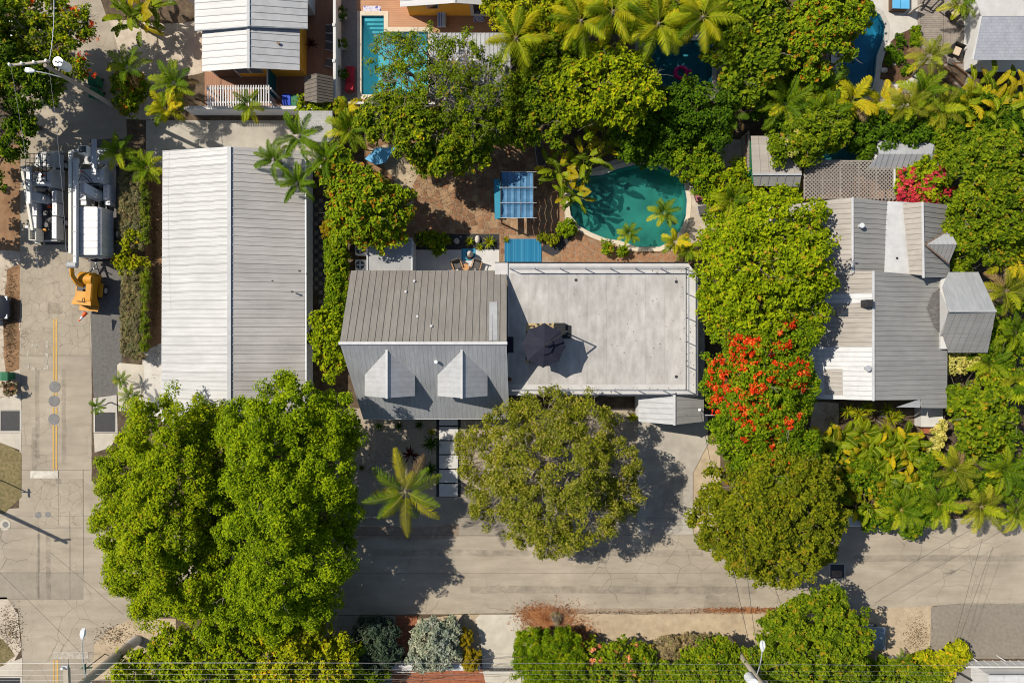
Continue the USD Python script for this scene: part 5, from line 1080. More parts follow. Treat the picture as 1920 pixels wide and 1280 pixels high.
# wood chipper
ch = V('wood_chipper', 'yellow wood chipper trailer behind the larger bucket truck', 'wood chipper', 180, 545, math.radians(-5))
ch.p('frame', [beam((-.5, 1.0, .55), (-.5, -1.1, .55), .1, .16), beam((.5, 1.0, .55), (.5, -1.1, .55), .1, .16), beam((-.5, 1.0, .55), (.1, 2.0, .5), .1, .12), beam((.5, 1.0, .55), (.1, 2.0, .5), .1, .12)], 'dark_metal')
ch.p('hitch', [beam((.1, 1.9, .5), (.1, 2.4, .5), .1, .1), cyl((.1, 2.42, .5), .09, .14, 12)], 'steel'); ch.p('jack', cyl((.28, 1.6, .55), .04, 1.0, 8), 'galv')
for s in (-1, 1): wheel(ch, s * .82, .05, .36, .24); ch.p('fender', bx((s * .82, .05, .86), (.34, 1.0, .08), .03), 'chipper_yellow')
ch.p('drum_housing', [xf(cyl((0, 0, 0), .52, 1.0, 28, 0), (.1, .75, 1.35)), bx((.1, .75, .85), (1.0, .9, .8), .04)], 'chipper_yellow', smooth=30)
ch.p('engine_cover', bx((.45, .1, 1.35), (.5, 1.9, .8), .08), 'chipper_yellow'); ch.p('engine', [bx((-.35, .0, 1.15), (.5, .7, .6), .04), cyl((-.1, .12, 1.62), .17, .12, 18), cyl((.18, .12, 1.62), .15, .1, 18)], 'dark_metal')
ch.p('chute', [tube([(-.1, .25, 1.6), (-.32, .45, 2.0), (-.48, .9, 2.3), (-.5, 1.5, 2.45)], [.2, .19, .18, .17], 4)], 'chipper_yellow')
ch.p('feed_hopper', hull(np.array([[-.5, -.15, 1.55], [.45, -.15, 1.55], [-.5, -.15, .7], [.45, -.15, .7], [-.72, -1.15, 1.75], [.72, -1.15, 1.75], [-.72, -1.15, .65], [.72, -1.15, .65]])), 'chipper_yellow')
ch.p('hopper_mouth', bx((0, -1.165, 1.2), (1.3, .03, .95)), 'truck_bed'); ch.p('feed_tray', beam((0, -1.1, .68), (0, -1.55, .72), 1.4, .05), 'chipper_yellow')
ch.p('handle', [tube([(-.3, -.9, 1.8), (.3, -.9, 1.8)], .025, 6), tube([(.1, -.6, 1.72), (.1, -.95, 1.85)], .03, 6)], 'dark_metal'); ch.p('radiator', bx((-.62, .45, 1.2), (.1, .5, .6), .02), 'black_plastic')
ch.p('tail_light', bx((.6, -1.2, .75), (.12, .04, .1)), 'cushion_red')
c0 = W(161, 586, 1.6); d = W(148, 602, 1.9) - c0
cn = T('traffic_cone', 'orange and white traffic cone hung on the back of the wood chipper', 'traffic cone', c0)
n = 10; ps = [c0 + d * k / n for k in range(n + 1)]; R = np.linspace(.15, .04, n + 1)
cn.part('cone', [tube(ps[:6], R[:6], 16), tube(ps[8:], R[8:], 16)], 'cone_orange'); cn.part('band', tube(ps[5:9], R[5:9] + .002, 16), 'lamp_white')
u = d / np.linalg.norm(d); cn.part('foot', tube([c0 - u * .03, c0 + u * .01], .21, 4), 'black_plastic')
# cars
def car(label, px, py, rz, paint, suv=False):
    v = V('parked_car', label, 'car', px, py, rz); w = 1.86; H = 1.72 if suv else 1.46; b = 1.02 if suv else .88
    v.p('body', loft([(-2.32, rbox(w * .72, .42, b * .86, .1)), (-2.2, rbox(w * .9, .3, b * .98, .12)), (-1.5, rbox(w, .25, b + .02, .12)), (0, rbox(w, .22, b + .03, .12)), (1.2, rbox(w, .25, b, .12)), (2.0, rbox(w * .93, .3, b * .86, .14)), (2.35, rbox(w * .7, .42, b * .68, .1))]), paint, smooth=40)
    ca = v.p('cabin', loft([(-2.0 if suv else -1.75, rbox(w * .84, b - .05, b + .06, .03, w * .8)), (-1.55 if suv else -1.1, rbox(w * .86, b - .05, H - .06, .1, w * .68)), (-.2, rbox(w * .88, b - .05, H, .1, w * .70)), (.45, rbox(w * .88, b - .05, H - .06, .1, w * .68)), (1.25, rbox(w * .84, b - .05, b + .05, .03, w * .8))]), paint, smooth=40)
    v.p('windscreen', hull(np.array([[s * w * .36, 1.12, b + .14] for s in (-1, 1)] + [[s * w * .31, .52, H - .07] for s in (-1, 1)] + [[0, 1.16, b + .15], [0, .56, H - .05]] + [[s * w * .3, .6, b + .1] for s in (-1, 1)])), 'glass_dark')
    yr = (-1.96, -1.60) if suv else (-1.68, -1.16)
    v.p('rear_window', hull(np.array([[s * w * .35, yr[0], b + .12] for s in (-1, 1)] + [[s * w * .31, yr[1], H - .08] for s in (-1, 1)] + [[0, yr[0] - .03, b + .13], [0, yr[1] - .03, H - .07]] + [[s * w * .3, yr[1] + .2, b + .1] for s in (-1, 1)])), 'glass_dark')
    for s in (-1, 1):
        v.p('side_window', hull(np.array([[s * w * .435, -1.25, b + .05], [s * w * .435, .85, b + .05], [s * w * .365, .4, H - .14], [s * w * .365, -1.05, H - .14], [s * w * .40, -1.2, b + .05], [s * w * .40, .8, b + .05]])), 'glass_dark')
        v.p('headlight', bx((s * w * .36, 2.16, b * .70), (.34, .22, .12), .03), 'lamp_white'); v.p('tail_light', bx((s * w * .40, -2.21, b * .8), (.22, .12, .16), .03), 'cushion_red')
        v.p('mirror', bx((s * (w / 2 + .09), .75, b + .06), (.2, .12, .14), .03), paint)
        for y in (-1.35, 1.4): wheel(v, s * (w / 2 - .12), y, .33, .22)
    if suv:
        for s in (-1, 1): v.p('roof_rail', beam((s * .55, -1.3, H + .03), (s * .55, .3, H + .03), .05, .05), 'black_plastic')
car('black car cut off by the left edge, on the brown dirt beside the road', -30, 577, math.radians(-90), 'car_black', True)
car('blue-grey car mostly hidden under the tree on the sandy verge', 1595, 1190, math.radians(-90), 'car_blue')
# bins
def wheelie(label, px, py, m, rz=0.0, group=None):
    v = V('wheeled_bin', label, 'bin', px, py, rz, group)
    v.p('body', hull(np.array([[x * .24, y * .27, .06] for x in (-1, 1) for y in (-1, 1)] + [[x * .31, y * .35, 1.0] for x in (-1, 1) for y in (-1, 1)])), m)
    v.p('lid', loft([(-.40, rbox(.64, 1.0, 1.05, .02)), (0, rbox(.66, 1.0, 1.13, .03)), (.38, rbox(.64, 1.0, 1.08, .02))]), m); v.p('handle', tube([(-.25, .40, .98), (-.25, .46, 1.0), (.25, .46, 1.0), (.25, .40, .98)], .02, 6), m)
    for s in (-1, 1): v.p('wheel', cyl((s * .27, .30, .11), .11, .06, 14, 0), 'rubber')
wheelie('upper of two green wheeled bins beside the leaning wooden pole', 188, 159, 'bin_green', .1)
wheelie('lower of two green wheeled bins beside the leaning wooden pole', 190, 183, 'bin_green', -.1)
wheelie('bright blue wheeled bin behind the low white wall', 545, 196, 'bin_blue', 0)
wheelie('green wheeled bin next to the blue bin behind the low white wall', 562, 197, 'bin_green', 0)
wheelie('green bin standing alone at the left road edge above the pavement', 22, 704, 'bin_green', 1.57)
t = T('potted_plant', 'round pot of dry plants below the green bin at the left road edge', 'plant pot', W(18, 727))
t.part('pot', tube([W(18, 727, 0), W(18, 727, .45), W(18, 727, .5)], [.25, .38, .4], 16), 'pot_terracotta'); rg = np.random.default_rng(3)
pp, pn = crown_points(rg, [(W(18, 727, .6), .5, .5, .3)], .15, .2, .1, .7); t.part('foliage', leaf_cards(rg, pp, pn, .2, .1), 'leaf_dry')

# ---------------------------------------------------------------- poles, lamps and wires
def pole(t, px, py, h, r0, r1, m, name='pole'):
    b = W(px, py); t.part(name, tube([b - [0, 0, .1], b + [0, 0, h * .5], b + [0, 0, h]], [r0, (r0 + r1) / 2, r1], 14), m); return b
def lamp(t, a, b, r=.035, head=.62):
    "curved arm from a to b with a cobra-head lamp at b"
    a, b = np.asarray(a, float), np.asarray(b, float); s = np.linspace(0, 1, 8)[:, None]; pth = a + (b - a) * s; pth[:, 2] += .45 * np.sin(s[:, 0] * 2.0)
    t.part('lamp_arm', tube(pth, r, 8), 'galv'); d = pth[-1] - pth[-3]; d[2] *= .2; d /= np.linalg.norm(d); e = pth[-1]
    t.part('lamp_head', hull(np.vstack([e + np.cross(d, [0, 0, 1]) * q * w + d * l * head + [0, 0, zz] for q in (-1, 1) for w, l, zz in ((.06, -.1, 0), (.17, .3, .02), (.19, .7, .0), (.10, 1.0, -.02), (.06, -.1, .10), (.14, .4, .15), (.13, .8, .12))])), 'lamp_white')
up = T('utility_pole', 'grey wooden utility pole with crossarm, transformer and lamp above the side street', 'utility pole', W(237, 213))
b = pole(up, 237, 213, 9.6, .19, .12, 'pole_wood')
A, B = W(17, 123, 9.3), W(93, 115, 9.3); up.part('crossarm', beam(A, B, .12, .14), 'pole_tan')
for k in range(4): q = A + (B - A) * (.05 + k * .3); up.part('insulator', [cyl(q + [0, 0, .15], .05, .18, 10), cyl(q + [0, 0, .19], .075, .05, 10)], 'lamp_white')
c = W(118, 122, 8.3); up.part('transformer', [cyl(c, .30, .95, 22), cyl(c + [0, 0, .5], .32, .06, 22)] + [cyl(c + [.12 * s, 0, .62], .05, .26, 8) for s in (-1, 1)], 'galv'); up.part('bracket', beam(c, b + [0, 0, 8.3], .1, .14), 'dark_metal')
lamp(up, b + [0, 0, 7.2], W(72, 138, 7.6))
cp = T('utility_pole', 'thick tan concrete utility pole leaning out of the bottom left corner', 'utility pole', W(258, 1198))
b = pole(cp, 258, 1198, 11.0, .36, .26, 'pole_tan'); cp.part('painted_base', tube([b + [0, 0, .2], b + [0, 0, 1.5]], [.366, .36], 14, False), 'roof_flat_white')
lamp(cp, b + [0, 0, 6.6], W(162, 1190, 7.2))
ca = T('utility_pole', 'tan wooden arm with insulator reaching in at the bottom left corner', 'utility pole', W(140, 1300, 7.5))
ca.part('arm', beam(W(125, 1252, 9), W(128, 1330, 9), .3, .26), 'pole_tan'); ca.part('bracket', bx(W(123, 1249, 9.1), (.4, .18, .2), .03), 'galv'); ca.part('insulator', [cyl(W(118, 1251, 9.2), .08, .3, 10)], 'lamp_white'); ca.part('aerial', tube([W(128, 1252, 9.2), W(128, 1234, 9.4)], .015, 5), 'dark_metal')
bq = W(1392, 1232, 3.4) * [1, 1, 0]; rp = T('utility_pole', 'weathered utility pole with lamp rising from the verge shrubs at the bottom edge', 'utility pole', bq)
rp.part('pole', tube([bq - [0, 0, .1], bq + [0, 0, 5], bq + [0, 0, 9.5]], [.21, .18, .15], 14), 'pole_tan')
lamp(rp, bq + [0, 0, 6.3], W(1425, 1213, 6.8)); rp.part('bracket', bx(bq + [.3, -.1, 6.9], (.5, .12, .3), .02), 'pole_tan'); rp.part('transformer', [cyl(bq + [-.45, -.1, 6.6], .32, .9, 20), cyl(bq + [-.45, -.1, 7.1], .34, .06, 20)], 'lamp_white')
lp = T('utility_pole', 'utility pole beyond the left edge whose long shadow crosses the road', 'utility pole', W(-46, 937))
b = pole(lp, -46, 937, 9.0, .16, .12, 'pole_wood'); lp.part('crossarm', beam(b + [-.6, 0, 8.6], b + [.6, .1, 8.6], .1, .12), 'pole_wood')
sp = T('street_sign', 'thin street-sign post leaning over the pavement by the tan pole', 'street sign', W(197, 1225))
b = W(197, 1225); sp.part('post', tube([b, b + [0, 0, 2.6]], .035, 8), 'dark_metal'); q = b + [0, 0, 2.35]; sp.part('sign', [bx(q, (.75, .03, .2)), bx(q + [0, 0, .22], (.03, .75, .2))], 'bin_green')
sp = T('street_sign', 'dark sign on a post at the grassy corner by the left edge', 'street sign', W(3, 900))
sp.part('post', tube([W(3, 900, 0), W(3, 900, 0) + [0, 0, 2.8]], .04, 8), 'dark_metal'); q = W(3, 900, 1)*0 + W(3, 900, 0) + [0, 0, 2.5]; sp.part('sign', [bx(q, (.62, .03, .2)), bx(q + [0, 0, .22], (.03, .62, .2))], 'dark_metal')
def wire(label, pts, r, m, sag=.3):
    P = [W(*p) for p in pts]; s = np.linspace(0, 1, 24)[:, None]; q = P[0] + (P[1] - P[0]) * s; q[:, 2] -= sag * 4 * (s * (1 - s))[:, 0]
    single('overhead_wire', tube(q, r, 5), m, label, 'wire', 'overhead wires')
wire('topmost of the overhead wires along the bottom edge', [(-200, 1243, 8.6), (2100, 1250, 8.6)], .009, 'rail_metal')
wire('second overhead wire from the top along the bottom edge', [(-200, 1256, 8.4), (2100, 1262, 8.4)], .0045, 'rail_metal')
wire('third overhead wire from the top along the bottom edge', [(-200, 1266, 8.0), (2100, 1268, 8.0)], .0045, 'rail_metal')
wire('lowest overhead wire along the bottom edge', [(-200, 1276, 8.2), (2100, 1279, 8.2)], .0045, 'rail_metal')
wire('left of two overhead wires running down from the crossarm over the side street', [(20, 124, 9.4), (72, 520, 8.6)], .009, 'rail_metal')
wire('right of two overhead wires running down from the crossarm over the side street', [(90, 116, 9.4), (126, 520, 8.6)], .009, 'rail_metal')
wire('overhead wire leaving the pole top towards the top edge', [(93, 112, 9.4), (98, -60, 9.2)], .02, 'galv')
wire('service wire from the pole top to the flame tree corner', [(86, 110, 9.0), (30, 62, 6.5)], .014, 'dark_metal')
wire('service wire from the garage corner towards the road pole', [(1313, 769, 3.3), (1416, 1255, 8.0)], .016, 'dark_metal')
wire('thin wire crossing the lower right corner of the road', [(1393, 1000, 8.5), (1428, 1270, 8.5)], .014, 'dark_metal')
for k, (p0, p1) in enumerate((((1602, 1119), (1835, 984)), ((1640, 1130), (1880, 994)), ((1787, 1212), (1842, 1010)), ((1792, 1220), (1862, 1024)), ((-10, 1064), (168, 1240)), ((95, 1036), (232, 1152)))):  # last two: dark wires added in place of wire shadows on the road
    wire(('left one of a pair of thin wires slanting over the right end of the road', 'right one of a pair of thin wires slanting over the right end of the road', 'left of two steep thin wires over the road and the car park', 'right of two steep thin wires over the road and the car park', 'thin dark wire slanting across the crossing to the bottom stop bar', 'thin dark wire slanting across the crossing to the corner tree')[k], [(*p0, 7.0), (*p1, 7.0)], .008, 'black_plastic', .05)  # first four: thin dark lines drawn as tubes above the road
wire('upper of two thin wires crossing the left side street above the pole shadow', [(-200, 966, 7.6), (1300, 972, 7.6)], .007, 'black_plastic', .1)  # dark wire added where only a wire shadow crosses the asphalt
wire('lower of two thin wires crossing the left side street over the pole shadow', [(-200, 991, 7.4), (1300, 984, 7.4)], .007, 'black_plastic', .1)  # second added wire, likewise standing in for a wire shadow
sm = T('service_mast', 'electric service mast at the outer corner of the garage roof', 'mast', W(1312, 768, 2.5))
sm.part('mast', tube([W(1312, 768, 2.5), W(1312, 768, 3.6)], .04, 8), 'galv'); sm.part('weather_head', bx(W(1312, 768, 3.65), (.2, .2, .16), .05), 'lamp_white'); sm.part('bracket', beam(W(1322, 778, 2.9), W(1340, 778, 2.9), .06, .06), 'galv')
t = T('equipment_cabinet', 'white box-shaped cabinet half hidden by the flame tree in the top left corner', 'cabinet', W(36, 64))
t.part('cabinet', bx(W(36, 64, 1.3), (1.1, 1.0, 2.4), .06), 'lamp_white'); t.part('lid', bx(W(36, 64, 2.53), (1.2, 1.1, .06), .02), 'galv')

# ---------------------------------------------------------------- garden and terrace furniture
zt = ZD + .012
um = T('parasol', 'large dark navy cantilever parasol shading the roof terrace', 'parasol', W(1018, 645, zt))
C = W(1017, 647, zt) * [1, 1, 0]; zr = zt + 2.25; R = 1.5; rot = math.radians(88)
for k in range(8):
    a0, a1 = rot + k * math.pi / 4, rot + (k + 1) * math.pi / 4; p0, p1 = np.array([math.cos(a0), math.sin(a0)]), np.array([math.cos(a1), math.sin(a1)])
    rim0, rim1 = np.r_[C[:2] + p0 * R, zr], np.r_[C[:2] + p1 * R, zr]; mid = np.r_[C[:2] + (p0 + p1) / 2 * R * .95, zr - .0]
    t0, t1 = np.r_[C[:2] + p0 * .5, zr + .42], np.r_[C[:2] + p1 * .5, zr + .42]
    v = np.vstack([t0, rim0, mid, rim1, t1]); v2 = v - [0, 0, .012]
    um.part('canopy_panel', (np.vstack([v, v2]), np.array([[0, 1, 2], [0, 2, 4], [2, 3, 4], [5, 7, 6], [5, 9, 7], [7, 9, 8], [1, 6, 2], [2, 6, 7], [2, 7, 3], [3, 7, 8]])), 'canvas_navy')
    um.part('rib', tube([np.r_[C[:2] + p0 * .1, zr + .50], rim0 - [0, 0, .02]], .018, 5), 'dark_metal')
v = [np.r_[C[:2] + np.array([math.cos(rot + k * math.pi / 4), math.sin(rot + k * math.pi / 4)]) * .64, zr + .46] for k in range(8)] + [np.r_[C[:2], zr + .66]]
um.part('vent_cap', (np.array(v), np.array([[k, (k + 1) % 8, 8] for k in range(8)])), 'canvas_navy'); um.part('finial', cyl(np.r_[C[:2], zr + .7], .04, .1, 10), 'dark_metal')
mb = W(1058, 622, zt); um.part('mast', tube([mb, mb + [0, 0, 1.6], mb + [.02, 0, 2.9]], .05, 10), 'dark_metal')
um.part('arm', beam(mb + [.02, 0, 2.9], np.r_[C[:2], zr + .95], .07, .09), 'dark_metal'); um.part('strut', beam(mb + [0, 0, 1.7], mb * .5 + np.r_[C[:2], 0] * .5 + [0, 0, (zr + 1) - mb[2] * .5 + .0 - .25], .05, .05), 'dark_metal'); um.part('hanger', tube([np.r_[C[:2], zr + .95], np.r_[C[:2], zr + .6]], .03, 8), 'dark_metal'); um.part('base', bx(mb + [0, 0, .06], (.9, .9, .1), .02), 'black_plastic')
single('terrace_rug', ext(poly([(987, 606), (1044, 606), (1044, 680), (985, 680)], zt), zt + .004, zt + .018), 'rug_gold', 'black and gold patterned rug under the parasol', 'rug')
st = T('storage_bench', 'dark slatted bench at the corner of the parasol on the terrace', 'bench', W(1049, 616, zt))
c = W(1049, 617, zt); st.part('frame', bx(c + [0, 0, .18], (.78, .86, .3), .03), 'black_plastic')
for k in range(7): st.part('slat', bx(c + [0, -.36 + k * .12, .36], (.8, .09, .04), .008), 'dark_metal')
tb = T('terrace_sofa', 'low black terrace seat at the lower edge of the parasol rug', 'seat', W(1010, 674, zt)); c = W(1013, 669, zt)
tb.part('seat', bx(c + [0, 0, .22], (1.6, .6, .3), .04), 'black_plastic'); tb.part('backrest', bx(c + [0, -.32, .45], (1.6, .12, .6), .03), 'black_plastic')
dm = T('door_mat', 'dark framed mat by the house side of the terrace', 'door mat', W(956, 646, zt)); dm.part('mat', ext(poly([(952, 633), (961, 633), (961, 659), (952, 659)], zt), zt + .004, zt + .014), 'canvas_navy'); dm.part('border', ext(poly([(951, 631), (963, 631), (963, 661), (951, 661)], zt).difference(poly([(952, 633), (961, 633), (961, 659), (952, 659)], zt)), zt + .004, zt + .02), 'black_plastic')
t = T('planter', 'small round dark planter at the lower end of the terrace by the house', 'planter', W(955, 711, zt)); t.part('pot', tube([W(955, 711, zt), W(955, 711, zt + .4)], [.12, .17], 14), 'pot_terracotta'); t.part('soil', cyl(W(955, 711, zt + .385), .15, .04, 14), 'soil')

# blue canopy
cz = 2.7; cv = T('blue_canopy', 'blue cloth-roofed garden canopy on the flagstone terrace', 'canopy', W(966, 365))
for k in range(5):
    x0, x1 = 940.5 + k * 11.9, 940.5 + (k + 1) * 11.9 - .9
    s = np.linspace(0, 1, 13); zz = cz - .16 * np.abs(np.sin(s * math.pi * 3)) - .05; a = np.array([W(x0, 323 + 85 * q, z_) for q, z_ in zip(s, zz)]); b = np.array([W(x1, 323 + 85 * q, z_) for q, z_ in zip(s, zz)])
    n = len(s); v = np.vstack([a, (a + b) / 2 - [0, 0, .06], b]); f = []
    for i in range(n - 1): f += [[i, n + i, n + i + 1], [i, n + i + 1, i + 1], [n + i, 2 * n + i, 2 * n + i + 1], [n + i, 2 * n + i + 1, n + i + 1]]
    v2 = v - [0, 0, .01]; cv.part('canopy_panel', (np.vstack([v, v2]), np.vstack([f, np.array(f)[:, ::-1] + 3 * n])), 'canvas_blue')
for yy in (322, 351.5, 380, 408.5): cv.part('crossbeam', beam(W(938, yy, cz), W(1006, yy, cz), .03, .05), 'galv')
cv.part('side_curtain', ext(poly([(926, 336), (939, 336), (939, 409), (928, 411)], 2.3), 2.26, 2.3), 'canvas_teal')
for px, py in ((940, 323), (999, 323), (940, 408), (999, 408)): q = W(px, py, cz); cv.part('post', bx((q[0], q[1], 1.33), (.09, .09, 2.66)), 'dark_metal')
for a, b in (((939, 322), (939, 409)), ((1000, 322), (1000, 409))): cv.part('side_beam', beam(W(*a, cz - .07), W(*b, cz - .07), .07, .09), 'dark_metal')
t = T('daybed', 'cushioned daybed in the shade under the blue canopy', 'daybed', W(968, 370)); t.part('base', bx(W(968, 370, .2), (1.9, 2.6, .4), .03), 'wood_brown'); t.part('cushion', bx(W(968, 370, .47), (1.8, 2.5, .14), .05), 'cushion_grey')
single('deck_mat', ext(poly([(946, 448), (1005, 448), (1015, 455), (1015, 491), (946, 491)]), .055, .075), 'mat_blue', 'blue striped mat between the roof terrace and the blue canopy', 'mat')
t = T('table_tennis_table', 'sky-blue table at an angle beneath the green tree in the back yard', 'table', W(712, 292)); z = .78
t.part('table_top', ext(poly([(684, 298), (706, 277), (741, 277), (722, 305), (704, 309)], z), z - .05, z), 'vinyl_sky')
for px, py in ((693, 298), (709, 283), (733, 283), (716, 302)): t.part('leg', tube([W(px, py, z - .05) * [1, 1, 0], W(px, py, z - .05)], .03, 8), 'dark_metal')
single('patio_rug', ext(prect(865.5, 466.5, 891.5, 488.5), .05, .062), 'rug_blue', 'small blue rug with a fire bowl on the white back patio', 'rug')
t = T('garden_statue', 'tall pale stone figure-like ornament on the small blue rug', 'ornament', W(882, 477)); p = W(882, 478); t.part('stone', tube([p, p + [0, 0, .35], p + [.0, .03, .8], p + [0, .05, 1.1]], [.17, .24, .2, .06], 10), 'rock_pale'); t.part('base', cyl(p + [-.05, -.12, .08], .26, .05, 16), 'black_plastic')
def chair(label, px, py, rz, zz=0.06):
    v = V('garden_chair', label, 'chair', px, py, rz); z = zz
    v.p('seat', bx((0, 0, z + .38), (.58, .56, .12), .04), 'cushion_grey'); v.p('backrest', hull(np.array([[x, y, zz_ + z] for x in (-.28, .28) for y, zz_ in ((-.24, .42), (-.36, .9), (-.32, .42), (-.44, .9))])), 'cushion_grey')
    for s in (-1, 1):
        v.p('arm', bx((s * .34, -.03, z + .58), (.07, .66, .05), .015), 'wood_teak')
        for y in (-.3, .27): v.p('leg', bx((s * .34, y, z + .29), (.06, .06, .56)), 'wood_teak')
chair('left of two wooden chairs with dark cushions on the white patio', 858, 498, .35 + math.pi); chair('right of two wooden chairs with dark cushions on the white patio', 894, 498, -.3 + math.pi)
t = T('side_table', 'small wooden tray table between the two patio chairs', 'table', W(874, 501)); c = W(874, 502); t.part('table_top', cyl(c + [0, 0, .48], .27, .04, 8), 'wood_teak')
for s in ((-.15, -.15), (.15, -.15), (-.15, .15), (.15, .15)): t.part('leg', tube([c + [*s, .03], c + [*s, .46]], .02, 6), 'wood_teak')
for px, py, r, lab, m in ((856, 452, .22, 'round pale grey boulder in the black planting bed', 'rock_grey'), (895.5, 449, .2, 'upright pale pink stone in the black planting bed', 'rock_pale'), (817, 446, .14, 'small white pointed stone in the black planting bed', 'rock_pale')):
    mm = trimesh.creation.icosphere(3, r); v = mm.vertices * [1, 1.5 if r == .2 else 1, 1.1]; v = v * (.8 + .4 * meshkit.fbm(v * 5 + px, 3, 1)[:, None]); single('garden_boulder', (v + W(px, py, r * .7), mm.faces), m, lab, 'boulder', smooth=True)
def lounger(label, px, py, rz, m, frame='dark_metal', up=.35, L=1.9, group=None):
    v = V('sun_lounger', label, 'sun lounger', px, py, rz); h = .32
    if group: tag(v.prim, None, None, group)
    v.p('frame', [bx((s * .31, 0, h), (.05, L, .05)) for s in (-1, 1)] + [bx((0, y, h), (.62, .05, .05)) for y in (-L / 2, 0, L / 2)], frame)
    v.p('seat', bx((0, -L * .16, h + .07), (.58, L * .66, .09), .03), m); v.p('backrest', beam((0, L * .18, h + .08), (0, L * .49, h + .08 + up), .58, .09), m)
    for x in (-.3, .3):
        for y in (-L * .42, L * .42): v.p('leg', bx((x, y, h / 2), (.05, .05, h)), frame)
lounger('mauve lounger at the right side of the kidney pool', 1324, 366, -1.25, 'cushion_mauve'); lounger('grey lounger at the right side of the kidney pool', 1330, 392, -1.4, 'cushion_grey', 'galv')
lounger('grey lounger in the shade behind the blue canopy', 1012, 290, .15, 'cushion_grey', 'galv')
lounger('red lounger between the long white wall and the aqua pool', 658, 152, math.pi, 'cushion_red', 'cushion_red')
for k, (py, lab) in enumerate(((58, 'topmost of four blue-grey sling chairs along the long white wall'), (74, 'second of four blue-grey sling chairs along the long white wall'), (91, 'third of four blue-grey sling chairs along the long white wall'), (122, 'lowest of four blue-grey sling chairs along the long white wall'))):
    v = V('sling_chair', lab, 'chair', 622, py, 1.57 - .1 * k, 'sling chairs along the white wall'); v.p('sling', [beam((0, .35, .35), (0, -.2, .28), .5, .03), beam((0, -.2, .28), (0, -.55, .85), .5, .03)], 'rug_mosaic' if k > 5 else 'cushion_grey', label=None); v.p('frame', [tube([(s * .28, .4, 0), (s * .28, .35, .36), (s * .28, -.2, .3), (s * .28, -.58, .9)], .02, 6) for s in (-1, 1)], 'galv')
lounger('blue-striped lounger by the orange house wall', 829, 38, .0, 'towel_stripe', 'wall_white', .4, 1.3)
single('mosaic_rug', ext(prect(681, 12, 714, 24), .03, .04), 'rug_mosaic', 'violet and white patterned rug above the aqua pool steps', 'rug')
single('mosaic_rug', ext(prect(888, 26, 908, 42), .03, .04), 'rug_mosaic', 'patterned rug before the white door of the orange house', 'rug')
for py, lab in ((33, 'topmost of three potted plants along the shaded side of the long white wall'), (90, 'middle of three potted plants along the shaded side of the long white wall'), (145, 'lowest of three potted plants along the shaded side of the long white wall')):
    p = W(645, py); t = T('potted_plant', lab, 'potted plant', p, 'potted plants along the white wall'); t.part('pot', bx(p + [0, 0, .22], (.38, .38, .44), .02), 'pot_white'); rg = np.random.default_rng(py); pp, pn = crown_points(rg, [(p + [0, 0, .75], .36, .36, .35)], .14, .2, .08, .6); t.part('foliage', leaf_cards(rg, pp, pn, .2, .08), 'leaf_dark')
t = T('pool_float', 'pink ring float on the shaded blue pool', 'pool float', W(1277, 136)); m = trimesh.creation.torus(.42, .15, 36, 14); t.part('ring', (np.array(m.vertices) + W(1277, 137, -.08), m.faces), 'float_pink', smooth=True); t.part('head', tube([W(1290, 134, .05), W(1294, 132, .25), W(1296, 137, .3)], [.12, .1, .05], 10), 'float_pink')
t = T('spa_cover', 'pale blue spa with cover at the top edge beside the boardwalk', 'spa', W(1690, 4)); pg = poly([(1674, -30), (1705, -30), (1705, 17), (1674, 16)], .7); t.part('cabinet', ext(pg.buffer(-.03), .02, .62), 'wood_brown'); t.part('cover', ext(pg, .622, .72), 'vinyl_sky'); t.part('fold', ext(poly([(1688, -30), (1689, -30), (1689, 17), (1688, 17)], .72), .715, .74), 'canvas_teal')
for px, py, rz, lab in ((1783, 30, .6, 'upper cushioned lounge chair on the boardwalk'), (1787, 100, -.4, 'lower cushioned lounge chair on the boardwalk')):
    v = V('lounge_chair', lab, 'chair', px, py, rz); v.p('seat', bx((0, 0, .42), (.62, .62, .14), .04), 'cushion_sand'); v.p('frame', [bx((s * .37, 0, .4), (.06, .85, .5), .01) for s in (-1, 1)] + [bx((0, .42, .55), (.8, .07, .5), .01)], 'black_plastic'); v.p('footrest', bx((.0, -.85, .32), (.5, .42, .12), .03), 'cushion_grey')
t = T('planter_box', 'long angled planter box with a brown rim on the boardwalk', 'planter', W(1790, 135)); t.part('rim', [beam(W(1771, 126, .3), W(1806, 160, .3), .1, .3), beam(W(1783, 118, .3), W(1812, 140, .3), .1, .3)], 'wood_brown'); t.part('soil', flat(poly([(1772, 124), (1783, 119), (1811, 141), (1804, 157)]), .2), 'soil')
t = T('metal_frame', 'dark rectangular frame at the top edge of the boardwalk', 'frame', W(1746, 0)); t.part('frame', [beam(W(*a, .5), W(*b, .5), .09, .09) for a, b in (((1725, 12), (1746, -14)), ((1746, 16), (1768, -6)), ((1728, 8), (1747, 17)), ((1745, -14), (1768, -6)))] , 'black_plastic'); t.part('legs', [bx(W(px, py, .25), (.08, .08, .5)) for px, py in ((1728, 9), (1746, 16), (1746, -13), (1767, -6))], 'black_plastic')
t = T('picket_gate', 'short run of pale pickets beside the spa at the top edge', 'fence', W(1712, 8))
for k in range(6): t.part('picket', bx(W(1708 + k * 2.6, 22 - k * 1.5, .55), (.05, .08, 1.1)), 'rock_pale')
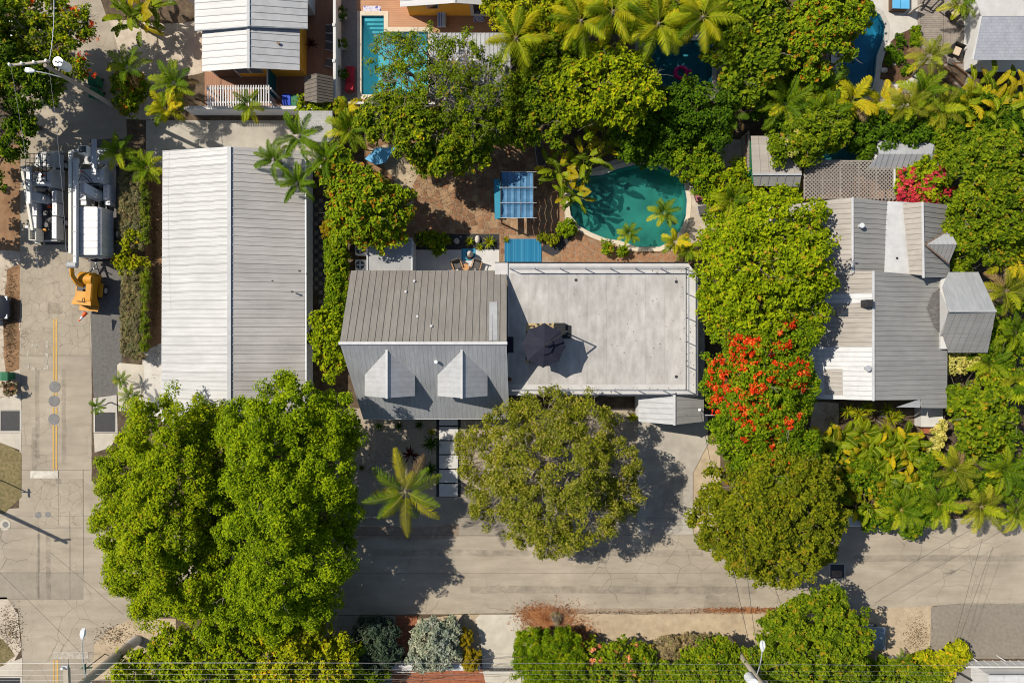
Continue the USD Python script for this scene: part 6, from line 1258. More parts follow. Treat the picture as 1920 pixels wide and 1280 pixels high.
for px, py, s, lab in ((1669, 85, .18, 'upper pale stone in the mulch bed'), (1677, 120, .16, 'middle pale stone in the mulch bed'), (1658, 132, .24, 'lower, largest pale stone in the mulch bed')):
    mm = trimesh.creation.icosphere(3, s); v = mm.vertices * [1.2, .9, .6]; v = v * (.75 + .5 * meshkit.fbm(v * 4 + px, 3, 2)[:, None]); single('garden_boulder', (v + W(px, py, s * .3), mm.faces), 'rock_pale', lab, 'boulder', smooth=True)
t = T('boardwalk_hedge', 'short clipped green hedge along the left side of the boardwalk', 'hedge', W(1716, 75)); rg = np.random.default_rng(77); pp, pn = crown_points(rg, [(W(1716, 58 + 9 * k, .5), .28, .3, .3) for k in range(4)], .13, .1, .05, 1.0); t.part('foliage', leaf_cards(rg, pp, pn, .1, .05), 'leaf_hedge'); t.part('stem', tube([W(1716, 75), W(1716, 75, .5)], .03, 6), 'bark')
t = T('garden_table', 'pale grey garden table top glimpsed between the broad leaves and palms', 'table', W(1738, 885)); t.part('table_top', ext(poly([(1722, 875), (1750, 870), (1752, 888), (1738, 897), (1722, 897)], .75), .70, .75), 'roof_silver'); t.part('leg', tube([W(1737, 885), W(1737, 885, .7)], .06, 8), 'galv')
t = T('parked_trailer', 'white trailer box half hidden by plants at the road right of the round-crowned tree', 'trailer', W(1605, 970)); t.part('box', bx(W(1604, 970, .9), (1.7, 1.0, 1.4), .06), 'truck_white'); t.part('lamp', cyl(W(1623, 967, 1.2), .18, .3, 14), 'lamp_white')
for s in (-1, 1): t.part('wheel', cyl(W(1604, 970, .3) + [s * .9, 0, 0], .3, .2, 18, 0), 'rubber')
# fences at the bottom edge
f = T('white_fence', 'white panelled fence along the lower edge of the grey car park', 'fence', W(1860, 1240)); Y = W(0, 1238)[1]
X0, X1 = W(1796, 1238)[0], W(1990, 1238)[0]; n = 12
for k in range(n): f.part('panel', bx((X0 + (k + .5) * (X1 - X0) / n, Y, .5), ((X1 - X0) / n - .03, .05, .92), .01), 'wall_white'); f.part('post', bx((X0 + k * (X1 - X0) / n, Y, .53), (.09, .11, 1.06), .01), 'wall_white')
f.part('top_rail', bx(((X0 + X1) / 2, Y, 1.0), (X1 - X0, .14, .08), .01), 'wall_white')
for px in (1816, 1869): f.part('brace', beam(W(px, 1228, .05), W(px + 17, 1239, .8), .06, .06), 'wall_white')
t = T('garden_wall', 'low white wall below the sandy verge by the parked blue car', 'wall', W(1700, 1232)); t.part('wall', bx((W(1700, 0)[0], W(0, 1233)[1], .3), (W(1755, 0)[0] - W(1635, 0)[0], .35, .6), .02), 'wall_white')
t = T('black_gutter_pipe', 'dark diagonal pipe on the ground left of the corner roof', 'pipe', W(1810, 1262)); t.part('pipe', beam(W(1782, 1252, .4), W(1822, 1275, .4), .12, .12), 'black_plastic')
t = T('railing_fence', 'low white wall with thin metal railings below the silver bush', 'fence', W(850, 1250))
for x0, x1, zz in ((738, 775, .7), (783, 828, .7), (828, 900, .95)): t.part('wall', bx((W((x0 + x1) / 2, 0)[0], W(0, 1243 if zz < .9 else 1240)[1], zz / 2), (W(x1, 0)[0] - W(x0, 0)[0], .46, zz), .01), 'wall_white')
for x0, x1 in ((738, 785), (900, 966)):
    Y = W(0, 1248)[1]; A, B = W(x0, 0)[0], W(x1, 0)[0]; t.part('rail', [bx(((A + B) / 2, Y, z), (B - A, .04, .04)) for z in (.15, 1.0)], 'wall_white'); t.part('balusters', [bx((x, Y, .55), (.02, .02, .95)) for x in np.arange(A, B, .1)], 'rail_metal', kind='stuff')
single('door_mat', ext(shapely.Point(*W(763, 1237)[:2]).buffer(.46).intersection(prect(740, 1220, 790, 1238)), .03, .05), 'rug_gold', 'dark half-round mat on the red brick path', 'door mat')
bp = T('brick_path', 'red brick path leading down between the silver bushes', 'path', W(762, 1200), kind='structure')
bp.part('bedding', flat(prect(742, 1152, 782, 1250), .026), 'seam_dark')
for j in range(13):
    for i in range(9):
        x0 = 742 + i * 4.5 ; y0 = 1152.5 + j * 7.5; bp.part('brick', ext(prect(x0 + .2, y0 + .25 + (i % 2) * .0, x0 + 4.3, y0 + 7.2), .028, .05), 'brick_red')
# ---- the trees, each with its own crown
tree('corner_tree', 'huge dense yellow-green tree at the street corner, the left one of the joined pair', 'tree', [(305, 815, 64, 6.5), (252, 890, 52, 6), (325, 905, 66, 8), (245, 975, 55, 6.5), (305, 1000, 68, 8.2), (262, 1055, 54, 6), (340, 1080, 58, 7), (305, 1118, 46, 5.2), (395, 790, 32, 5), (408, 850, 36, 5.8), (410, 930, 42, 6.4), (415, 1010, 40, 6.2), (402, 1075, 40, 6), (385, 1130, 36, 4.6), (365, 800, 34, 5.6), (380, 1010, 42, 6.6)], 'fig', .38)
tree('dense_tree', 'huge dense green tree beside the front garden, right one of the joined pair', 'tree', [(478, 800, 54, 7), (545, 765, 54, 7.5), (612, 800, 56, 6.4), (505, 865, 64, 8.8), (588, 885, 66, 7.6), (458, 905, 44, 7.2), (620, 960, 46, 6.0), (525, 965, 68, 9), (465, 1000, 50, 7.2), (600, 1040, 60, 6.6), (525, 1075, 64, 7.8), (460, 1100, 52, 6.5), (585, 1118, 46, 5.2), (520, 1150, 44, 5), (415, 1160, 38, 4.5)], 'figg', .42)
tree('leafy_tree', 'bright green low tree against the bottom edge below the corner tree', 'tree', [(330, 1215, 42, 3.5), (400, 1235, 52, 4), (300, 1260, 40, 3), (250, 1255, 32, 2.6), (460, 1215, 48, 4), (380, 1285, 50, 3.5)], 'light', .14)
tree('leafy_tree', 'yellowish green tree at the bottom edge left of the silver bush', 'tree', [(540, 1225, 50, 4), (500, 1265, 45, 3.5), (600, 1250, 46, 3.4), (570, 1190, 36, 3.6), (640, 1215, 30, 3)], 'yel', .14)
tree('olive_tree', 'rounded olive-green tree with pale twigs between the front path and the driveway', 'tree', [(1030, 785, 52, 5), (960, 800, 42, 4.6), (1100, 800, 48, 5), (915, 860, 46, 4.4), (990, 870, 66, 6.2), (1070, 880, 68, 6.4), (1150, 870, 46, 5), (1165, 925, 36, 4.4), (940, 930, 46, 4.6), (1020, 950, 60, 5.8), (1100, 960, 56, 5.4), (985, 985, 36, 4), (1035, 1012, 30, 3.8), (885, 830, 28, 4)], 'olive', .24, twigs=26, bark='bark_pale')
tree('bare_branched_tree', 'sparse tree with pale bare branches over the aqua pool and white cabin', 'tree', [(740, 110, 42, 5), (800, 95, 38, 5.5), (860, 120, 42, 6), (920, 160, 44, 5.5), (760, 165, 46, 5.8), (830, 180, 52, 6.6), (890, 215, 48, 6), (735, 210, 42, 5)], 'sparse', .26, twigs=26, bark='bark_pale', base=W(830, 230)[:2])
tree('leafy_tree', 'green tree just south of the bare-branched tree, over the shaded back yard', 'tree', [(716, 222, 36, 5), (780, 248, 48, 5.4), (840, 260, 46, 5.2), (880, 285, 34, 4.4), (806, 296, 30, 4.2), (910, 240, 34, 4.6)], 'mid', .2, twigs=6, second=('leaf_yellowgreen', .12))
tree('rusty_tipped_tree', 'rounded tree with rusty new leaves beside the tiled alley and flat annex', 'tree', [(694, 384, 50, 5), (648, 345, 34, 4.6), (733, 392, 38, 4.6), (662, 415, 38, 4.2), (715, 424, 38, 4), (632, 305, 28, 4.4)], 'rust', .2)
tree('light_green_tree', 'tall light green tree between the roof terrace and the many-gabled house', 'tree', [(1445, 430, 58, 6), (1503, 432, 36, 6), (1370, 465, 48, 5.4), (1410, 500, 60, 6.6), (1490, 490, 58, 6.8), (1528, 458, 22, 5.2), (1345, 520, 42, 5), (1425, 560, 62, 6.2), (1500, 555, 46, 6), (1350, 575, 36, 4.6), (1528, 398, 18, 4.8)], 'light', .3)
tree('flame_tree', 'flame tree covered in scarlet blossoms between the terrace and the white-patched roof', 'tree', [(1400, 650, 56, 5.6), (1470, 640, 48, 6), (1365, 720, 42, 5.2), (1430, 720, 62, 6.4), (1480, 700, 40, 6), (1400, 790, 56, 5.8), (1460, 780, 48, 5.8), (1420, 850, 50, 5.2), (1490, 750, 30, 5), (1480, 840, 36, 5.2), (1440, 885, 28, 6.6), (1475, 885, 22, 6.4), (1395, 850, 30, 6)], 'poin', .24,
     flowers=('flower_red', [(1390, 650, 22), (1345, 690, 20), (1372, 712, 20), (1348, 740, 15), (1402, 668, 22), (1350, 762, 18), (1478, 605, 13), (1470, 645, 12), (1490, 698, 24), (1470, 712, 16), (1420, 730, 14), (1445, 655, 12), (1425, 770, 16), (1470, 735, 12), (1412, 640, 14), (1455, 775, 13), (1385, 770, 14), (1440, 800, 12), (1372, 685, 14), (1335, 720, 10), (1470, 830, 9), (1478, 875, 7), (1395, 735, 12), (1445, 845, 11), (1455, 805, 13), (1432, 822, 12), (1465, 850, 10), (1430, 782, 14), (1405, 800, 11), (1478, 790, 11), (1460, 885, 7), (1415, 758, 13), (1445, 870, 8), (1390, 790, 10), (1500, 720, 12), (1455, 690, 12), (1405, 765, 4), (1446, 855, 5), (1368, 644, 4), (1447, 758, 4), (1401, 876, 8), (1437, 751, 5), (1372, 744, 5), (1351, 743, 6), (1394, 694, 6), (1419, 800, 4), (1500, 782, 7), (1474, 737, 5), (1408, 852, 6), (1367, 763, 4), (1419, 769, 8), (1394, 821, 7), (1498, 757, 7), (1460, 692, 5), (1423, 742, 4), (1365, 633, 7), (1505, 753, 8), (1481, 851, 6), (1382, 710, 4), (1450, 713, 7), (1415, 704, 6), (1456, 774, 8), (1395, 775, 4), (1360, 727, 6), (1494, 731, 4), (1429, 700, 6), (1462, 623, 4), (1436, 652, 6), (1428, 619, 6), (1418, 774, 5)], 1.0))
tree('round_crowned_tree', 'dense round-crowned green tree overhanging the road right of the driveway', 'tree', [(1370, 920, 52, 5), (1440, 900, 56, 6), (1500, 930, 56, 6), (1345, 975, 46, 4.8), (1420, 975, 66, 6.8), (1500, 1000, 60, 6), (1545, 970, 36, 5), (1400, 1030, 48, 5), (1455, 1045, 46, 4.8), (1530, 890, 34, 4.6), (1540, 1030, 24, 4.2)], 'fine', .26)
tree('sea_grape_tree', 'green tree with broad clustered leaves on the sandy verge, hiding a parked car', 'tree', [(1530, 1155, 42, 4.4), (1470, 1190, 44, 4.2), (1570, 1200, 48, 4.6), (1510, 1225, 56, 5), (1450, 1250, 40, 4), (1580, 1250, 40, 4), (1545, 1290, 45, 4)], 'mid', .2)
tree('roadside_bush', 'dark green shrub mass on the verge left of the broad-leaved tree', 'shrub', [(1345, 1235, 38, 2.6), (1390, 1250, 36, 2.8), (1300, 1260, 34, 2), (1430, 1280, 30, 2.6), (1265, 1265, 28, 1.8), (1350, 1290, 36, 2.4)], 'mid', .08, stems=3)
tree('clipped_hedge', 'big clipped bushy green hedge block beside the lower driveway', 'hedge', [(1005, 1215, 36, 1.7), (1050, 1215, 38, 1.9), (1010, 1250, 38, 1.7), (1055, 1250, 38, 1.9), (985, 1235, 22, 1.5), (1030, 1290, 40, 1.8)], 'clip', .06, stems=3)
tree('flowering_shrub', 'low shrub dotted with coral blossoms right of the clipped hedge block', 'shrub', [(1110, 1230, 30, 1.4), (1160, 1225, 30, 1.5), (1200, 1235, 24, 1.4), (1130, 1265, 34, 1.5), (1185, 1272, 30, 1.3)], 'mid', .05, stems=3, flowers=('flower_coral', [(1094, 1208, 4), (1111, 1218, 4), (1126, 1208, 4), (1154, 1226, 4), (1177, 1233, 4), (1111, 1238, 4), (1127, 1238, 4), (1190, 1210, 4), (1170, 1245, 3), (1186, 1258, 4), (1087, 1222, 4)], 1.4))
tree('grey_shrub', 'pale grey-green shrub at the sandy verge beside the dark shrub mass', 'shrub', [(1255, 1212, 22, 1.0), (1290, 1210, 22, 1.0), (1320, 1208, 16, .9), (1212, 1225, 14, 1.0)], 'dry', .04)
tree('silver_bush', 'silvery-leaved bush beside the red brick path', 'shrub', [(810, 1195, 33, 1.5), (834, 1190, 24, 1.5), (800, 1225, 30, 1.4), (834, 1222, 26, 1.4), (848, 1172, 13, 1.3)], 'silver', .06, stems=3)
tree('silver_bush', 'shaded grey-green bush left of the red brick path', 'shrub', [(700, 1190, 34, 1.5), (725, 1215, 28, 1.4), (695, 1225, 32, 1.4), (728, 1180, 18, 1.3)], 'silverd', .06, stems=3)
for px, py, rp, lab in ((871, 1193, 14.5, 'upper of two golden ball-clipped shrubs beside the lower driveway'), (882, 1235, 17.5, 'lower, larger of two golden ball-clipped shrubs beside the lower driveway')):
    tree('ball_shrub', lab, 'shrub', [(px, py, rp, 1.0, rp * .038)], 'gold', .04, group='ball-clipped shrubs')
tree('round_shrub', 'yellow-green rounded shrub at the corner of the grey car park', 'shrub', [(1785, 1222, 22, 1.0), (1775, 1230, 18, .9), (1795, 1232, 14, .8)], 'yel', .05)
tree('round_shrub', 'low yellow-green shrub along the white wall near the parked blue car', 'shrub', [(1740, 1245, 20, .8), (1765, 1250, 18, .8), (1720, 1250, 14, .7)], 'yel', .05)
tree('tall_hedge', 'narrow clipped hedge along the tiled alley beside the terrace house', 'hedge', [(632, 445 + k * 17, 17 + (k % 3), 1.9, .8) for k in range(11)], 'hedge', .05)
tree('yellow_shrub', 'yellow-leaved shrub at the head of the narrow clipped hedge', 'shrub', [(618, 428, 15, 2.2), (630, 420, 10, 2.2)], 'gold', .04)
tree('rounded_shrub', 'bushy light green shrub at the foot of the clipped hedge by the terrace house', 'shrub', [(605, 615, 28, 2.4), (632, 612, 24, 2.4), (608, 655, 30, 2.6), (620, 690, 24, 2.4)], 'light', .07)
tree('vine_mound', 'glossy round green vine mound at the top right of the kidney pool', 'shrub', [(1290, 290, 40, 2.0), (1320, 320, 32, 1.9), (1275, 270, 30, 2), (1320, 345, 18, 1.5)], 'vine', .07)
tree('vine_mound', 'shaded dark green shrubbery above the kidney pool', 'shrub', [(1210, 270, 34, 2.0), (1240, 285, 30, 1.9), (1185, 290, 24, 1.7)], 'dark', .07)
tree('broad_crowned_tree', 'bright yellow-green tree left of the shaded blue pool', 'tree', [(1110, 165, 52, 5.4), (1165, 180, 50, 5.4), (1140, 130, 42, 5), (1195, 145, 36, 4.8), (1100, 215, 32, 4.4)], 'light', .2, second=('leaf_yellowgreen', .25))
tree('yellowish_tree', 'yellow-green tree at the top edge right of the orange house', 'tree', [(985, 22, 50, 5), (945, 10, 34, 4.4), (1035, 30, 38, 4.8), (1010, -20, 50, 5), (1070, -10, 45, 5)], 'yel', .2)
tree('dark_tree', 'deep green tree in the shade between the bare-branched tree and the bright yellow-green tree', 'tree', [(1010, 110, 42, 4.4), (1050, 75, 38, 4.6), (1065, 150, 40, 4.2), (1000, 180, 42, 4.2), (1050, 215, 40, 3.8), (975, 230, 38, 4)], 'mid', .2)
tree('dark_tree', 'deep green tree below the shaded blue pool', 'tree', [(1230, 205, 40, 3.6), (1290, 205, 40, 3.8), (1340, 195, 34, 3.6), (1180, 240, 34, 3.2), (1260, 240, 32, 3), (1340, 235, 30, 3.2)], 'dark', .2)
tree('large_leaved_tree', 'tree with large pale green leaves right of the shaded blue pool', 'tree', [(1400, 40, 50, 5), (1430, 95, 46, 4.8), (1370, 95, 36, 4.4), (1395, 150, 36, 4), (1420, -15, 45, 5)], 'big', .2)
tree('dark_tree', 'deep green tree at the top edge above the shaded blue pool', 'tree', [(1200, 20, 50, 4.4), (1290, 5, 46, 4.2), (1350, 30, 36, 4), (1120, -15, 50, 4.5), (1250, 45, 30, 3.6)], 'mid', .2)
tree('rusty_tipped_tree', 'big tree with orange-tipped leaves overhanging the lagoon pool', 'tree', [(1550, 28, 52, 5.4), (1598, 28, 30, 5), (1522, 85, 44, 5), (1566, 78, 32, 4.8), (1555, -20, 55, 5.2), (1528, 125, 24, 4.4), (1490, 60, 36, 4.6)], 'rust', .24)
tree('dark_tree', 'deep green tree behind the grey shed', 'tree', [(1480, 270, 30, 3.6), (1520, 250, 36, 3.8), (1515, 285, 22, 3.2), (1560, 240, 30, 3.4)], 'mid', .14, flowers=('flower_cream', [(1487, 287, 8), (1495, 240, 8), (1562, 245, 8), (1480, 265, 5)], .7))
tree('bougainvillea', 'pink-red bougainvillea next to the lattice pergola', 'shrub', [(1705, 345, 26, 2.6), (1745, 345, 32, 2.9), (1735, 310, 24, 2.6), (1768, 355, 18, 2.4)], 'light', .07, flowers=('flower_pink', [(1698, 360, 18), (1720, 365, 20), (1745, 372, 16), (1770, 350, 17), (1765, 325, 13), (1700, 330, 14), (1735, 345, 12), (1715, 315, 10)], 1.3))
tree('evergreen_tree', 'broad fine-leaved green tree at the right edge above the winged roof', 'tree', [(1830, 320, 46, 4.6), (1880, 300, 48, 4.8), (1900, 350, 48, 5), (1840, 380, 46, 4.6), (1890, 410, 46, 4.6), (1825, 430, 36, 4), (1930, 380, 40, 4.6), (1850, 270, 30, 4)], 'mid', .22)
tree('evergreen_tree', 'shaded bushy tree between the bougainvillea and the winged roof', 'tree', [(1800, 400, 26, 3), (1815, 460, 28, 3.2), (1810, 500, 18, 2.6), (1860, 460, 34, 3.4), (1790, 290, 28, 2.8), (1775, 265, 24, 2.6)], 'mid', .12)
tree('round_leaved_tree', 'rounded shrub-like tree with round leaves right of the many-gabled house', 'tree', [(1830, 765, 42, 3), (1800, 750, 26, 2.6), (1865, 780, 32, 2.8), (1830, 805, 34, 2.6), (1860, 735, 24, 2.6)], 'big', .12)
tree('cream_flower_shrub', 'yellow-cream variegated shrub against the bottom of the winged roof', 'shrub', [(1790, 680, 18, 2), (1815, 672, 18, 2), (1780, 745, 12, 1.8)], 'cream', .05)
tree('cream_flower_shrub', 'narrow cream variegated shrub right of the porch steps', 'shrub', [(1757, 815, 12, 1.6), (1752, 838, 11, 1.5), (1765, 800, 9, 1.6)], 'cream', .05)
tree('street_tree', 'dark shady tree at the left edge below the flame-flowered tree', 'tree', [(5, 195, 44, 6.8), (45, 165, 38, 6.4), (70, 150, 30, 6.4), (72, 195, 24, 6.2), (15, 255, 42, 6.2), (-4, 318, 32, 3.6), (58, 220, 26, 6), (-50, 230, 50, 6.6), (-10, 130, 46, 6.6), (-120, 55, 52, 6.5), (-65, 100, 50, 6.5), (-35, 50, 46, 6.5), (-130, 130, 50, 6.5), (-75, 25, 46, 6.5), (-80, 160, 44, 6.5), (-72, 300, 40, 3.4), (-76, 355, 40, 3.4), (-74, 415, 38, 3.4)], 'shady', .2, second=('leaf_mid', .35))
tree('flame_tree', 'sparse flame tree with orange-red flowers in the top left corner', 'tree', [(25, 40, 46, 5), (90, 25, 42, 5), (130, 70, 34, 5), (30, 110, 42, 4.8), (85, 95, 34, 4.8), (150, 120, 20, 4.8), (105, 145, 26, 4.8), (60, 140, 30, 4.8), (150, 45, 26, 5), (20, 80, 40, 5), (110, 108, 26, 4.8), (-20, 140, 46, 6), (70, 60, 30, 5.4)], 'poin', .18, twigs=14, flowers=('flower_red', [(122, 22, 12), (142, 25, 9), (10, 12, 10), (60, 10, 8), (155, 70, 8), (172, 48, 9), (155, 105, 8), (165, 135, 7), (175, 140, 5), (148, 118, 6), (178, 72, 8)], .8), second=('leaf_yellowgreen', .3))
tree('croton_bush', 'rounded bush speckled with coral flowers between two palms at the top left', 'shrub', [(240, 170, 28, 1.8), (262, 165, 20, 1.8), (235, 195, 18, 1.5)], 'rust', .06, flowers=('flower_coral', [(233, 178, 6), (250, 160, 5), (225, 190, 4), (262, 150, 4)], .5))
tree('shrub_row', 'low green shrubs on the low white wall beside the garden shed', 'shrub', [(565, 200, 14, 1.6), (585, 202, 14, 1.6), (608, 203, 15, 1.6), (625, 198, 10, 1.6)], 'light', .04)
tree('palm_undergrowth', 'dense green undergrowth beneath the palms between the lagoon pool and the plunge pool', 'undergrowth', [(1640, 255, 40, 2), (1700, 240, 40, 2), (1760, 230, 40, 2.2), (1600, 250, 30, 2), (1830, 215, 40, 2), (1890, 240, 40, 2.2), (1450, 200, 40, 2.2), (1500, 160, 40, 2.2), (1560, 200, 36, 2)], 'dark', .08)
tree('palm_undergrowth', 'dense green undergrowth along the road in the lower right corner gardens', 'undergrowth', [(1640, 950, 36, 1.6), (1700, 960, 40, 1.6), (1760, 900, 46, 1.8), (1820, 880, 46, 1.8), (1880, 850, 46, 2), (1900, 930, 40, 1.7), (1600, 900, 40, 1.6), (1850, 650, 40, 2), (1900, 600, 40, 2.2), (1900, 700, 50, 2), (1560, 860, 30, 1.4)], 'shady', .08, second=('leaf_mid', .4))
tree('palm_undergrowth', 'shady undergrowth along the bottom edge behind the white-walled verge', 'undergrowth', [(1640, 1265, 36, 1.2), (1690, 1272, 36, 1.1), (1730, 1275, 30, 1), (1240, 1275, 30, 1), (1600, 1285, 40, 1.4), (690, 1265, 34, 1.2), (640, 1270, 34, 1.2)], 'mid', .05)
tree('shade_shrubs', 'low shrubs in the shade between the wooden fence and the light green tree', 'shrub', [(1370, 350, 34, 1.8), (1400, 390, 34, 2), (1350, 390, 26, 1.6), (1440, 360, 30, 1.8), (1470, 365, 24, 1.8), (1340, 430, 26, 1.6), (1385, 320, 20, 1.4)], 'light', .05)
# dry hedge on the wire fence by the side street
for y0, y1, lab, xs in ((330, 460, 'upper stretch of dry brown hedge between the side street and the long building', (245, 262)), (505, 665, 'lower stretch of dry brown hedge between the side street and the long building', (248, 264))):
    B = []
    for k, yy in enumerate(np.arange(y0, y1, 15)):
        B += [(xs[0] - 4, yy, 14, 1.0, .45), (xs[1] - 2, yy + 6, 13, 1.05, .45)]
    tree('dry_hedge', lab, 'hedge', B, 'dry', .04, second=('leaf_grey_green', .18), group=None)
for y0, y1, lab in ((330, 455, 'thin green hedge row along the upper dry hedge'), (510, 660, 'thin green hedge row along the lower dry hedge')):
    tree('green_hedge', lab, 'hedge', [(273, yy, 7, 1.15, .35) for yy in np.arange(y0, y1, 11)], 'dry', .03, second=('leaf_hedge', .8))
tree('yellow_bush', 'upper of two yellow-green bushes in the gap of the dry hedge', 'shrub', [(252, 455, 17, 1.2), (240, 450, 11, 1.1), (262, 440, 10, 1.1)], 'yel', .04)
tree('yellow_bush', 'lower of two yellow-green bushes in the gap of the dry hedge', 'shrub', [(240, 498, 18, 1.2), (260, 500, 15, 1.1), (228, 492, 10, 1.0)], 'yel', .04)
tree('garden_shrub', 'bushy shrub spilling over the edge of the white back patio', 'shrub', [(811, 458, 18, 1.1), (800, 450, 12, 1.0), (822, 452, 12, 1)], 'mid', .05)
tree('pool_shrub', 'bright green mound of grass-like shrub at the left end of the kidney pool', 'shrub', [(1064, 427, 14, .6), (1056, 435, 10, .5)], 'hedge', .03)
tree('pool_shrub', 'small dark shrub at the corner of the blue deck mat', 'shrub', [(1034, 456, 11, .5), (1022, 448, 8, .5)], 'fine', .03)
tree('pool_shrub', 'left of two small dark round shrubs on the lower rim of the kidney pool', 'shrub', [(1138, 464, 9, .5)], 'mid', .03)
tree('pool_shrub', 'right of two small dark round shrubs on the lower rim of the kidney pool', 'shrub', [(1170, 472, 9, .5)], 'mid', .03)
tree('dead_branch', 'heap of dark cut branches on the sandy verge above the clipped hedge', 'branches', [(1042, 1158, 9, .3, .15)], 'dry', .02, twigs=14)

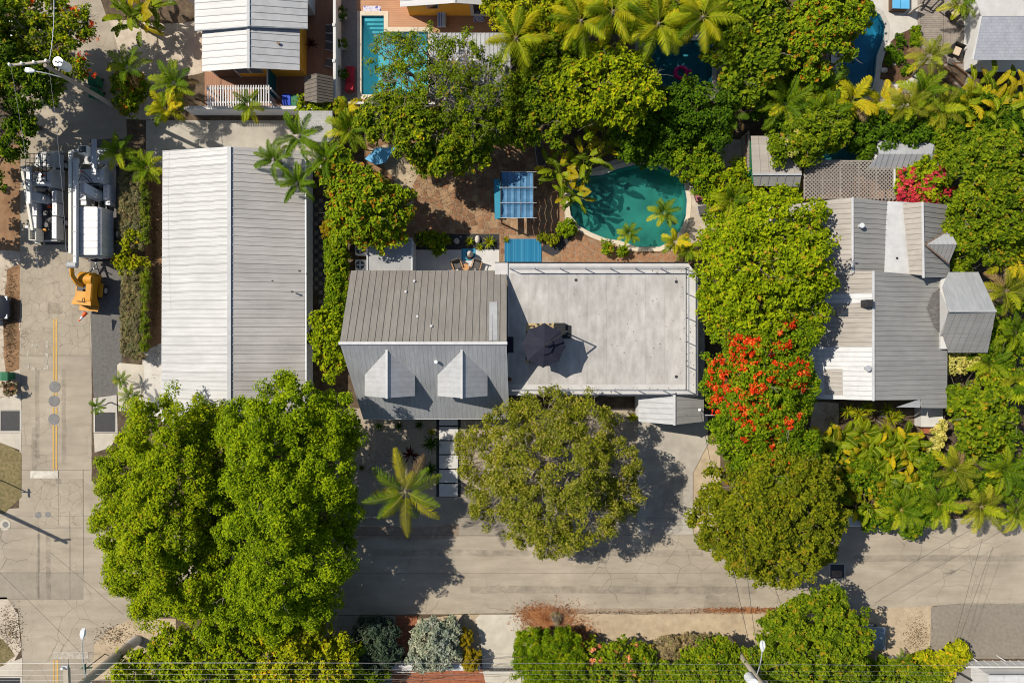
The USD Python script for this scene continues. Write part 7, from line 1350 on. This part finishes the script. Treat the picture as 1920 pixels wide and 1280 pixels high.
# ---- palms and large-leaved plants
tau = 6.283
PAL = [
 ('coconut', 'coconut_palm', 'coconut palm with yellow ribs standing before the front garden, left of the white path', 760, 921, .84, .4, 8.6, .0),
 ('areca_green', 'feathery_palm', 'green palm at the top left edge of the sandy yard, above the croton bush', 243, 130, .85, .2, 3.2, 0),
 ('areca_green', 'feathery_palm', 'green palm right of the croton bush near the brown shaded patio', 330, 158, .9, 1.4, 3.2, 0),
 ('areca_yellow', 'yellow_palm', 'golden yellow palm below the croton bush beside the parking court', 312, 205, .78, 2.2, 3.0, 0),
 ('areca_bright', 'feathery_palm', 'upper of two bright palms beside the cab of the larger bucket truck', 224, 285, .68, .9, 3.4, 0),
 ('areca_bright', 'feathery_palm', 'lower of two bright palms beside the larger bucket truck, shading the white roof', 276, 316, .70, 2.9, 3.4, 0),
 ('areca_bright', 'feathery_palm', 'palm in front of the white slatted arbour', 466, 197, .62, 1.9, 3.4, 0),
 ('foxtail', 'tall_palm', 'topmost palm of the cluster over the long building roof', 560, 255, 1.05, .5, 5.0, 0),
 ('foxtail', 'tall_palm', 'leftmost palm of the cluster over the long building roof', 515, 300, .9, 1.9, 5.0, 0),
 ('foxtail', 'tall_palm', 'lowest palm of the cluster over the long building roof', 557, 345, .9, 2.6, 5.0, 0),
 ('foxtail', 'tall_palm', 'rightmost palm of the cluster over the long building roof', 610, 300, 1.0, 3.3, 5.0, 0),
 ('areca_bright', 'feathery_palm', 'palm right of the tan-shingled shed roof', 655, 245, .85, .1, 3.4, 0),
 ('areca_yellow', 'yellow_palm', 'small yellowish palm at the bottom end of the long white wall', 650, 205, .55, 2.1, 3.0, 0),
 ('foxtail', 'small_palm', 'small leaning palm at the corner of the pavement by the drain grate', 184, 762, .42, 1.0, 5.0, 0),
 ('areca_green', 'feathery_palm', 'small palm by the pavement end of the dry hedge', 228, 712, .35, .3, 3.2, 0),
 ('areca_green', 'feathery_palm', 'low palm by the pavement just above the corner tree', 246, 742, .45, 1.3, 3.2, 0),
 ('tall_coconut', 'coconut_palm', 'tall palm at the right edge of the white cabin roof', 968, 72, .80, .3, 8.0, 0),
 ('tall_coconut', 'coconut_palm', 'tall palm left of the centre of the top edge, above the bright yellow-green tree', 1090, 40, .82, 1.3, 8.0, 0),
 ('tall_coconut', 'coconut_palm', 'tall palm with yellow ribs above the bright yellow-green tree', 1150, 22, .85, 2.3, 8.0, 0),
 ('tall_coconut', 'coconut_palm', 'tall palm leaning over the left end of the shaded blue pool', 1235, 45, .85, .8, 8.0, 0),
 ('tall_coconut', 'coconut_palm', 'tall palm hanging over the right end of the shaded blue pool', 1318, 32, .85, 2.0, 8.0, 0),
 ('fan_palm', 'fan_palm', 'fan palm right of the shaded blue pool, under the large-leaved tree', 1378, 60, .9, .5, 2.6, 0),
 ('areca_green', 'feathery_palm', 'palm below the lower right corner of the shaded blue pool', 1365, 215, .85, .5, 3.2, 0),
 ('areca_yellow', 'yellow_palm', 'yellowing palm above the wooden fence of the grey shed', 1345, 240, .6, 1.6, 3.0, 0),
 ('areca_green', 'feathery_palm', 'palm just below the orange-tipped tree at its left', 1470, 100, 1.05, 1.5, 3.2, 0),
 ('areca_green', 'feathery_palm', 'palm left of the lagoon pool end', 1545, 165, 1.0, 2.6, 3.2, 0),
 ('areca_green', 'feathery_palm', 'palm behind the grey shed at its upper left', 1470, 195, 1.05, .6, 3.2, 0),
 ('areca_green', 'feathery_palm', 'palm between the plunge pool and the lagoon pool', 1545, 215, 1.0, 2.0, 3.2, 0),
 ('areca_yellow', 'yellow_palm', 'yellow palm hanging over the lower end of the lagoon pool', 1597, 190, 1.0, .9, 3.0, 0),
 ('areca_yellow', 'yellow_palm', 'yellow palm on the path just right of the lagoon pool end', 1652, 190, .75, 2.7, 3.0, 0),
 ('areca_bright', 'feathery_palm', 'bright palm over the mulch bed path', 1730, 175, .9, .1, 3.4, 0),
 ('olive_palm', 'olive_palm', 'olive green palm above the pavilion roof, left one of two', 1700, 200, .85, 1.2, 3.6, 0),
 ('olive_palm', 'olive_palm', 'olive green palm above the pavilion roof, right one of two', 1762, 205, .85, 2.9, 3.6, 0),
 ('olive_palm', 'spreading_palm', 'spreading palm between the mulch bed and the boardwalk', 1742, 108, .78, 1.9, 3.6, 0),
 ('areca_bright', 'feathery_palm', 'palm at the lower end of the boardwalk', 1795, 205, .75, 2.2, 3.4, 0),
 ('banana_clump', 'banana_plant', 'yellow-green banana plants below the shingled house', 1848, 175, 1.0, .3, 2.3, 0),
 ('banana_clump', 'banana_plant', 'yellow-green banana plants at the right edge below the shingled house', 1900, 185, 1.0, 1.7, 2.3, 0),
 ('banana_clump', 'banana_plant', 'banana plants above the pavilion, left of the evergreen tree', 1830, 235, .9, 2.8, 2.3, 0),
 ('banana_clump', 'banana_plant', 'yellow banana leaves at the right edge just above the fine evergreen tree', 1898, 225, 1.0, 1.1, 2.3, 0),
 ('banana_clump', 'banana_plant', 'banana leaves right of the olive palms below the shingled house', 1865, 215, 1.05, 2.2, 2.3, 0),
 ('areca_yellow', 'yellow_palm', 'golden palm between the olive palms and the banana plants', 1815, 190, .9, .6, 3.0, 0),
 ('areca_bright', 'feathery_palm', 'clump of palm leaves at the top edge beside the boardwalk', 1800, 5, .7, .2, 3.4, 0),
 ('banana_clump', 'banana_plant', 'banana plants left of the kidney pool, beside the blue canopy', 1045, 320, .85, .4, 2.3, 0),
 ('banana_clump', 'banana_plant', 'banana plants leaning over the top left of the kidney pool', 1095, 300, .9, 1.5, 2.3, 0),
 ('banana_clump', 'banana_plant', 'banana plants right above the kidney pool left rim', 1130, 262, .8, 2.7, 2.3, 0),
 ('banana_clump', 'banana_plant', 'banana plants hanging over the narrow left end of the kidney pool', 1072, 365, .7, .9, 2.3, 0),
 ('areca_bright', 'small_palm', 'small palm in the middle of the lower rim of the kidney pool', 1180, 438, .45, .3, 3.4, 0),
 ('areca_bright', 'feathery_palm', 'palm-like plant leaning over the lower right of the kidney pool', 1245, 400, .6, .2, 3.4, 0),
 ('areca_yellow', 'feathery_palm', 'palm at the lower right corner of the kidney pool', 1265, 455, .6, 1.9, 3.0, 0),
 ('areca_bright', 'feathery_palm', 'palm at the right end of the stone terrace', 1290, 470, .5, 2.9, 3.4, 0),
 ('areca_bright', 'feathery_palm', 'palm between the pool loungers and the light green tree', 1370, 375, .75, .4, 3.4, 0),
 ('areca_yellow', 'yellow_palm', 'yellow palm fronds in the gap between the light green tree and the flame tree', 1425, 545, .8, 2.2, 5.0, 0),
 ('areca_bright', 'feathery_palm', 'palm in the passage right of the roof terrace', 1335, 585, .5, .8, 5.0, 0),
 ('areca_yellow', 'yellow_palm', 'golden palm at the right edge beside the winged roof', 1890, 480, 1.0, .3, 3.0, 0),
 ('olive_palm', 'olive_palm', 'large palm at the right edge touching the winged roof', 1885, 545, .9, 1.7, 3.6, 0),
 ('areca_green', 'feathery_palm', 'green palm below the winged roof at the right edge', 1900, 625, .9, 2.5, 3.2, 0),
 ('areca_bright', 'feathery_palm', 'palm below the winged roof beside the cream shrub', 1855, 680, .8, .9, 3.4, 0),
 ('fan_palm', 'fan_palm', 'pale fan palm at the right edge above the round-leaved tree', 1895, 720, 1.1, .2, 2.6, 0),
 ('spiky_clump', 'screw_pine', 'spiky yellow-green screw pines below the white-patched roof', 1608, 775, .95, .2, 2.0, 0),
 ('spiky_clump', 'screw_pine', 'spiky screw pines left of the porch steps', 1668, 785, .85, 1.5, 2.0, 0),
 ('broad_leaf_clump', 'broad_leaved_plant', 'broad yellow-green leaves just right of the flame tree foot', 1560, 830, 1.1, .3, 1.5, 0),
 ('broad_leaf_clump', 'broad_leaved_plant', 'broad yellow leaves below the screw pines', 1625, 835, 1.1, 1.5, 1.5, 0),
 ('broad_leaf_clump', 'broad_leaved_plant', 'broad yellow leaves left of the cream shrub by the porch', 1690, 835, 1.05, 2.7, 1.5, 0),
 ('broad_leaf_clump', 'broad_leaved_plant', 'broad leaves right beside the round-crowned tree', 1590, 890, 1.1, .9, 1.5, 0),
 ('broad_leaf_clump', 'broad_leaved_plant', 'broad yellow leaves in the middle of the lower right garden', 1655, 895, 1.15, 2.1, 1.5, 0),
 ('broad_leaf_clump', 'broad_leaved_plant', 'broad leaves left of the pale garden table top', 1705, 905, 1.0, .5, 1.5, 0),
 ('banana_clump', 'banana_plant', 'banana plants by the road in the lower right garden', 1625, 945, .85, 1.2, 2.3, 0),
 ('areca_bright', 'feathery_palm', 'palm by the road right of the round-crowned tree', 1690, 955, .8, .3, 3.4, 0),
 ('olive_palm', 'olive_palm', 'palm right of the pale garden table top', 1790, 880, .85, .6, 3.6, 0),
 ('areca_bright', 'feathery_palm', 'palm overhanging the road below the pale garden table top', 1760, 945, .85, 1.9, 3.4, 0),
 ('olive_palm', 'olive_palm', 'palm overhanging the road near the right edge', 1840, 950, .85, 2.6, 3.6, 0),
 ('areca_green', 'feathery_palm', 'green palm in the right edge garden below the round-leaved tree', 1880, 880, .95, .1, 3.2, 0),
 ('areca_yellow', 'yellow_palm', 'yellow-orange palm at the right edge below the round-leaved tree', 1870, 835, .55, 2.4, 3.0, 0),
 ('areca_bright', 'feathery_palm', 'palm in the right bottom corner of the roadside garden', 1905, 960, .8, 1.1, 3.4, 0),
 ('areca_bright', 'feathery_palm', 'palm at the bottom edge left of the shaded grey-green bush', 650, 1235, .75, .4, 3.4, 0),
 ('areca_yellow', 'yellow_palm', 'yellowish palm at the bottom edge beneath the corner trees', 545, 1262, .6, 1.4, 3.0, 0),
 ('areca_yellow', 'yellow_palm', 'small yellowish palm at the bottom edge under the wires right of the hedge block', 1185, 1270, .45, 2.2, 3.0, 0),
 ('areca_bright', 'feathery_palm', 'small palm at the bottom edge beside the lamp pole', 1400, 1268, .45, 2.8, 3.4, 0),
 ('areca_bright', 'feathery_palm', 'small palm before the white wall right of the broad-clustered tree', 1690, 1240, .45, .5, 3.4, 0),
 ('banana_clump', 'banana_plant', 'broad-leaved clump above the croton bush in the top left yard', 250, 32, 1.0, .6, 2.3, 0),
 ('banana_clump', 'banana_plant', 'broad-leaved clump at the top edge beside the yellow house', 280, 20, .9, 2.0, 2.3, 0),
]
CATN = dict(coconut='palm', areca_green='palm', areca_bright='palm', areca_yellow='palm', olive_palm='palm', tall_coconut='palm', foxtail='palm', fan_palm='palm', banana_clump='banana plant', broad_leaf_clump='plant', spiky_clump='plant')
rng = np.random.default_rng(5)
for kind, nm, lab, px, py, sc, rz, ht, tl in PAL:
    zc = ht * sc + (0 if kind not in ('areca_yellow', 'areca_bright') or ht < 4.9 else 0)
    real = {'areca_green': 3.2, 'areca_bright': 3.4, 'areca_yellow': 3.0}.get(kind, ht)
    copy(kind, nm, lab, CATN[kind], px, py, None, sc, rz * 1.0, None, .2 * rng.random() + .05 if 'palm' in nm else 0, rng.uniform(0, tau), real)
small = [('agave', 'agave', 'agave', f, px, py, sc) for f, px, py, sc in (('dark spiky agave against the house front, leftmost of the row', 710, 799, .9), ('dark spiky agave against the house front, second of the row', 748, 799, .9), ('dark spiky agave beside the top of the white path', 786, 797, .9), ('agave in the left part of the front garden', 664, 838, .8), ('agave at the lower left of the front garden, near the coconut palm', 678, 877, .7))]
small += [('bromeliad', 'bromeliad', 'plant', f, px, py, sc) for f, px, py, sc in (('small bright green rosette left of the second path slab', 809, 810, .9), ('small bright green rosette right of the second path slab', 877, 809, .9), ('yellow rosette in the black bed, right end', 917, 453, 1.5), ('yellow rosette in the black bed beside the pale stones', 880, 452, 1.1), ('small orange-yellow rosette in the black bed, left end', 840, 450, 1.1), ('small rosette touching the patio edge by the blue rug', 899, 463, .9), ('small plant at the left corner of the blue deck mat', 949, 449, .8), ('small green shrub beside the garage drive', 1186, 782, 1.3))]
small += [('agave', 'spiky_plant', 'plant', f, px, py, sc) for f, px, py, sc in (('large dark spiky plant left of the third path slab', 808, 832, 1.7), ('dark spiky plant left of the fifth path slab', 807, 880, 1.5), ('spiky green plant near the upper fence of the blue deck mat', 1016, 447, .9))]
small += [('maroon_ti_plant', 'red_leaved_plant', 'plant', f, px, py, sc) for f, px, py, sc in (('dark red-leaved plant behind the coconut palm', 771, 852, 1.3), ('dark red-leaved plant between the lattice pergola and the pavilion', 1608, 310, 1.6), ('red-leaved plants along the wall of the yellow house', 585, 85, .9))]
for kind, nm, c_, lab, px, py, sc in small:
    copy(kind, nm, lab, c_, px, py, None, sc, px * 1.7 % 6.28, None, 0, 0, .3)

# fallen leaves, too many to count
def litter(label_name, areas, n, m, L=.09, seed=9):
    rg = np.random.default_rng(seed); P = []
    for (px, py, rx, ry, wgt) in areas:
        k = int(n * wgt); q = rg.normal(0, .5, (k, 2)) * [rx, ry]; P.append(np.array([W(px + x, py + y_, .045) for x, y_ in q]))
    P = np.vstack(P); P = P[~shapely.contains_xy(HOLES, P[:, 0], P[:, 1])]
    mm = single(label_name, leaf_cards(rg, P, np.tile([0, 0, 1.0], (len(P), 1)), L, L * .55, jitter=.25), m, kind='stuff'); leaf_tone(mm, np.repeat(P, 4, 0))
leafmat('leaf_fallen', (.10, .035, .015), (.26, .10, .045), (.42, .22, .11), gain=(1, 1, 1), trans=.05)
leafmat('leaf_fallen_brown', (.05, .035, .02), (.13, .09, .05), (.22, .16, .09), gain=(1, 1, 1), trans=.05)
litter('fallen_leaves', [(1035, 1165, 52, 30, .5), (1010, 1150, 40, 16, .2), (1090, 1190, 30, 22, .15), (1400, 1143, 90, 5, .15)], 9000, 'leaf_fallen', .10)
litter('fallen_leaves', [(20, 600, 14, 90, .2), (290, 500, 10, 160, .25), (1720, 1190, 26, 40, .08), (1180, 1148, 200, 4, .06), (830, 370, 90, 60, .2), (215, 1190, 40, 20, .05), (20, 1180, 25, 40, .08), (720, 860, 60, 60, .05), (1560, 790, 20, 30, .03)], 9000, 'leaf_fallen_brown', .08, 10)

tree('bed_plants', 'small dark plants scattered in the mulch bed by the lagoon pool', 'plants', [(1672, 98, 5, .2), (1688, 76, 5, .2), (1690, 108, 5, .2), (1668, 112, 4, .2), (1696, 130, 5, .2)], 'shady', .02)

def specks(pts, m, L, seed):
    rg = np.random.default_rng(seed); P = np.vstack([np.array([W(px + rg.normal(0, sx), py + rg.normal(0, sy), 0)[:2].tolist() + [0] for _ in range(n)]) * 0 + np.array([W(px + rg.normal(0, sx), py + rg.normal(0, sy), z) for _ in range(n)]) for px, py, sx, sy, z, n in pts])
    mm = single('fallen_leaves', leaf_cards(rg, P, np.tile([0, 0, 1.0], (len(P), 1)), L, L * .5, jitter=.3), m, kind='stuff'); leaf_tone(mm, np.repeat(P, 4, 0))
specks([(1200, 620, 60, 70, ZD + .03, 50), (1290, 640, 6, 60, ZD + .03, 60), (1120, 730, 80, 3, ZD + .03, 70), (1260, 510, 20, 4, ZD + .03, 25)], 'leaf_fallen_brown', .09, 21)
